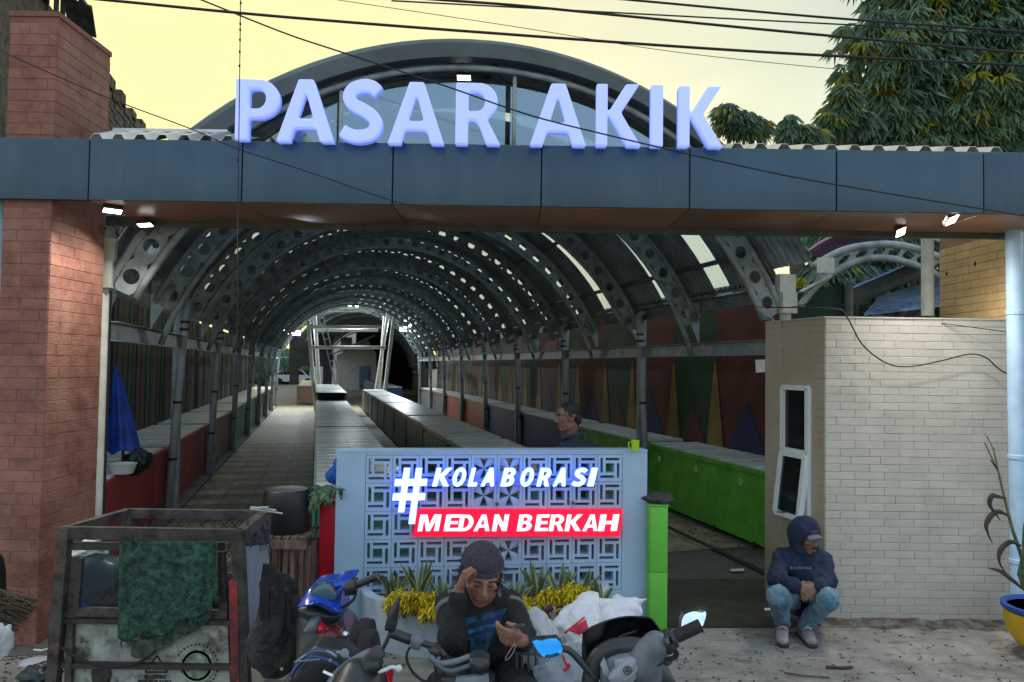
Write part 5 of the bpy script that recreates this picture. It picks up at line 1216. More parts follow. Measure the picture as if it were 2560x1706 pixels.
# added dark wall and roof keeping outside light off the hall's right side
nb = thing('side_light_blocker', T(9, 24, 0), 'added dark wall and roof blocking light along the right side of the hall', 'building')
MB(TM).box((6.6,11,0),(6.9,37,3.3)).build('wall', m_dark, nb); MB(TM).box((6.3,11,3.3),(9.5,37,3.4)).build('roof', m_roof, nb)
# ================================================================ helpers for shells and draped patches
def puff(name, pts, Y, depth, bulge, m, parent=None, tilt=(0,0), rings=4, rr=0, back=True, **kw):
    """rounded shell panel: outline seen along sight lines at depth Y, domed towards the road, closed at the back"""
    if rr: pts = round_poly(pts, rr)
    elif len(pts) > 7: c_ = [(*p, 0) for p in pts]; q_ = crom(c_[-2:] + c_ + c_[:2], 3); pts = [(p.x, p.y) for p in q_[6:-7]]
    cx = sum(p[0] for p in pts)/len(pts); cy = sum(p[1] for p in pts)/len(pts); k = len(pts); vs, fs = [], []
    yy = lambda x, y: Y + tilt[0]*(x-cx)/100 + tilt[1]*(y-cy)/100
    if back: vs += [P(x,y,yy(x,y)) + Vector((0,depth,0)) for x, y in pts]
    n0 = 1 if back else 0
    for r_ in range(rings):
        s = math.cos(r_/rings*math.pi/2*.96) if r_ else 1; h = math.sin(r_/rings*math.pi/2)
        vs += [P(cx+(x-cx)*s, cy+(y-cy)*s, yy(x,y)) - Vector((0,bulge*h,0)) for x, y in pts]
    vs.append(P(cx,cy,Y) - Vector((0,bulge,0)))
    for r_ in range(rings-1+n0): fs += [(r_*k+i, r_*k+(i+1)%k, (r_+1)*k+(i+1)%k, (r_+1)*k+i) for i in range(k)]
    L_ = (rings-1+n0)*k; fs += [(L_+i, L_+(i+1)%k, len(vs)-1) for i in range(k)]
    if back: fs.append(tuple(range(k-1,-1,-1)))
    return MB().add(vs, fs).build(name, m, parent, smooth='auto', **kw)
def px_(pts, ox, oy, s): return [(ox+x/s, oy+y/s) for x, y in pts]
def bvh_of(o):
    me = o.data; w = WL[o.name] if False else Vector((0,0,0)); return BVHTree.FromPolygons([v.co for v in me.vertices], [list(p.vertices) for p in me.polygons])
def drape(bv, quad_, nu, nv, off, m, name, parent, fallback=4.0):
    """cloth patch lying on a surface, its corners found along sight lines"""
    tl, tr, br, bl = quad_; vs = []; last = None
    for i in range(nu+1):
        for j in range(nv+1):
            a, b = i/nu, j/nv; x = (tl[0]*(1-a)+tr[0]*a)*(1-b)+(bl[0]*(1-a)+br[0]*a)*b; y = (tl[1]*(1-a)+tr[1]*a)*(1-b)+(bl[1]*(1-a)+br[1]*a)*b
            d = ray(x, y).normalized(); h = bv.ray_cast(CAM, d)
            if h[0] is None: q = P(x, y, last if last else fallback)
            else: q = h[0] - d*off; last = q.y
            vs.append(q)
    w = nv+1; fs = [(i*w+j, i*w+j+1, (i+1)*w+j+1, (i+1)*w+j) for i in range(nu) for j in range(nv)]
    N = len(vs); vs += [v + (v-CAM).normalized()*(off+.004) for v in vs]; fs += [tuple(N+k_ for k_ in reversed(f)) for f in fs]
    for i in range(nu): fs += [(i*w, (i+1)*w, N+(i+1)*w, N+i*w), (i*w+nv, N+i*w+nv, N+(i+1)*w+nv, (i+1)*w+nv)]
    for j in range(nv): fs += [(j, N+j, N+j+1, j+1), (nu*w+j, nu*w+j+1, N+nu*w+j+1, N+nu*w+j)]
    return MB().add(vs, fs).build(name, m, parent, smooth=True)

# ================================================================ handcart at the left
m_cart = add_node_mix(mat('rusty_cart_frame', (.075,.06,.052), .7, var=.4, scale=9, bump=.4), (.20,.09,.05), 7, .58, .75)
m_cartw = add_node_mix(mat('worn_white_board', (.50,.52,.46), .7, var=.25, scale=6, bump=.2), (.07,.055,.04), 5, .5, .62)
m_redp = add_node_mix(mat('worn_red_paint', (.42,.03,.035), .55, var=.3, scale=9), (.05,.03,.03), 8, .45, .6)
FL_, FR_ = P(155,1330,4.42), P(603,1338,4.42); BL_, BR_ = P(321,1278,5.0), P(662,1288,5.0)
for q in (FL_, FR_, BL_, BR_): q.z = 1.075
cart = thing('handcart', (FL_+FR_+BL_+BR_)/4*1 - Vector((0,0,1.075)), 'rusty box handcart with a green cloth hung over its front', 'cart')
for nm, a, b, w, h in (('front_rail',FL_,FR_,.04,.07),('back_rail',BL_,BR_,.04,.06),('side_rail',FL_,BL_,.05,.06),('side_rail',FR_,BR_,.06,.07)): MB().bar(a,b,w,h).build(nm, m_cart, cart)
FLb, FRb = P(132,1730,4.42), P(612,1730,4.42)
for nm, a, b, m in (('post',FL_+Vector((.02,0,.03)),FLb,m_cart),('post',FR_+Vector((-.02,0,.03)),FRb,m_cart),('post',BL_,Vector((BL_.x,BL_.y,.15)),m_cart),('post',BR_,Vector((BR_.x,BR_.y,.15)),m_cart)): MB().bar(a, b, .065, .06, up=(0,1,0)).build(nm, m, cart)
MB().bar(P(586,1450,4.41), P(592,1720,4.41), .05, .05, up=(0,1,0)).build('red_post', m_redp, cart)
for y0, y1, x0, x1, h in ((1365,1366,178,560,.045),(1528,1536,150,570,.05),(1552,1556,160,590,.03)): MB().bar(P(x0,y0,4.44), P(x1,y1,4.44), .03, h).build('cross_rail', m_cart, cart)
MB().bar(P(196,1395,4.45), P(186,1530,4.45), .06, .03, up=(0,1,0)).build('inner_post', m_cart, cart); MB().bar(P(552,1380,4.45), P(560,1530,4.45), .05, .03, up=(0,1,0)).build('inner_post', m_cart, cart)
MB().bar(P(178,1560,4.43), P(172,1730,4.43), .035, .03, up=(0,1,0)).build('inner_post', m_cart, cart)
w4 = [P(158,1722,4.46), P(575,1722,4.46), P(568,1556,4.46), P(165,1556,4.46)]
fb = slab(*w4, .015, (0,1,0)).build('front_board', m_cartw, cart)
MB().box((min(FL_.x,FLb.x),4.42,.28),(FR_.x,4.98,.31)).build('floor_board', m_cart, cart)
MB().add([(FR_.x+.01,4.45,.3),(BR_.x+.01,4.99,.3),(BR_.x,4.99,.62),(FR_.x,4.45,.62),(FR_.x-.01,4.45,.3),(BR_.x-.01,4.99,.3),(BR_.x-.015,4.99,.62),(FR_.x-.015,4.45,.62)],[(0,1,2,3),(7,6,5,4),(0,4,5,1),(1,5,6,2),(2,6,7,3),(3,7,4,0)]).build('side_board', m_cartw, cart)
for x in (-2.45,-1.8):
    MB().lathe([(.20,-.02),(.22,-.015),(.22,.015),(.20,.02)], (x,4.72,.22), 24, Matrix.Rotation(R(90),3,'Y')).build('wheel_tyre', m_rubber, cart); MB().lathe([(.03,-.03),(.03,.03)], (x,4.72,.22), 10, Matrix.Rotation(R(90),3,'Y')).build('wheel_hub', m_steel, cart)
# chain link netting across the back
nt_ = MB(); 
for i in range(-4, 16):
    for s in (1,-1):
        pts = []
        for t in (0,1):
            f = (i + (t*4 if s > 0 else 4-t*4))/12.0; pts.append((BL_.x+(BR_.x-BL_.x)*min(1,max(0,f)), 4.99, .72 + (.33*t)))
        nt_.tube(pts, .003, 4)
nt_.build('netting', m_cart, cart, kind='stuff')
# printed marks on the front board
m_ink = mat('dark_print', (.03,.03,.028), .8, var=.2); m_pgreen = mat('pale_green_print', (.35,.42,.30), .8, var=.4, scale=20)
FM = lambda px, py: Matrix(((1,0,0,P(px,py,4.458).x),(0,0,-1,4.4575),(0,1,0,P(px,py,4.458).z),(0,0,0,1)))
kx = 4.458/FPX; x_ = 0; pr_root = fb
def fword(txt, px0, px1, py0, py1, m):
    tot = sum(glyph(c)[1] + .14 for c in txt); h = (py1-py0)*kx; sc_ = (px1-px0)*kx/tot; x = 0
    for c in txt:
        if glyph(c)[0]: link('print_letter', glyph_mesh(c, glyph(c)[1]*sc_, h, FM(px0,py1) @ Matrix.Translation((x,0,0)), m, .002, 0, 0, 0, 'print_letter'), fb)
        x += (glyph(c)[1]+.14)*sc_
fword('WARNING', 360, 415, 1687, 1697, m_ink); fword('AREA INI DI PANTAU', 343, 432, 1700, 1709, m_ink)
for a, b in (((363,1681),(392,1640)),((392,1640),(418,1681)),((418,1681),(363,1681))): MB().bar(P(*a,4.456), P(*b,4.456), .008, .003, up=(0,1,0)).build('warning_triangle', m_ink, fb)
MB().tube([P(378,1668,4.4555), P(392,1660,4.4555), P(402,1664,4.4555)], [.004,.009,.003], 6).build('warning_symbol', m_ink, fb)
q = P(492,1665,4.456); M_ = Matrix.Rotation(R(90),3,'X')
MB().lathe([(.09,0),(.093,.002),(.104,.002),(.107,0)], q, 28, M_).build('round_emblem_ring', m_pgreen, fb); MB().lathe([(.0,.002),(.075,.002),(.076,0)], q, 24, M_).build('round_emblem', m_pgreen, fb)
for i in range(26):
    a = R(150-i*11); MB().box((q.x+.125*math.cos(a)-.004,4.454,q.z+.125*math.sin(a)-.005),(q.x+.125*math.cos(a)+.004,4.4575,q.z+.125*math.sin(a)+.005)).build('emblem_letter', m_ink, fb)
link('dark_blotch', ico_noise(P(253,1690,4.452), (.055,.006,.06), .25, 1.5, m_cart, 'dark_blotch', 3, 3), cart)
MB().tube(crom([P(x,y,4.40) for x, y in ((152,1618),(185,1640),(240,1662),(300,1666),(350,1655),(385,1632))], 4), .009, 6).build('rubber_strap', m_rubber, cart, smooth=True)
# green fringed cloth
m_gcl = add_node_mix(mat('green_matted_cloth', (.075,.20,.14), .95, var=.45, scale=28, bump=.9, bscale=90), (.015,.04,.03), 22, .5, .66, stretch=(.6,1,1.6))
def clf(a, b):
    x = 300+245*a + b*(-3+8*a); yb = 1592 - 100*a**2.4 + 10*math.sin(a*17); y = 1353 + (yb-1353)*b
    q = P(x, y, 4.385); fold = .012*math.sin(a*22+b*2)*b + .035*max(0,a-.72)*math.sin(a*60)*1.2 + .006*noise.noise(Vector((a*14,b*14,2))); q.y += fold - .012*b; return q
cl = MB().grid(clf, 70, 36, .008).build('green_cloth', m_gcl, smooth=True, label='matted green fringed cloth hung over the front of the handcart', cat='cloth')
fg = MB()
for i in range(110):
    a = rnd.random()**.8; q = clf(a, 1.0); L = rnd.uniform(.02,.05); fg.tube([q, q+Vector((rnd.gauss(0,.008),-.006,-L*.6)), q+Vector((rnd.gauss(0,.02),-.004,-L))], [.003,.002,.001], 4)
fg.build('fringe', m_gcl, cl, kind='stuff')
l2 = lambda a, b: P(330+200*a, 1600-75*a**2+ (40+10*math.sin(a*9))*b*(1-.6*a), 4.40) + Vector((0,-.01*math.sin(a*14),0))
MB().grid(l2, 24, 8, .006).build('under_cloth', mat('grey_green_cloth', (.10,.12,.09), .95, var=.4, scale=25, bump=.6), cl, smooth=True)
# things inside the cart
m_clear = sheer('dirty_clear_plastic', (.16,.22,.24), .35, .3)
link('clear_sack', sdf_mesh([('b',P(255,1462,4.72),(.17,.12,.17),None,.06),('e',P(240,1420,4.7),(.13,.09,.09))], .014, .04, folds(.012,28,3), m_clear, 'clear_sack'), label='dirty see through sack standing inside the handcart', cat='sack')
link('blue_pack', sdf_mesh([('b',P(258,1515,4.68),(.16,.10,.05),None,.03)], .012, .02, folds(.008,40,6), mat('deep_blue_plastic', (.006,.02,.36), .5, var=.3), 'blue_pack'), label='deep blue plastic pack at the bottom of the handcart', cat='pack')
link('refuse', ico_noise((-2.15,4.75,.55), (.42,.2,.22), .35, 2.6, mat('dark_refuse', (.03,.035,.04), .8, var=.5, scale=14, bump=.5), 'refuse', 6), label='dark heap of refuse filling the handcart', cat='refuse')
link('white_scraps', ico_noise(P(225,1378,4.75), (.08,.07,.05), .5, 3, m_white, 'white_scraps', 9), label='crumpled white scraps under the front rail of the handcart', cat='scraps')
sk = thing('stick_bundle', P(650,1275,4.85), 'few pale sticks lying on the rear corner of the handcart', 'sticks')
for a, b in (((625,1272),(706,1284)),((628,1268),(690,1276)),((640,1270),(670,1268))): MB().tube([P(*a,4.9), P(*b,4.82)], .006, 5).build('stick', m_pipe, sk)
# grey sheet and ragged strips on the cart's right side
m_sheet = sheer('grey_white_plastic', (.40,.45,.52), .10, .45)
def shf(a, b):
    x = 606+66*a - (20*a*b + (8*b if a > .5 else 0)) ; y = 1367 - 5*a + (238+60*(1-a))*b
    q = P(x, y, 4.40 + .5*a*(1-.6*b)); q.y += .014*math.sin(a*15+b*3) + .01*noise.noise(Vector((a*6,b*6,1))); return q
MB().grid(shf, 24, 30, .003).build('plastic_sheet', m_sheet, smooth=True, label='grey white plastic sheet hanging on the right side of the handcart', cat='sheet')
rg = MB()
for i in range(70):
    x = rnd.uniform(618,672); y = rnd.uniform(1300,1322); q = P(x, y, 4.45+(x-610)/60*.5); L = rnd.uniform(.08,.17)
    rg.tube([q, q+Vector((rnd.gauss(0,.015),-.02,-L*.5)), q+Vector((rnd.gauss(0,.03),-.01,-L))], .0035, 4)
rg.build('rag_strips', mat('blue_grey_rag', (.10,.12,.15), .9, var=.6, scale=30), kind='stuff', label='bunch of blue grey rag strips tied to the side rail of the handcart', cat='rags')
# backpack hanging beside the cart
m_bp = add_node_mix(mat('dusty_black_canvas', (.045,.044,.044), .9, var=.4, scale=14, bump=.5), (.10,.095,.09), 9, .55, .8)
bp = thing('backpack', P(690,1700,4.1), 'dusty black backpack with loose straps hanging on the handcart', 'backpack')
b_ = lambda x, y, Y=4.12: P(600+x/4.811, 1380+y/4.811, Y)
pr = [('c',b_(420,420),b_(440,1000),.085,.12),('c',b_(560,500),b_(600,1000),.055,.09),('e',b_(430,1180),(.16,.10,.11)),('c',b_(330,1150),b_(380,1380),.10,.07),('c',b_(520,1100),b_(560,1330),.10,.06)]
link('body', sdf_mesh(pr, .011, .06, lambda X,Y,Z: crumple(.014,15,2)(X,Y,Z)+crumple(.006,48,5)(X,Y,Z), m_bp, 'body'), bp)
link('pocket', sdf_mesh([('b',b_(440,780,4.02),(.075,.03,.15),Matrix.Rotation(.12,3,'Y'),.025)], .009, .02, folds(.006,50,8), m_bp, 'pocket'), bp)
def strap(pts, Y, w, m, nm='strap'):
    c_ = crom([b_(x,y,Y) for x, y in pts], 5); rows = []
    for i, p in enumerate(c_):
        d = (c_[min(i+1,len(c_)-1)]-c_[max(i-1,0)]).normalized(); s = d.cross(Vector((0,-1,0))).normalized()*w/2; rows += [p-s, p+s, p+s+Vector((0,.008,0)), p-s+Vector((0,.008,0))]
    n = len(c_); MB().add(rows, [(i*4+j, i*4+(j+1)%4, i*4+4+(j+1)%4, i*4+4+j) for i in range(n-1) for j in range(4)] + [(3,2,1,0), (n*4-4,n*4-3,n*4-2,n*4-1)]).build(nm, m, bp, smooth='auto')
m_str = mat('black_webbing', (.016,.016,.017), .85, var=.3)
strap([(330,150),(300,400),(290,700),(300,830)], 3.98, .05, m_str); strap([(340,150),(440,400),(560,650),(590,900),(700,960)], 3.97, .03, m_str); strap([(480,300),(520,600),(500,900),(430,1080),(330,1190),(200,1200)], 3.96, .016, m_str); strap([(400,300),(560,320),(660,520),(700,850),(760,930)], 4.0, .04, m_bp)
MB().tube([b_(330,60,4.2), b_(330,160,4.0)], .012, 6).build('hook', m_steeld, bp)

# ================================================================ blue scooter
m_bluep = mat('glossy_blue_paint', (.004,.06,.46), .22, var=.03, coat=.6); m_dash = mat('smoked_dash_glass', (.06,.12,.16), .12, var=0, spec=.7)
m_bk = mat('satin_black_plastic', (.03,.033,.036), .38, var=.15); m_grey = mat('scooter_grey_plastic', (.16,.185,.225), .45, var=.12, scale=20); add_node_mix(m_bk, (.085,.082,.078), 15, .54, .82); add_node_mix(m_grey, (.10,.105,.115), 9, .52, .8); m_lgrey = mat('light_grey_plastic', (.30,.32,.38), .4, var=.05)
m_chrome = mat('chrome', (.75,.75,.75), .12, metal=1, var=0); m_redlamp = mat('red_lens', (.62,.015,.03), .15, var=0); m_maroon = add_node_mix(mat('maroon_shell', (.16,.02,.02), .2, var=.3, scale=20), (.36,.18,.14), 16, .56, .66, stretch=(2.5,1,.5))
S2 = lambda pts: px_(pts, 600, 1380, 4.811)
q = P(810,1600,3.7); bs = thing('motor_scooter', (q.x, 4.0, 0), 'blue scooter with angled dashboard parked in front of the red block', 'scooter')
puff('handlebar_cowl', S2([(690,652),(750,560),(830,440),(930,392),(1130,366),(1205,338),(1330,318),(1350,350),(1262,398),(1232,470),(1232,600),(1226,742),(1150,745),(1060,700),(1000,668),(900,640),(760,662)]), 3.62, .16, .055, m_bluep, bs, tilt=(.05,-.12))
puff('dashboard', S2([(848,505),(900,440),(965,402),(1065,388),(1140,498),(1142,578),(1000,560),(850,532)]), 3.565, .02, .006, m_dash, bs, rings=2)
puff('dash_rim', S2([(800,540),(880,420),(960,385),(1080,375),(1160,490),(1160,600),(1000,580),(820,560)]), 3.585, .02, .010, m_bk, bs, rings=2)
puff('under_cowl', S2([(695,690),(760,660),(900,640),(1050,695),(1210,750),(1200,820),(1100,872),(950,852),(780,800),(705,740)]), 3.63, .2, .04, m_bk, bs)
for pts, r_ in (([(1290,430),(1400,405)],.030),([(1395,398),(1655,292)],.019)): MB().tube([P(*p,3.6) for p in S2(pts)], r_, 12).build('grip' if r_ < .02 else 'switch_gear', m_bk, bs, smooth='auto')
puff('switch_block', S2([(1240,420),(1330,345),(1390,350),(1412,440),(1380,520),(1260,530)]), 3.6, .06, .02, m_bk, bs)
for off in (0,14): MB().tube(crom([P(*p,3.6) for p in S2([(1400,470+off),(1370,560+off),(1300,620+off),(1235,660+off)])], 4), .005, 6).build('cable', m_cable, bs, smooth=True)
link('front_shield', sdf_mesh([('c',P(800,1560,3.95),P(790,1700,3.75),.12,.10),('c',P(800,1560,3.9),P(830,1640,4.1),.1,.1),('c',P(835,1600,4.0),Vector((q.x+.05,4.3,.28)),.08,.06)], .015, .04, None, m_bk, 'front_shield'), bs)
puff('grey_cover', S2([(765,950),(830,830),(930,808),(945,850),(925,975),(800,985)]), 3.5, .05, .03, m_grey, bs)
puff('tail_lamp', S2([(932,960),(930,905),(960,865),(1040,950),(1000,975)]), 3.5, .04, .02, m_redlamp, bs, rings=3)
puff('maroon_cover', S2([(925,975),(1000,945),(1090,930),(1180,960),(1210,1020),(1205,1130),(1150,1165),(1040,1130),(960,1060)]), 3.48, .06, .05, m_maroon, bs)
MB().ell(P(600+1255/4.811,1380+1010/4.811,3.55), (.024,.02,.026)).build('turn_signal', m_chrome, bs, smooth=True)
puff('leg_shield', S2([(1215,1060),(1300,1140),(1400,1310),(1320,1330),(1220,1180)]), 3.55, .06, .02, mat('dark_blue_panel', (.03,.06,.12), .3), bs)
link('scooter_seat', sdf_mesh([('c',Vector((q.x-.05,3.85,.50)),Vector((q.x-.1,4.5,.52)),.09,.11)], .02, .03, None, m_bk, 'scooter_seat'), bs)
for y in (3.55, 4.75): MB().lathe([(.17,-.045),(.23,-.04),(.24,0),(.23,.04),(.17,.045)], (q.x, y, .24), 24, Matrix.Rotation(R(90),3,'Y')).build('wheel', m_rubber, bs, smooth='auto')
# ---------------------------------------------------------------- black motorcycle with blue piping
q = P(790,1690,3.1); bm_ = thing('motorcycle', (q.x, 3.3, 0), 'black motorcycle with blue piping on its rounded tail, nearest the handcart', 'motorcycle')
puff('tail_cowl', S2([(560,1640),(620,1430),(700,1270),(830,1172),(930,1124),(1080,1134),(1270,1180),(1345,1262),(1400,1320),(1380,1640)]), 3.15, .10, .06, m_bk, bm_, rings=6)
m_blpipe = mat('blue_piping', (.012,.05,.24), .25, coat=.4); m_silv = mat('silver_piping', (.32,.35,.42), .3, metal=.5)
for pts, m, r_ in (([(640,1460),(760,1292),(935,1228),(1100,1275),(1200,1330),(1250,1400)],m_blpipe,.008),([(700,1290),(850,1185),(935,1148),(1080,1165),(1190,1230)],m_silv,.006),([(1180,1172),(1280,1195),(1370,1300)],m_silv,.007),([(820,1190),(930,1135),(1060,1148)],m_blpipe,.006)):
    MB().tube(crom([P(*p,3.10) - Vector((0,.03,0)) for p in S2(pts)], 5), r_, 8).build('piping', m, bm_, smooth=True)
MB().bar(P(736,1655,3.06), P(800,1648,3.03), .012, .004).build('seat_seam', m_grey, bm_)
for xx_, yy_ in ((705,1672),(826,1650),(846,1672)): MB().lathe([(.007,0),(.007,.005),(0,.006)], P(xx_,yy_,3.06), 10, Matrix.Rotation(R(90),3,'X')).build('bolt', m_chrome, bm_)
MB().lathe([(.018,0),(.018,.004),(0,.006)], P(600+1262/4.811,1380+1215/4.811,3.06), 14, Matrix.Rotation(R(90),3,'X')).build('badge', m_lgrey, bm_)
MB().tube([P(*p,3.0) for p in S2([(1000,1440),(1130,1500)])], .007, 8).build('peg', m_chrome, bm_)
link('frame', sdf_mesh([('c',Vector((q.x,3.3,.55)),Vector((q.x,3.9,.5)),.09,.10),('c',Vector((q.x,3.7,.5)),Vector((q.x,3.6,.3)),.12,.1)], .02, .04, None, m_bk, 'frame'), bm_)
for y in (3.1, 4.2): MB().lathe([(.24,-.045),(.29,-.035),(.30,0),(.29,.035),(.24,.045)], (q.x, y, .30), 26, Matrix.Rotation(R(90),3,'Y')).build('wheel', m_rubber, bm_, smooth='auto')
# ---------------------------------------------------------------- grey fairing motorcycle in front with mirror
q = P(900,1700,2.95); gm = thing('motorcycle', (q.x, 2.7, 0), 'grey fairing motorcycle with a black mirror and white brake lever at the bottom edge', 'motorcycle')
puff('fairing', S2([(1020,1600),(1150,1490),(1300,1390),(1480,1300),(1520,1340),(1560,1480),(1540,1640),(1000,1640)]), 2.95, .12, .05, m_grey, gm, rings=4)
puff('red_side', [(955,1695),(968,1682),(976,1700),(974,1725),(950,1725)], 2.93, .08, .02, m_redlamp, gm)
K5 = lambda pts: px_(pts, 560, 1280, 3.677)
MB().tube([P(*p,2.86) for p in K5([(1330,1420),(1440,1400)])], .030, 12).build('switch_gear', m_bk, gm, smooth='auto')
MB().lathe([(.026,-.02),(.03,-.015),(.03,.012),(.022,.016),(0,.017)], P(941,1636,2.86), 16, Matrix.Rotation(R(75),3,'X')).build('brake_reservoir', m_bk, gm, smooth='auto')
MB().lathe([(.034,-.03),(.04,-.02),(.04,.02),(.03,.03),(0,.03)], P(930,1658,2.88), 18, Matrix.Rotation(R(75),3,'X')).build('clamp_drum', m_bk, gm, smooth='auto')
MB().tube(crom([P(*p,2.84) for p in K5([(1420,1470),(1480,1455),(1535,1430),(1590,1432)])], 4), .0075, 8).build('brake_lever', m_white, gm, smooth=True); MB().ell(P(560+1605/3.677,1280+1440/3.677,2.84), (.014,.012,.014)).build('lever_ball', m_white, gm, smooth=True)
MB().tube(crom([P(*p,2.85) for p in K5([(1330,1290),(1400,1320),(1420,1380)])], 4), .004, 6).build('hose', m_redlamp, gm, smooth=True)
puff('mirror', px_([(228,1090),(240,1000),(275,900),(320,830),(350,808),(356,860),(345,980),(325,1085),(290,1112)], 900, 1280, 3.677), 2.9, .03, .022, m_bk, gm, rings=4)
MB().tube(crom([P(*p,2.9) for p in px_([(280,1105),(245,1190),(210,1260),(200,1300)], 900, 1280, 3.677)], 4), .008, 8).build('mirror_stem', m_bk, gm, smooth=True)
link('lower_body', sdf_mesh([('c',P(900,1720,2.9),Vector((q.x-.05,2.3,.6)),.11,.13),('c',Vector((q.x,2.9,.7)),Vector((q.x,2.75,.4)),.1,.08)], .02, .05, None, m_bk, 'lower_body'), gm)
for y in (1.9, 3.1): MB().lathe([(.24,-.045),(.29,-.035),(.30,0),(.29,.035),(.24,.045)], (q.x, y, .30), 26, Matrix.Rotation(R(90),3,'Y')).build('wheel', m_rubber, gm, smooth='auto')
# ---------------------------------------------------------------- motorcycle the man sits on
q = P(1140,1690,3.1); mm_ = thing('motorcycle', (q.x+.1, 3.4, 0), 'old black motorcycle with bare handlebars under the seated man', 'motorcycle')
K9 = lambda pts: px_(pts, 900, 1280, 3.677)
def tb(pts, Y, r_, nm, m, n=10): return MB().tube(crom([P(*p,Y) for p in K9(pts)], 4), r_, n).build(nm, m, mm_, smooth=True)
tb([(275,1105),(470,1178)], 3.05, .021, 'grip', m_bk, 12); tb([(470,1178),(600,1215),(700,1250),(780,1330)], 3.05, .013, 'handlebar', m_bk)
puff('switch_block', K9([(462,1150),(490,1118),(560,1145),(585,1190),(545,1275),(480,1260),(455,1205)]), 3.04, .05, .02, m_grey, mm_)
puff('clutch_clamp', K9([(620,1260),(690,1235),(740,1270),(735,1330),(660,1335)]), 3.03, .05, .02, m_bk, mm_)
tb([(640,1330),(720,1390),(800,1390),(900,1370),(1010,1330)], 3.0, .012, 'handlebar', m_grey); tb([(690,1390),(770,1450),(850,1465),(960,1430),(1060,1390)], 2.98, .010, 'brake_lever', m_steeld)
puff('throttle_housing', K9([(1000,1370),(1040,1340),(1120,1335),(1180,1370),(1185,1430),(1130,1490),(1050,1480),(1005,1430)]), 2.98, .07, .03, m_bk, mm_)
tb([(462,1240),(430,1310),(440,1390),(490,1480),(560,1540),(640,1575)], 3.0, .0055, 'cable', m_cable, 6); tb([(700,1330),(690,1420),(720,1520),(780,1560)], 3.0, .005, 'cable', m_cable, 6); tb([(780,1400),(770,1480),(800,1560)], 3.0, .005, 'cable', m_cable, 6)
puff('meter_cover', K9([(700,1500),(780,1470),(900,1490),(960,1560),(960,1640),(690,1640)]), 3.02, .08, .03, m_bk, mm_)
puff('front_number_board', K9([(880,1530),(1180,1500),(1190,1640),(870,1640)]), 2.99, .02, .004, mat('grey_blue_plate', (.25,.30,.36), .5), mm_, rings=2)
sx = P(1215,1700,3.7).x
link('tank_and_seat', sdf_mesh([('c',Vector((q.x+.02,3.15,.62)),Vector((sx-.02,3.45,.60)),.10,.11),('c',Vector((sx,3.5,.50)),Vector((sx+.1,4.15,.52)),.11,.11),('c',Vector((sx,3.5,.45)),Vector((sx,3.4,.25)),.1,.1)], .02, .04, None, m_bk, 'tank_and_seat'), mm_)
for x, y in ((q.x-.02,2.95),(sx+.12,4.25)): MB().lathe([(.24,-.045),(.29,-.035),(.30,0),(.29,.035),(.24,.045)], (x, y, .30), 26, Matrix.Rotation(R(80),3,'Y')).build('wheel', m_rubber, mm_, smooth='auto')
MB().tube([P(1120,1660,3.05), Vector((q.x-.02,2.95,.3))], .02, 8).build('fork', m_steeld, mm_)

# ================================================================ scooter with visor at the right
V4 = lambda pts: px_(pts, 1400, 1400, 5.115)
q = P(1560,1690,2.72); vs_ = thing('motor_scooter', (q.x, 2.4, 0), 'grey scooter seen from its saddle with black visor, mirrors and grip', 'scooter')
top_ = V4([(300,930),(420,860),(600,790),(740,752),(870,733),(1010,736),(1150,750),(1205,800),(1260,880),(1312,972)]); bot_ = V4([(372,1450),(420,1350),(480,1215),(545,1160),(620,1120),(700,1085),(800,1066),(900,1062),(1060,1075),(1240,1010)])
tp, bt_ = crom([(*p,0) for p in top_], 3), crom([(*p,0) for p in bot_], 3); n_ = len(tp)
def vis(a, b):
    f = a*(n_-1); i = min(int(f), n_-2); t = f-i; A_, B_ = tp[i].lerp(tp[i+1], t), bt_[i].lerp(bt_[i+1], t); p = B_.lerp(A_, b)
    return P(p.x, p.y, 2.80 + .10*math.sin(math.pi*a) - .03*b + .04*math.sin(math.pi*b))
MB().grid(vis, 36, 12, .006).build('visor', mat('black_visor', (.004,.004,.005), .18, var=0), vs_, smooth='auto')
puff('visor_side', V4([(300,930),(372,1450),(330,1420),(285,1270),(288,1100)]), 2.80, .03, .01, m_bk, vs_, rings=2)
rim = [(360,1600),(390,1450),(430,1330),(480,1210),(620,1120),(800,1066),(950,1068),(1065,1080),(1000,1160),(800,1165),(680,1200),(590,1270),(540,1330),(515,1420),(520,1530),(500,1600)]
cr_pts = crom([P(*p,2.74) for p in V4([(380,1580),(410,1430),(470,1270),(560,1180),(690,1120),(830,1098),(960,1105),(1060,1120)])], 5)
MB().tube(cr_pts, [.032]*len(cr_pts), 10).build('dash_hood', m_bk, vs_, smooth=True)
puff('dash_panel', V4([(505,1390),(540,1300),(600,1240),(720,1190),(850,1165),(1000,1165),(1090,1240),(1080,1400),(960,1620),(560,1620),(530,1520)]), 2.72, .10, .02, m_grey, vs_, rings=3)
puff('left_dash_plate', V4([(515,1350),(570,1255),(640,1440),(600,1500),(550,1480)]), 2.695, .02, .008, m_lgrey, vs_, rings=2)
puff('upper_dash_plate', V4([(690,1285),(860,1250),(750,1380),(710,1420)]), 2.69, .02, .005, m_lgrey, vs_, rings=2)
puff('key_cover', V4([(612,1520),(640,1462),(760,1345),(880,1255),(990,1255),(1040,1320),(1065,1392),(1010,1480),(930,1570),(800,1610),(640,1560)]), 2.68, .03, .014, m_lgrey, vs_, rings=4, rr=1.5)
puff('key_cover_ridge', V4([(800,1530),(960,1410),(985,1320),(1000,1400),(930,1510),(830,1560)]), 2.664, .01, .006, mat('pale_grey_plastic', (.40,.42,.48), .4), vs_, rings=2)
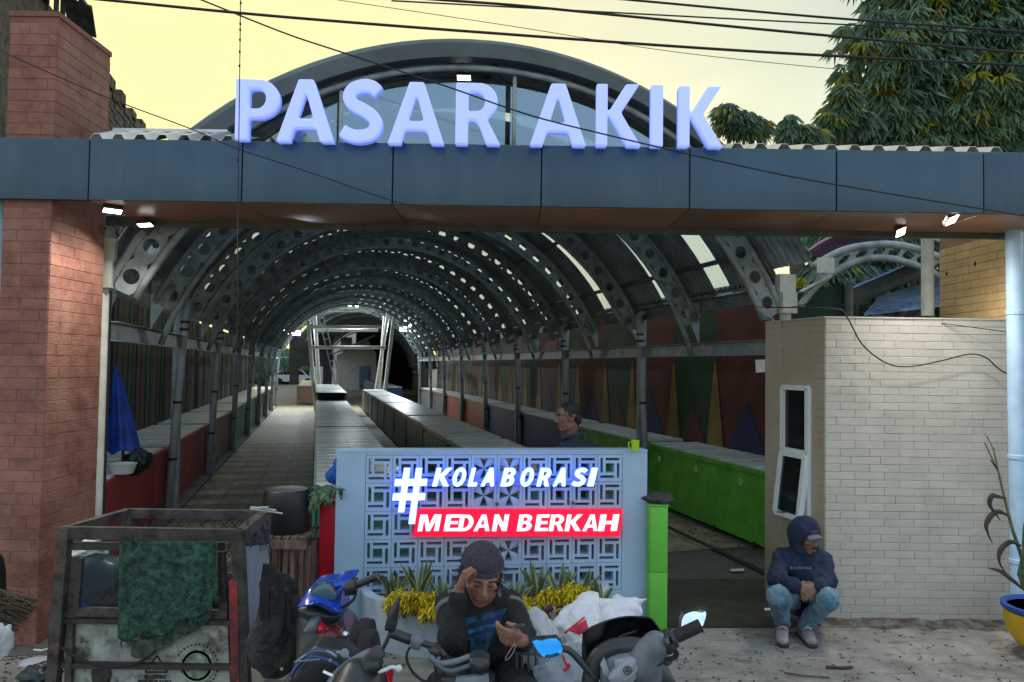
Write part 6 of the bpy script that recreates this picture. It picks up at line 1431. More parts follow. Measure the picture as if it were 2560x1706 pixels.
em = P(1400+862/5.115,1400+1416/5.115,2.662); MR = Matrix.Rotation(R(80),3,'X')
MB().tube([em + MR @ Vector((.0135*math.cos(a),.0135*math.sin(a),0)) for a in [2*math.pi*i/20 for i in range(20)]], .0018, 5, closed=True).build('emblem_ring', m_bk, vs_)
for a in (90,210,330):
    MB().tube([em, em + MR @ Vector((.012*math.cos(R(a)),.012*math.sin(R(a)),0))], .0014, 5).build('emblem_fork', m_bk, vs_)
    MB().tube([em + MR @ Vector((.006*math.cos(R(a+d_)),.006*math.sin(R(a+d_)),0)) if False else em + MR @ (Vector((.005*math.cos(R(a+d_*2)),.005*math.sin(R(a+d_*2)),0))) for d_ in (-25,0,25)], .001, 4).build('emblem_fork', m_bk, vs_)
link('bar_cover', sdf_mesh([('c',P(1400+1050/5.115,1400+1330/5.115,2.72),P(1400+1240/5.115,1400+1090/5.115,2.68),.062,.045),('c',P(1400+980/5.115,1400+1240/5.115,2.74),P(1400+1200/5.115,1400+1040/5.115,2.70),.03,.028),('c',P(1400+1090/5.115,1400+1500/5.115,2.76),P(1400+1120/5.115,1400+1330/5.115,2.72),.06,.05)], .007, .03, None, m_grey, 'bar_cover'), vs_)
puff('switch_gear', V4([(1262,1030),(1330,985),(1400,955),(1430,990),(1470,1060),(1495,1130),(1440,1190),(1380,1215),(1330,1160),(1290,1090)]), 2.66, .06, .022, m_bk, vs_, rings=4)
puff('switch_button', V4([(1345,1030),(1390,1010),(1405,1050),(1360,1070)]), 2.634, .01, .005, m_grey, vs_, rings=2); MB().ell(P(1400+1385/5.115,1400+1050/5.115,2.632), (.004,.003,.004)).build('switch_mark', m_white, vs_)
gp = [P(*p,2.62) for p in V4([(1425,1010),(1470,990),(1480,985),(1800,835)])]
MB().tube([gp[0], gp[1]], .034, 16).build('grip_flange', m_bk, vs_, smooth='auto'); MB().tube([gp[2], gp[3]], .0225, 16).build('grip', m_rubber, vs_, smooth='auto')
for i in range(7): p0 = gp[2].lerp(gp[3], .2+.1*i); MB().tube([p0, p0.lerp(gp[3],.03)], .0235, 14).build('grip_ring', m_rubber, vs_)
for pts in ([(1490,1160),(1505,1210),(1475,1260),(1400,1290)],[(1470,1170),(1470,1220),(1430,1250),(1380,1260)],[(1380,1270),(1300,1320),(1200,1370)]): MB().tube(crom([P(*p,2.66) for p in V4(pts)], 4), .0055, 7).build('cable', m_cable, vs_, smooth=True)
tb2 = crom([P(*p,2.67) for p in V4([(1160,1400),(1260,1300),(1360,1290),(1390,1330)])], 4); MB().tube(tb2, .014, 8).build('lever', m_bk, vs_, smooth=True)
mg1 = [(1528,905),(1535,830),(1552,745),(1582,692),(1680,655),(1790,632),(1868,640),(1888,680),(1875,750),(1840,850),(1800,880),(1600,915)]
puff('mirror', V4(mg1), 2.742, .03, .002, m_bk, vs_, tilt=(.03,-.045), rings=2, rr=2)
m_mir = mat('mirror_glass', (.75,.92,.95), .02, metal=1, var=0); m_mirb = mat('blue_mirror_glass', (.05,.42,1.0), .05, metal=1, var=0)
sc_in = lambda pts, f: [(sum(p[0] for p in pts)/len(pts)+(x-sum(p[0] for p in pts)/len(pts))*f, sum(p[1] for p in pts)/len(pts)+(y-sum(p[1] for p in pts)/len(pts))*f) for x, y in pts]
puff('mirror_glass', V4(sc_in(mg1,.90)), 2.733, .004, .001, m_mir, vs_, tilt=(.03,-.045), rings=2, rr=2)
MB().tube([P(*p,2.72) for p in V4([(1475,940),(1510,905),(1540,880)])], .012, 8).build('mirror_stem', m_bk, vs_, smooth=True)
mg2 = K9([(1572,1192),(1622,1168),(1810,1156),(1850,1200),(1872,1268),(1852,1312),(1765,1342),(1690,1342),(1640,1300)])
puff('mirror', mg2, 2.702, .03, .002, m_bk, vs_, tilt=(-.02,-.085), rings=2, rr=2); puff('mirror_glass', sc_in(mg2,.94), 2.694, .004, .001, m_mirb, vs_, tilt=(-.02,-.085), rings=2, rr=2)
MB().tube(crom([P(*p,2.72) for p in [(1404,1622),(1425,1628),(1455,1658),(1490,1700)]], 4), .013, 8).build('mirror_stem', m_bk, vs_, smooth=True)
puff('right_cover', V4([(1150,1440),(1300,1350),(1400,1430),(1480,1560),(1520,1700),(1130,1700)]), 2.80, .2, .02, m_bk, vs_, rings=4)
link('saddle_body', sdf_mesh([('c',P(1560,1860,2.6),Vector((q.x+.02,1.5,.60)),.11,.15),('c',P(1560,1860,2.78),Vector((q.x,3.0,.45)),.11,.12),('c',Vector((q.x,2.4,.45)),Vector((q.x,1.6,.5)),.16,.18)], .03, .06, None, m_bk, 'saddle_body'), vs_)
for y in (1.5, 3.1): MB().lathe([(.17,-.05),(.23,-.045),(.24,0),(.23,.045),(.17,.05)], (q.x, y, .24), 24, Matrix.Rotation(R(90),3,'Y')).build('wheel', m_rubber, vs_, smooth='auto')

# ================================================================ white sacks, wire basket, trolley
m_sack = mat('white_woven_sack', (.74,.74,.78), .6, var=.08, scale=10, bump=.25, bscale=120); m_redpr = mat('red_print', (.62,.02,.05), .6, var=.1)
S8 = lambda x, y, Y: P(1280+x/5.115, 1400+y/5.115, Y)
sk1 = link('sack', sdf_mesh([('c',S8(1000,520,4.1),S8(860,850,4.0),.055,.13),('c',S8(930,540,4.1),S8(720,900,3.98),.035,.09),('c',S8(850,980,3.98),S8(800,1200,4.0),.12,.10)], .008, .035, lambda X,Y,Z: crumple(.016,26,1)(X,Y,Z)+crumple(.0035,75,2)(X,Y,Z), m_sack, 'sack'), label='white woven sack with red printing, tied end pointing up', cat='sack')
bv = bvh_of(sk1); mk = [(1280+x/5.115,1400+y/5.115) for x, y in ((720,905),(945,760),(985,890),(870,960))]
drape(bv, mk, 8, 8, .003, m_redpr, 'red_print', sk1, 4.0); mk = [(1280+x/5.115,1400+y/5.115) for x, y in ((655,930),(925,722),(935,745),(690,945))]; drape(bv, mk, 10, 3, .003, m_redpr, 'red_print', sk1, 4.0)
sk2 = link('sack', sdf_mesh([('c',S8(1120,680,4.25),S8(1420,640,4.3),.075,.075),('c',S8(1400,610,4.3),S8(1690,505,4.3),.07,.012),('c',S8(1450,690,4.3),S8(1580,660,4.3),.07,.04),('c',S8(1150,800,4.2),S8(1300,900,4.2),.12,.14)], .008, .03, lambda X,Y,Z: crumple(.016,26,4)(X,Y,Z)+crumple(.0035,70,7)(X,Y,Z), m_sack, 'sack'), label='plain white sack lying behind the visor, corner sticking out right', cat='sack')
m_thin = sheer('thin_white_plastic', (.80,.82,.85), .18, .35); m_cbag = sheer('clear_bag_plastic', (.62,.68,.74), .35, .2)
link('white_bag', sdf_mesh([('c',S8(290,720,3.75),S8(340,900,3.72),.045,.075),('c',S8(340,900,3.72),S8(400,1050,3.7),.07,.08)], .009, .04, lambda X,Y,Z: crumple(.016,38,3)(X,Y,Z)+crumple(.006,90,1)(X,Y,Z), m_thin, 'white_bag'), label='thin white carrier bag next to the elbow of the seated man', cat='bag')
cb = link('clear_bag', sdf_mesh([('e',S8(700,1430,3.45),(.15,.11,.12)),('c',S8(560,1500,3.4),S8(800,1280,3.45),.10,.05),('e',S8(850,1500,3.45),(.12,.1,.12))], .010, .05, lambda X,Y,Z: crumple(.026,32,9)(X,Y,Z)+crumple(.010,90,2)(X,Y,Z), m_cbag, 'clear_bag'), label='crumpled clear plastic bag with red string beside the visor scooter', cat='bag')
MB().tube(crom([S8(650,1215,3.33),S8(690,1330,3.31),S8(740,1350,3.31),S8(660,1420,3.31)], 4), .007, 6).build('red_string', m_redpr, cb, smooth=True)
wbk = thing('wire_basket', S8(250,1500,3.5), 'dark wire basket stuffed with pale strips below the phone', 'basket')
for y in (1130,1190): MB().tube([S8(60,y,3.42), S8(300,y+10,3.42), S8(880,y+5,3.8)], .008, 6).build('hoop', m_steeld, wbk, smooth='auto')
for x in (60,130,210,300): MB().tube([S8(x,1130,3.42), S8(x+5,1640,3.42)], .006, 6).build('wire', m_steeld, wbk)
for i in range(12): 
    x = 50+rnd.random()*230; MB().grid(lambda a, b: S8(x+22*a+12*math.sin(b*5+i), 1140+420*b, 3.46+.02*math.sin(i+b*6)), 2, 10, .003).build('pale_strip', m_thin, wbk, smooth=True)
gwb = link('green_white_pack', sdf_mesh([('b',S8(360,1400,3.55),(.08,.06,.10),None,.03)], .01, .02, folds(.008,45,4), m_thin, 'green_white_pack'), label='white pack with a green band inside the wire basket', cat='pack')
drape(bvh_of(gwb), [(1280+x/5.115,1400+y/5.115) for x, y in ((290,1270),(440,1255),(440,1330),(280,1350))], 8, 4, .003, mat('green_band', (.02,.28,.17), .5), 'green_band', gwb, 3.5)
tr_ = thing('trolley', S8(550,900,4.3), 'folding trolley frame with dark straps between seated man and sacks', 'trolley')
for pts, m, r_ in (([(530,600),(530,930)],m_steel,.014),([(430,700),(450,640),(520,600)],mat('maroon_strap', (.10,.03,.045), .7),.02),([(700,590),(700,760)],m_bk,.02),([(715,590),(740,650),(735,720)],mat('blue_strap', (.01,.10,.5), .5),.015),([(550,620),(620,600),(690,610)],m_cable,.006),([(560,905),(700,905)],m_cable,.006),([(350,720),(420,690),(470,930)],m_bk,.018),([(400,720),(440,760),(450,930)],m_bk,.016)):
    MB().tube(crom([S8(x,y,4.2) for x, y in pts], 4), r_, 8).build('frame_tube' if m is m_steel else 'strap', m, tr_, smooth=True)
MB().tube([S8(530,930,4.2), Vector((S8(530,930,4.2).x, 4.2, .02))], .014, 8).build('frame_tube', m_steel, tr_)

# ================================================================ broom, bags, litter
m_br = mat('coconut_bristle', (.15,.11,.07), .9, var=.5, scale=40)
bq = P(-30,1500,4.9); br = thing('broom', bq, 'bundle broom of brown stiff ribs leaning at the red pillar', 'broom')
brs = MB()
for i in range(240):
    f = rnd.random(); a0_ = P(-70+rnd.gauss(0,6), 1470+rnd.gauss(0,14)+f*40, 4.9); t_ = P(20+78*(1-f)**.8+rnd.gauss(0,6), 1500+88*f+rnd.gauss(0,6), 4.9+rnd.gauss(0,.05)); brs.tube([a0_, a0_.lerp(t_,.5)+Vector((0,rnd.gauss(0,.02),rnd.gauss(0,.01))), t_], [.004,.003,.0015], 4)
brs.build('bristles', m_br, br, kind='stuff'); MB().tube([P(-60,1465,4.9), P(-58,1515,4.9)], .07, 12).build('binding', m_rubber, br); MB().tube([P(-70,1485,4.9), P(-300,1380,4.8)], .02, 8).build('handle', m_crate, br)
link('black_bag', sdf_mesh([('c',P(-25,1410,5.0),P(-20,1490,5.0),.08,.09)], .012, .03, folds(.008,30,3), m_black, 'black_bag'), label='black plastic bag bulging at the left edge above the broom', cat='bag')
link('white_bag', ico_noise(P(-5,1605,4.7), (.07,.06,.09), .4, 2, m_thin, 'white_bag', 2), label='crumpled white plastic bag on the ground under the broom', cat='bag')
link('dark_bag', ico_noise(P(100,1688,4.55), (.09,.09,.055), .45, 2.4, mat('dark_bin_bag', (.02,.03,.035), .4), 'dark_bag', 8), label='small dark bin bag on the ground by the left leg of the handcart', cat='bag')
link('pale_scrap', ico_noise(P(90,1655,4.7), (.08,.07,.012), .4, 3, m_thin, 'pale_scrap', 5, 3), label='pale flattened plastic scrap on the pavement left of the handcart', cat='scrap')
m_litter = mat('dead_leaf', (.10,.065,.04), .9, var=.5, scale=30)
lt = MB()
for i in range(420):
    if rnd.random() < .5: x, y = rnd.uniform(1650,2560), rnd.uniform(1575,1706)
    elif rnd.random() < .6: x, y = rnd.uniform(0,140), rnd.uniform(1580,1706)
    else: x, y = rnd.uniform(860,1010), rnd.uniform(1590,1700)
    q = G(x,y); a = rnd.uniform(0,6.3); L = rnd.uniform(.006,.024); d = Vector((math.cos(a)*L, math.sin(a)*L, 0)); s = Vector((-d.y,d.x,0))*.35
    lt.add([q-d+Vector((0,0,.003)), q+s+Vector((0,0,.006)), q+d+Vector((0,0,.004)), q-s+Vector((0,0,.008))], [(0,1,2),(0,2,3)])
for i in range(160):
    q = T(rnd.uniform(4.3,4.9), rnd.uniform(6.8,10), .03); a = rnd.uniform(0,6.3); L = rnd.uniform(.01,.03); d = Vector((math.cos(a)*L, math.sin(a)*L, 0)); s = Vector((-d.y,d.x,0))*.4; lt.add([q-d, q+s+Vector((0,0,.006)), q+d, q-s+Vector((0,0,.008))], [(0,1,2),(0,2,3)])
lt.build('leaf_litter', m_litter, kind='stuff', label='scattered dead leaves and crumbs on the pavement', cat='litter')
for pts, r_, l in (([(2065,1668),(2110,1670),(2130,1668)],.010,'short brown twig on the pavement in front of the booth'),([(1960,1682),(2010,1690),(2075,1694)],.005,'long thin twig on the pavement below the squatting man'),([(85,1625),(105,1627),(128,1621)],.008,'pale stick on the pavement left of the handcart')):
    MB().tube([G(x,y,.012) for x, y in pts], r_, 6).build('twig', m_dry if 'pale' not in l else m_white, label=l, cat='twig')
pp = [G(1825,1424,.03),G(1860,1422,.03),G(1860,1428,.03),G(1828,1429,.03)]; slab(*pp, .004, (0,0,1)).build('paper_scrap', m_white, label='white paper scrap on the floor in front of the green counter', cat='scrap')
pp = [G(1911,1522,.015),G(1926,1521,.015),G(1926,1526,.015),G(1912,1527,.015)]; slab(*pp, .004, (0,0,1)).build('paper_scrap', m_white, label='small white scrap on the dark floor beside the squatting man', cat='scrap')
# ================================================================ people
def skinmat(n, c): return mat(n, c, .5, var=.2, scale=26, bump=.3, bscale=110)
def head_prims(c, fwd, up=(0,0,1), s=1.0, gaunt=0.0, closed=False):
    Rt = frame(fwd, up); L = lambda x, y, z: tuple(Vector(c) + Rt @ Vector((x*s, y*s, z*s))); r = lambda *v: tuple(q*s for q in v); F = [list(row) for row in Rt]
    p = [('e',L(0,-.012,.042),r(.074,.094,.080),F),('e',L(0,.028,-.03),r(.058-.006*gaunt,.062,.086),F),('e',L(0,.062,-.098),r(.024,.022,.018),F),
         ('c',L(-.034,-.0,-.07),L(-.012,.055,-.098),.022*s,.018*s),('c',L(.034,0,-.07),L(.012,.055,-.098),.022*s,.018*s),
         ('c',L(-.045,.072,.030),L(-.012,.084,.024),.011*s,.010*s,.012*s),('c',L(.045,.072,.030),L(.012,.084,.024),.011*s,.010*s,.012*s),
         ('e',L(-.045,.055,-.018),r(.020,.020,.018),F),('e',L(.045,.055,-.018),r(.020,.020,.018),F),
         ('c',L(0,.086,.016),L(0,.106,-.028),.008*s,.013*s,.010*s),('e',L(-.014,.094,-.034),r(.010,.011,.009),F,.006*s),('e',L(.014,.094,-.034),r(.010,.011,.009),F,.006*s),
         ('-e',L(-.030,.094,.008),r(.017,.016,.012),F,.012*s),('-e',L(.030,.094,.008),r(.017,.016,.012),F,.012*s),
         ('e',L(-.030,.071,.007),r(.014,.013,.0115),F,.005*s),('e',L(.030,.071,.007),r(.014,.013,.0115),F,.005*s),
         ('c',L(-.020,.082,-.063),L(.020,.082,-.063),.0075*s,.0075*s,.008*s),('c',L(-.017,.081,-.077),L(.017,.081,-.077),.0085*s,.0085*s,.006*s),('-c',L(-.024,.094,-.070),L(.024,.094,-.070),.0028*s,.0028*s,.004*s),
         ('-c',L(-.022,.092,-.030),L(-.034,.078,-.062),.004*s,.003*s,.008*s),('-c',L(.022,.092,-.030),L(.034,.078,-.062),.004*s,.003*s,.008*s),
         ('e',L(-.077,-.008,-.004),r(.010,.022,.033),F,.010*s),('e',L(.077,-.008,-.004),r(.010,.022,.033),F,.010*s),('-e',L(-.088,-.002,-.002),r(.007,.010,.018),F,.005*s),('-e',L(.088,-.002,-.002),r(.007,.010,.018),F,.005*s)]
    return p, L, Rt
def hand_prims(w, d, nrm, thumb, curl=.9, s=1.0, thumb_in=.5):
    """palm from the wrist along d, palm facing nrm, thumb on the thumb side; unequal fingers bent at each joint"""
    w, d, n, t = Vector(w), Vector(d).normalized(), Vector(nrm).normalized(), Vector(thumb).normalized(); p = []
    for o in (.030,.010,-.010,-.029): p.append(('c',tuple(w+d*.012*s+t*o*.6*s),tuple(w+d*.082*s+t*o*s),.015*s,.0125*s))
    for o, L, k_ in ((.030,.072,0),(.010,.080,.08),(-.010,.074,.14),(-.029,.058,.2)):
        b = w + d*.084*s + t*o*s; a = 0; c_ = curl + k_
        for fr_, seg, rr in ((.42,0,.0095),(.32,1,.0088),(.26,2,.0078)):
            a += c_*(.55,.75,.5)[seg]; v = d*math.cos(a) + n*math.sin(a); e = b + v*L*fr_*s*1.05; p.append(('c',tuple(b),tuple(e),rr*s,rr*.93*s,.006)); b = e
    b = w + d*.022*s + t*.026*s; v = (t*.75 + d*.6 + n*.35*thumb_in).normalized(); e = b + v*.042*s; p.append(('c',tuple(b),tuple(e),.0145*s,.0115*s))
    v2 = (d*.8 + t*(.3-thumb_in*.6) + n*.5*thumb_in).normalized(); p.append(('c',tuple(e),tuple(e+v2*.034*s),.011*s,.009*s,.008)); return p
def feature(name, pts, r, m, parent): return MB().tube(crom(pts, 4), r, 6).build(name, m, parent, smooth=True)
m_skA, m_skB, m_skC = skinmat('brown_skin', (.23,.115,.075)), skinmat('ruddy_brown_skin', (.36,.165,.115)), skinmat('tanned_skin', (.27,.13,.10))
m_hair = mat('black_hair', (.012,.011,.011), .6, var=.3, scale=60, bump=.4, bscale=200); m_ghair = mat('greying_hair', (.10,.08,.07), .7, var=.5, scale=60)
m_eye = mat('eye_white', (.5,.47,.44), .3, var=0); m_iris = mat('dark_iris', (.01,.008,.006), .2, var=0)
def eyes(L, parent, s=1):
    for x in (-.030,.030):
        MB().ell(L(x,.0735,.006), (.0125*s,.0125*s,.0095*s), n=8, m=10).build('eye', m_eye, parent, smooth=True); MB().ell(L(x+.003,.0825,.006), (.0052*s,.005*s,.0055*s), n=6, m=8).build('iris', m_iris, parent, smooth=True)
        feature('eyelid', [L(x-.016,.076,.008), L(x,.088,.0155), L(x+.016,.076,.009)], [.0035]*9, parent.data.materials[0], parent)
# ---------------------------------------------------------------- squatting man in a navy hoodie
V = Vector
m_navy = mat('navy_fleece', (.012,.022,.06), .92, var=.3, scale=12, bump=.35, bscale=160); m_jean = mat('washed_blue_denim', (.17,.29,.37), .85, var=.45, scale=5, bump=.3, bscale=160, col2=(.05,.12,.18))
m_shoe = mat('grey_shoe', (.36,.34,.36), .6, var=.2, scale=20); m_sole = mat('dark_sole', (.03,.028,.03), .7)
pA = thing('person', (P(2005,1500,5.95).x, 5.95, 0), 'person in a dark navy hoodie, cap and washed jeans squatting by the booth corner', 'person')
hip = [P(1984,1505,6.14), P(2034,1505,6.14)]; kn = [P(1945,1492,5.62), P(2069,1498,5.64)]; an = [P(1957,1550,5.92), P(2010,1552,5.90)]
shd = [P(1957,1398,6.02), P(2056,1402,6.02)]; el = [P(1941,1447,5.86), P(2069,1453,5.86)]; wr = [P(1990,1466,5.68), P(2043,1468,5.68)]
ch = P(2008,1420,6.05); pv = P(2009,1498,6.16); nk = P(2010,1382,6.0); hd = P(2017,1346,5.95)
for q in an: q.z = .10
fwdA = V((.36,-.92,-.10))
hpA, LA, RA = head_prims(hd, fwdA, s=.98, gaunt=1)
hands = hand_prims(wr[0], V((.80,-.25,-.30)), V((.1,.2,-1)), V((.3,.3,.9)), .55, .95) + hand_prims(wr[1], V((-.80,-.25,-.28)), V((-.1,.2,-1)), V((-.3,.3,.9)), .6, .95)
core = [('c',nk,hd+V((0,.02,-.06)),.055,.055),('c',ch,nk,.11,.06),('c',pv,ch,.11,.12)]
for i in (0,1): core += [('c',ch+V((0,0,.06)),shd[i],.07,.05),('c',shd[i],el[i],.042,.036),('c',el[i],wr[i],.036,.026),('c',hip[i],kn[i],.06,.05),('c',kn[i],an[i],.05,.038),('c',an[i],an[i]+V((-.065+.075*i,-.15,-.055)),.034,.028)]
bA = link('body', sdf_mesh(core + hpA + hands, .0048, .012, None, m_skA, 'body'), pA)
eyes(LA, bA)
feature('eyebrow', [LA(-.046,.080,.030),LA(-.03,.089,.033),LA(-.012,.093,.026)], [.0045]*9, m_hair, bA); feature('eyebrow', [LA(.046,.080,.030),LA(.03,.089,.033),LA(.012,.093,.026)], [.0045]*9, m_hair, bA)
feature('moustache', [LA(-.026,.084,-.060),LA(-.010,.098,-.051),LA(.010,.098,-.051),LA(.026,.084,-.060)], [.006]*13, m_hair, bA); MB().ell(LA(0,.080,-.098), (.016,.012,.014), n=6, m=8).build('goatee', m_hair, bA, smooth=True)
hood = [('e',LA(0,-.03,.045),(.112,.128,.125),[list(r) for r in RA]),('c',LA(0,-.06,.02),nk+V((0,.03,.02)),.11,.10),('c',LA(-.05,.01,-.085),LA(.05,.01,-.085),.055,.055),('e',LA(0,.0,.14),(.05,.07,.035),[list(r) for r in RA]),('-e',LA(0,.118,-.018),(.086,.108,.112),[list(r) for r in RA],.03),('-e',LA(0,.03,-.02),(.078,.10,.102),[list(r) for r in RA],.02)]
tors = [('c',pv+V((0,-.04,.02)),ch,.165,.165),('c',ch+V((0,0,.03)),nk,.16,.10),('c',shd[0]+V((.03,0,0)),shd[1]-V((.03,0,0)),.088,.088),('c',ch+V((0,-.08,-.04)),pv+V((0,-.12,.06)),.13,.12)]
for i in (0,1): tors += [('c',shd[i],el[i],.076,.064),('c',el[i],wr[i].lerp(el[i],.12),.064,.044),('c',wr[i].lerp(el[i],.10),wr[i].lerp(el[i],.04),.050,.044)]
fold = lambda X,Y,Z: folds(.007,30,2)(X,Y,Z) + crumple(.008,34,4)(X,Y,Z)
hA = link('hoodie', sdf_mesh(tors, .0085, .05, fold, m_navy, 'hoodie'), pA); link('hood', sdf_mesh(hood, .007, .03, folds(.003,50,3), m_navy, 'hood'), pA)
bvA = bvh_of(hA)
def on_chest(ch_, px, py, hpx, wpx, m, parent, bv_, rot=0.0):
    me = glyph_mesh(ch_, wpx, hpx, Matrix.Identity(4), m, .001, 0, 0, 0, 'print_letter')
    for v in me.vertices:
        x, y = v.co.x, v.co.y; X_, Y__ = px + x*math.cos(rot) + y*math.sin(rot), py - y*math.cos(rot) + x*math.sin(rot); d = ray(X_, Y__).normalized(); h = bv_.ray_cast(CAM, d); q = h[0] if h[0] else P(X_, Y__, 5.9); v.co = q - d*(.003 + .001*(v.co.z > 0))
    link('print_letter', me, parent)
m_print = mat('grey_print', (.22,.25,.32), .8, var=.3, scale=40); x = 1976
for c_ in 'BALENCIAGA':
    w = glyph(c_)[1]*6.2; on_chest(c_, x, 1423.5, 7.0, w, m_print, hA, bvA, .03); x += w + 1.0
cp = [('e',LA(0,-.01,.075),(.086,.10,.052),[list(r) for r in RA]),('-b',LA(0,0,.02),(.2*.98,.2,.035),[list(r) for r in RA],.005,.004)]
link('cap', sdf_mesh(cp, .006, .008, None, mat('dark_cap', (.05,.045,.07), .85, var=.2), 'cap'), pA)
MB().grid(lambda a, b: LA((a-.5)*.155*(1-.25*b*b), .078+.062*b*(1-((a-.5)*2)**2*.55), .063-.018*b-.03*((a-.5)*2)**2), 14, 6, .006).build('cap_brim', mat('grey_cap_brim', (.14,.13,.17), .8), pA, smooth=True)
legs = [('c',hip[0],hip[1],.10,.10)]
for i in (0,1): legs += [('c',hip[i]+V((0,0,.02)),kn[i],.098,.080),('c',kn[i],an[i]+V((0,0,-.005)),.080,.060)]
link('jeans', sdf_mesh(legs, .0085, .03, lambda X,Y,Z: folds(.005,42,6)(X,Y,Z)+crumple(.010,44,1)(X,Y,Z), m_jean, 'jeans'), pA)
for i, (tx, ty) in enumerate(((1957,1580),(2028,1577))):
    to = P(tx, ty, 5.70); to.z = .045; a = an[i]
    so = link('shoe', sdf_mesh([('c',a+V((0,.03,-.055)),to,.045,.042),('c',a+V((0,-.01,0)),a+V((0,0,-.04)),.05,.05),('c',a.lerp(to,.4)+V((0,0,-.01)),to+V((0,.03,.012)),.045,.036),('-b',(a.x,a.y,-.1),(.6,.6,.104),None,.001)], .006, .02, None, m_shoe, 'shoe'), pA)
    link('sole', sdf_mesh([('c',(a.x,a.y+.035,.018),(to.x,to.y-.008,.018),.047,.045),('-b',(a.x,a.y,-.1),(.6,.6,.102),None,.001),('-b',(a.x,a.y,.14),(.6,.6,.112),None,.001)], .006, .006, None, m_sole, 'sole'), so)
    dr = (to-a); dr.z = 0; dr.normalize(); sdv = V((-dr.y,dr.x,0))
    for k_ in range(4): c_ = a.lerp(to,.28+.13*k_)+V((0,0,.042-.004*k_)); MB().tube([c_-sdv*.026, c_+V((0,0,.012)), c_+sdv*.026], .004, 5).build('lace', m_sole if k_ % 2 else m_white, so, smooth=True)
    MB().tube([a+sdv*.043+dr*.02+V((0,0,-.03)), a.lerp(to,.6)+sdv*.044+V((0,0,.0))], .006, 5).build('stripe', m_sole, so); MB().tube([a-sdv*.043+dr*.02+V((0,0,-.03)), a.lerp(to,.6)-sdv*.044+V((0,0,.0))], .006, 5).build('stripe', m_sole, so)

# ---------------------------------------------------------------- seated man with a knitted cap and phone
pB = thing('person', (P(1210,1600,3.65).x, 3.65, 0), 'person in a purple grey knitted cap looking down at a phone, fist at temple', 'person')
hd = P(1203,1440,3.50); fw = V((.20,-.93,-.30)); upB = V((.12,-.2,1))
hpB, LB, RB = head_prims(hd, fw, upB, 1.04)
nk = P(1212,1500,3.64); ch = P(1205,1575,3.66); pv = V((P(1215,1650,3.75).x, 3.78, .66))
shd = [P(1128,1512,3.64), P(1274,1516,3.66)]; el = [P(1132,1598,3.38), P(1302,1590,3.44)]; wr = [P(1146,1482,3.38), P(1306,1602,3.22)]
hip = [pv+V((-.10,0,-.02)), pv+V((.10,0,-.02))]; kn = [V((P(1140,1650,3.3).x-.05,3.30,.66)), V((P(1275,1650,3.3).x+.06,3.28,.64))]; an = [V((kn[0].x-.03,3.36,.26)), V((kn[1].x+.03,3.36,.26))]
fist = hand_prims(wr[0], (P(1160,1436,3.36)-wr[0]), V((.55,.3,-.2)), V((.2,-.5,.6)), 1.45, 1.0, .8)
hnd = hand_prims(wr[1], (P(1262,1592,3.17)-wr[1]), V((.0,.95,.25)), V((.0,-.25,.97)), .6, 1.0, .7)
core = [('c',nk,hd+V((0,.04,-.06)),.06,.06),('c',ch,nk,.11,.07),('c',pv,ch,.12,.12)]
for i in (0,1): core += [('c',ch+V((0,0,.08)),shd[i],.08,.055),('c',shd[i],el[i],.045,.038),('c',el[i],wr[i],.040,.028),('c',hip[i],kn[i],.07,.055),('c',kn[i],an[i],.05,.04),('c',an[i],an[i]+V((0,-.12,-.05)),.04,.03)]
bB = link('body', sdf_mesh(core + hpB + fist + hnd, .0042, .011, None, m_skB, 'body'), pB)
for x in (-.030,.030):
    feature('closed_lid', [LB(x-.015,.080,.003),LB(x,.0875,-.001),LB(x+.015,.080,.003)], [.0022]*9, m_hair, bB); feature('eyebrow', [LB(x-.017,.088,.028),LB(x,.095,.031),LB(x+.015,.090,.027)], [.0036]*9, m_ghair, bB)
    feature('eye_bag', [LB(x-.013,.079,-.012),LB(x,.084,-.016),LB(x+.013,.079,-.012)], [.0026]*9, m_skB, bB)
for z in (.043,.053): feature('forehead_crease', [LB(-.035,.070,z),LB(0,.086,z+.003),LB(.035,.070,z)], [.0018]*9, m_skB, bB)
feature('lip', [LB(-.022,.087,-.0655),LB(0,.093,-.0645),LB(.022,.087,-.0655)], [.004]*9, mat('dark_lip', (.16,.055,.045), .5), bB); feature('lip', [LB(-.018,.086,-.0765),LB(0,.0925,-.078),LB(.018,.086,-.0765)], [.0045]*9, bpy.data.materials['dark_lip'], bB)
link('stubble', sdf_mesh([('e',LB(0,.066,-.100),(.020,.018,.014),[list(r) for r in RB])], .004, .01, None, m_ghair, 'stubble'), bB)
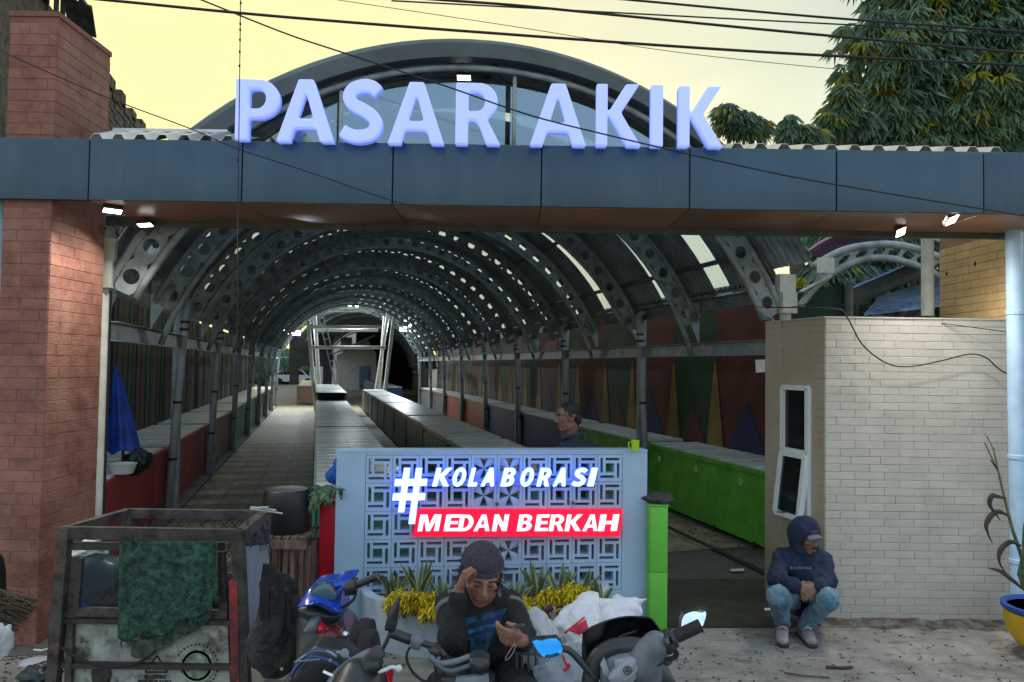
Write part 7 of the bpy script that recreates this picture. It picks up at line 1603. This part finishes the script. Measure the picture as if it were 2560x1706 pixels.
# knitted cap with a rolled edge, curly hair below
m_cap = mat('knitted_purple_grey', (.085,.07,.105), .95, var=.25, scale=60, bump=.8, bscale=160)
Fb = [list(r) for r in RB]
kc = link('knitted_cap', sdf_mesh([('e',LB(0,-.020,.062),(.094,.112,.088),Fb),('-b',LB(0,-.01,-.028),(.3,.3,.095),[list(r) for r in (RB @ Matrix.Rotation(R(-8),3,'X'))],.004,.004)], .006, .01, folds(.0015,110,2), m_cap, 'knitted_cap'), pB)
Rr = RB @ Matrix.Rotation(R(-8),3,'X')
MB().tube([V(LB(0,-.014,.064)) + Rr @ V((.093*math.cos(a),.108*math.sin(a),.004)) for a in [2*math.pi*i/40 for i in range(40)]], .0095, 8, closed=True).build('rolled_edge', m_cap, kc, smooth=True)
hr = MB()
for i in range(260):
    a = R(rnd.uniform(150,390)); q = V(LB(.082*math.cos(a), -.02+.085*math.sin(a)*(1 if math.sin(a) < 0 else .35), rnd.uniform(-.06,.045))); o = (q-V(LB(0,-.01,-.01))).normalized()
    hr.tube([q, q+o*.012+V((rnd.gauss(0,.008),rnd.gauss(0,.008),-.012)), q+o*rnd.uniform(.012,.035)+V((rnd.gauss(0,.014),rnd.gauss(0,.014),-.032))], [.0028,.0022,.001], 4)
hr.build('hair', m_ghair, pB)
m_jk = mat('black_jersey', (.018,.018,.021), .85, var=.3, scale=10, bump=.3, bscale=140); m_jg = mat('grey_stripe', (.17,.16,.165), .85, var=.15); m_jb = mat('patterned_blue_panel', (.02,.13,.27), .8, var=.55, scale=26, bump=.2); m_jd = mat('dark_blue_band', (.012,.03,.10), .8, var=.2)
tors = [('c',pv,ch,.15,.15),('c',ch+V((0,-.02,.04)),nk,.15,.09),('c',shd[0]+V((.04,0,0)),shd[1]-V((.04,0,0)),.085,.085),('c',ch+V((0,-.07,-.02)),pv+V((0,-.10,.08)),.13,.14)]
for i in (0,1): tors += [('c',shd[i],el[i],.074,.062),('c',el[i],wr[i].lerp(el[i],.10 if i == 0 else .16),.060,.042)]
jk = link('jersey', sdf_mesh(tors, .0085, .045, lambda X,Y,Z: folds(.008,28,5)(X,Y,Z)+crumple(.008,34,3)(X,Y,Z), m_jk, 'jersey'), pB)
bv = bvh_of(jk)
def bands(q, parts):
    tl, tr, br, bl = q; L2 = lambda a, b, t: (a[0]+(b[0]-a[0])*t, a[1]+(b[1]-a[1])*t); t0 = 0
    for t1, m in parts: drape(bv, (L2(tl,bl,t0), L2(tr,br,t0), L2(tr,br,t1), L2(tl,bl,t1)), 16, 8, .004, m, 'front_band', jk, 3.5); t0 = t1
bands(((1160,1548),(1268,1520),(1215,1632),(1180,1645)), ((.16,m_jb),(.30,m_jd),(.40,m_jb),(.50,m_jd),(1.0,m_jb)))
for a_, b_, t0, t1, r0, r1 in ((shd[0],el[0],.16,.32,.079,.077),(shd[1],el[1],.08,.22,.080,.078)): link('grey_stripe', sdf_mesh([('c',tuple(a_.lerp(b_,t0)),tuple(a_.lerp(b_,t1)),r0,r1),('-b',tuple(a_.lerp(b_,t0)-(b_-a_).normalized()*.2),(.4,.4,.2),[list(r_) for r_ in frame((b_-a_).cross(V((1,0,.3))), (b_-a_))],.004,.003),('-b',tuple(a_.lerp(b_,t1)+(b_-a_).normalized()*.2),(.4,.4,.2),[list(r_) for r_ in frame((b_-a_).cross(V((1,0,.3))), (b_-a_))],.004,.003)], .008, .01, folds(.006,28,5), m_jg, 'grey_stripe'), jk)
for q in (((1236,1442),(1247,1440),(1254,1492),(1246,1494)),((1118,1476),(1140,1470),(1142,1478),(1120,1484))): drape(bv, q, 8, 8, .004, m_jg, 'grey_stripe', jk, 3.55)
legs = [('c',hip[0],hip[1],.12,.12)]
for i in (0,1): legs += [('c',hip[i],kn[i],.105,.085),('c',kn[i],an[i],.085,.07)]
link('trousers', sdf_mesh(legs, .011, .04, folds(.008,30,7), m_jk, 'trousers'), pB)
for i in (0,1): link('shoe', sdf_mesh([('c',an[i]+V((0,.03,-.06)),an[i]+V((0,-.13,-.08)),.05,.042)], .009, .02, None, m_sole, 'shoe'), pB)
fk = P(1282,1566,3.20); dp_ = (P(1268,1590,3.18)-wr[1]).normalized()
Mx = Matrix.Translation(fk) @ frame(V((.10,-.30,-.95)), V((0,1,-.3))).to_4x4() @ Matrix.Rotation(R(8),4,'Y')
ph = MB(Mx).bbox((-.042,-.005,-.020),(.042,.005,.075), .003).build('phone', m_bk, label='black phone held by the seated man in the knitted cap', cat='phone', smooth='auto')
MB(Mx).box((-.038,-.0062,-.016),(.038,-.0052,.071)).build('back_cover', mat('phone_back', (.02,.02,.022), .3), ph); MB(Mx).box((-.039,.0052,-.016),(.039,.0060,.071)).build('screen', m_glass, ph)
MB().tube(crom([P(1287,1608,3.16),P(1278,1622,3.15),P(1264,1645,3.15),P(1268,1650,3.15),P(1282,1634,3.15),P(1290,1612,3.15)], 4), .0028, 6).build('wrist_strap', mat('grey_cord', (.3,.28,.26), .8), ph, smooth=True)

# ---------------------------------------------------------------- man in profile behind the slogan wall
pC = thing('person', (P(1430,1100,6.62).x, 6.62, 0), 'person in a dark shirt seen in profile behind the slogan wall', 'person')
hd = P(1419,1044,6.6); hpC, LC, RC = head_prims(hd, V((-.97,-.24,-.05)), s=1.06)
nk = P(1428,1098,6.64); ch = P(1438,1150,6.66); b0 = V((ch.x,6.68,.95))
core = [('c',nk,hd+V((.03,0,-.07)),.058,.060),('c',ch,nk,.12,.07),('c',b0,ch,.12,.13)]
sh_ = [ch+V((-.10,-.12,.06)), ch+V((.13,.10,.06))]; elb = [sh_[0]+V((-.02,-.02,-.30)), sh_[1]+V((.03,.02,-.30))]
for i in (0,1): core += [('c',sh_[i],elb[i],.045,.04),('c',elb[i],elb[i]+V((-.12,-.02,-.22)),.038,.03),('c',b0+V((-.02,-.09+.18*i,-.02)),V((b0.x-.02,b0.y-.1+.2*i,.5)),.08,.06),('c',V((b0.x-.02,b0.y-.1+.2*i,.5)),V((b0.x,b0.y-.1+.2*i,.09)),.06,.045),('c',V((b0.x,b0.y-.1+.2*i,.06)),V((b0.x-.17,b0.y-.12+.2*i,.05)),.045,.04)]; core += hand_prims(elb[i]+V((-.12,-.02,-.22)), V((-.4,0,-.9)), V((-.8,0,.3)), V((0,-1,0)), .5)
bC = link('body', sdf_mesh(core + hpC, .0055, .012, None, m_skC, 'body'), pC); eyes(LC, bC)
Fc = [list(r) for r in RC]
link('hair', sdf_mesh([('e',LC(0,-.022,.058),(.083,.100,.080),Fc),('e',LC(0,-.075,-.01),(.070,.045,.07),Fc),('c',LC(-.079,.0,.03),LC(-.075,-.01,-.01),.014,.010),('c',LC(.079,.0,.03),LC(.075,-.01,-.01),.014,.010),('-e',LC(0,.085,.015),(.085,.075,.085),Fc,.015),('-e',LC(0,.03,-.10),(.12,.10,.10),Fc,.02)], .006, .012, lambda X,Y,Z: folds(.003,120,3)(X,Y,Z), m_hair, 'hair'), pC)
for x in (-.03,.03): feature('eyebrow', [LC(x-.016,.088,.030),LC(x,.098,.033),LC(x+.015,.092,.028)], [.0045]*9, m_hair, bC)
feature('moustache', [LC(-.026,.086,-.060),LC(-.010,.102,-.052),LC(.010,.102,-.052),LC(.026,.086,-.060)], [.0065]*13, m_hair, bC); MB().ell(LC(0,.084,-.102), (.017,.015,.015), n=6, m=8).build('goatee', m_hair, bC, smooth=True)
m_shirt = mat('dark_teal_shirt', (.02,.045,.075), .85, var=.25, scale=8, bump=.3, bscale=120)
tors = [('c',b0+V((0,0,-.05)),ch,.155,.16),('c',ch+V((0,0,.02)),nk+V((0,0,-.03)),.15,.085),('c',sh_[0],sh_[1],.085,.085)]
for i in (0,1): tors += [('c',sh_[i],elb[i],.085,.075)]
link('shirt', sdf_mesh(tors, .009, .05, folds(.007,32,3), m_shirt, 'shirt'), pC)
MB().tube(crom([nk+V((-.085,-.045,-.005)), nk+V((-.06,-.085,.025)), nk+V((.02,-.09,.045)), nk+V((.085,-.02,.05)), nk+V((.06,.07,.05))], 4), .016, 8).build('collar', m_shirt, pC, smooth=True)
leg = []
for i in (0,1): leg += [('c',b0+V((-.02,-.09+.18*i,-.02)),V((b0.x-.02,b0.y-.1+.2*i,.5)),.10,.08),('c',V((b0.x-.02,b0.y-.1+.2*i,.5)),V((b0.x,b0.y-.1+.2*i,.14)),.08,.065)]
link('trousers', sdf_mesh(leg, .014, .03, folds(.006,30,3), m_jk, 'trousers'), pC)
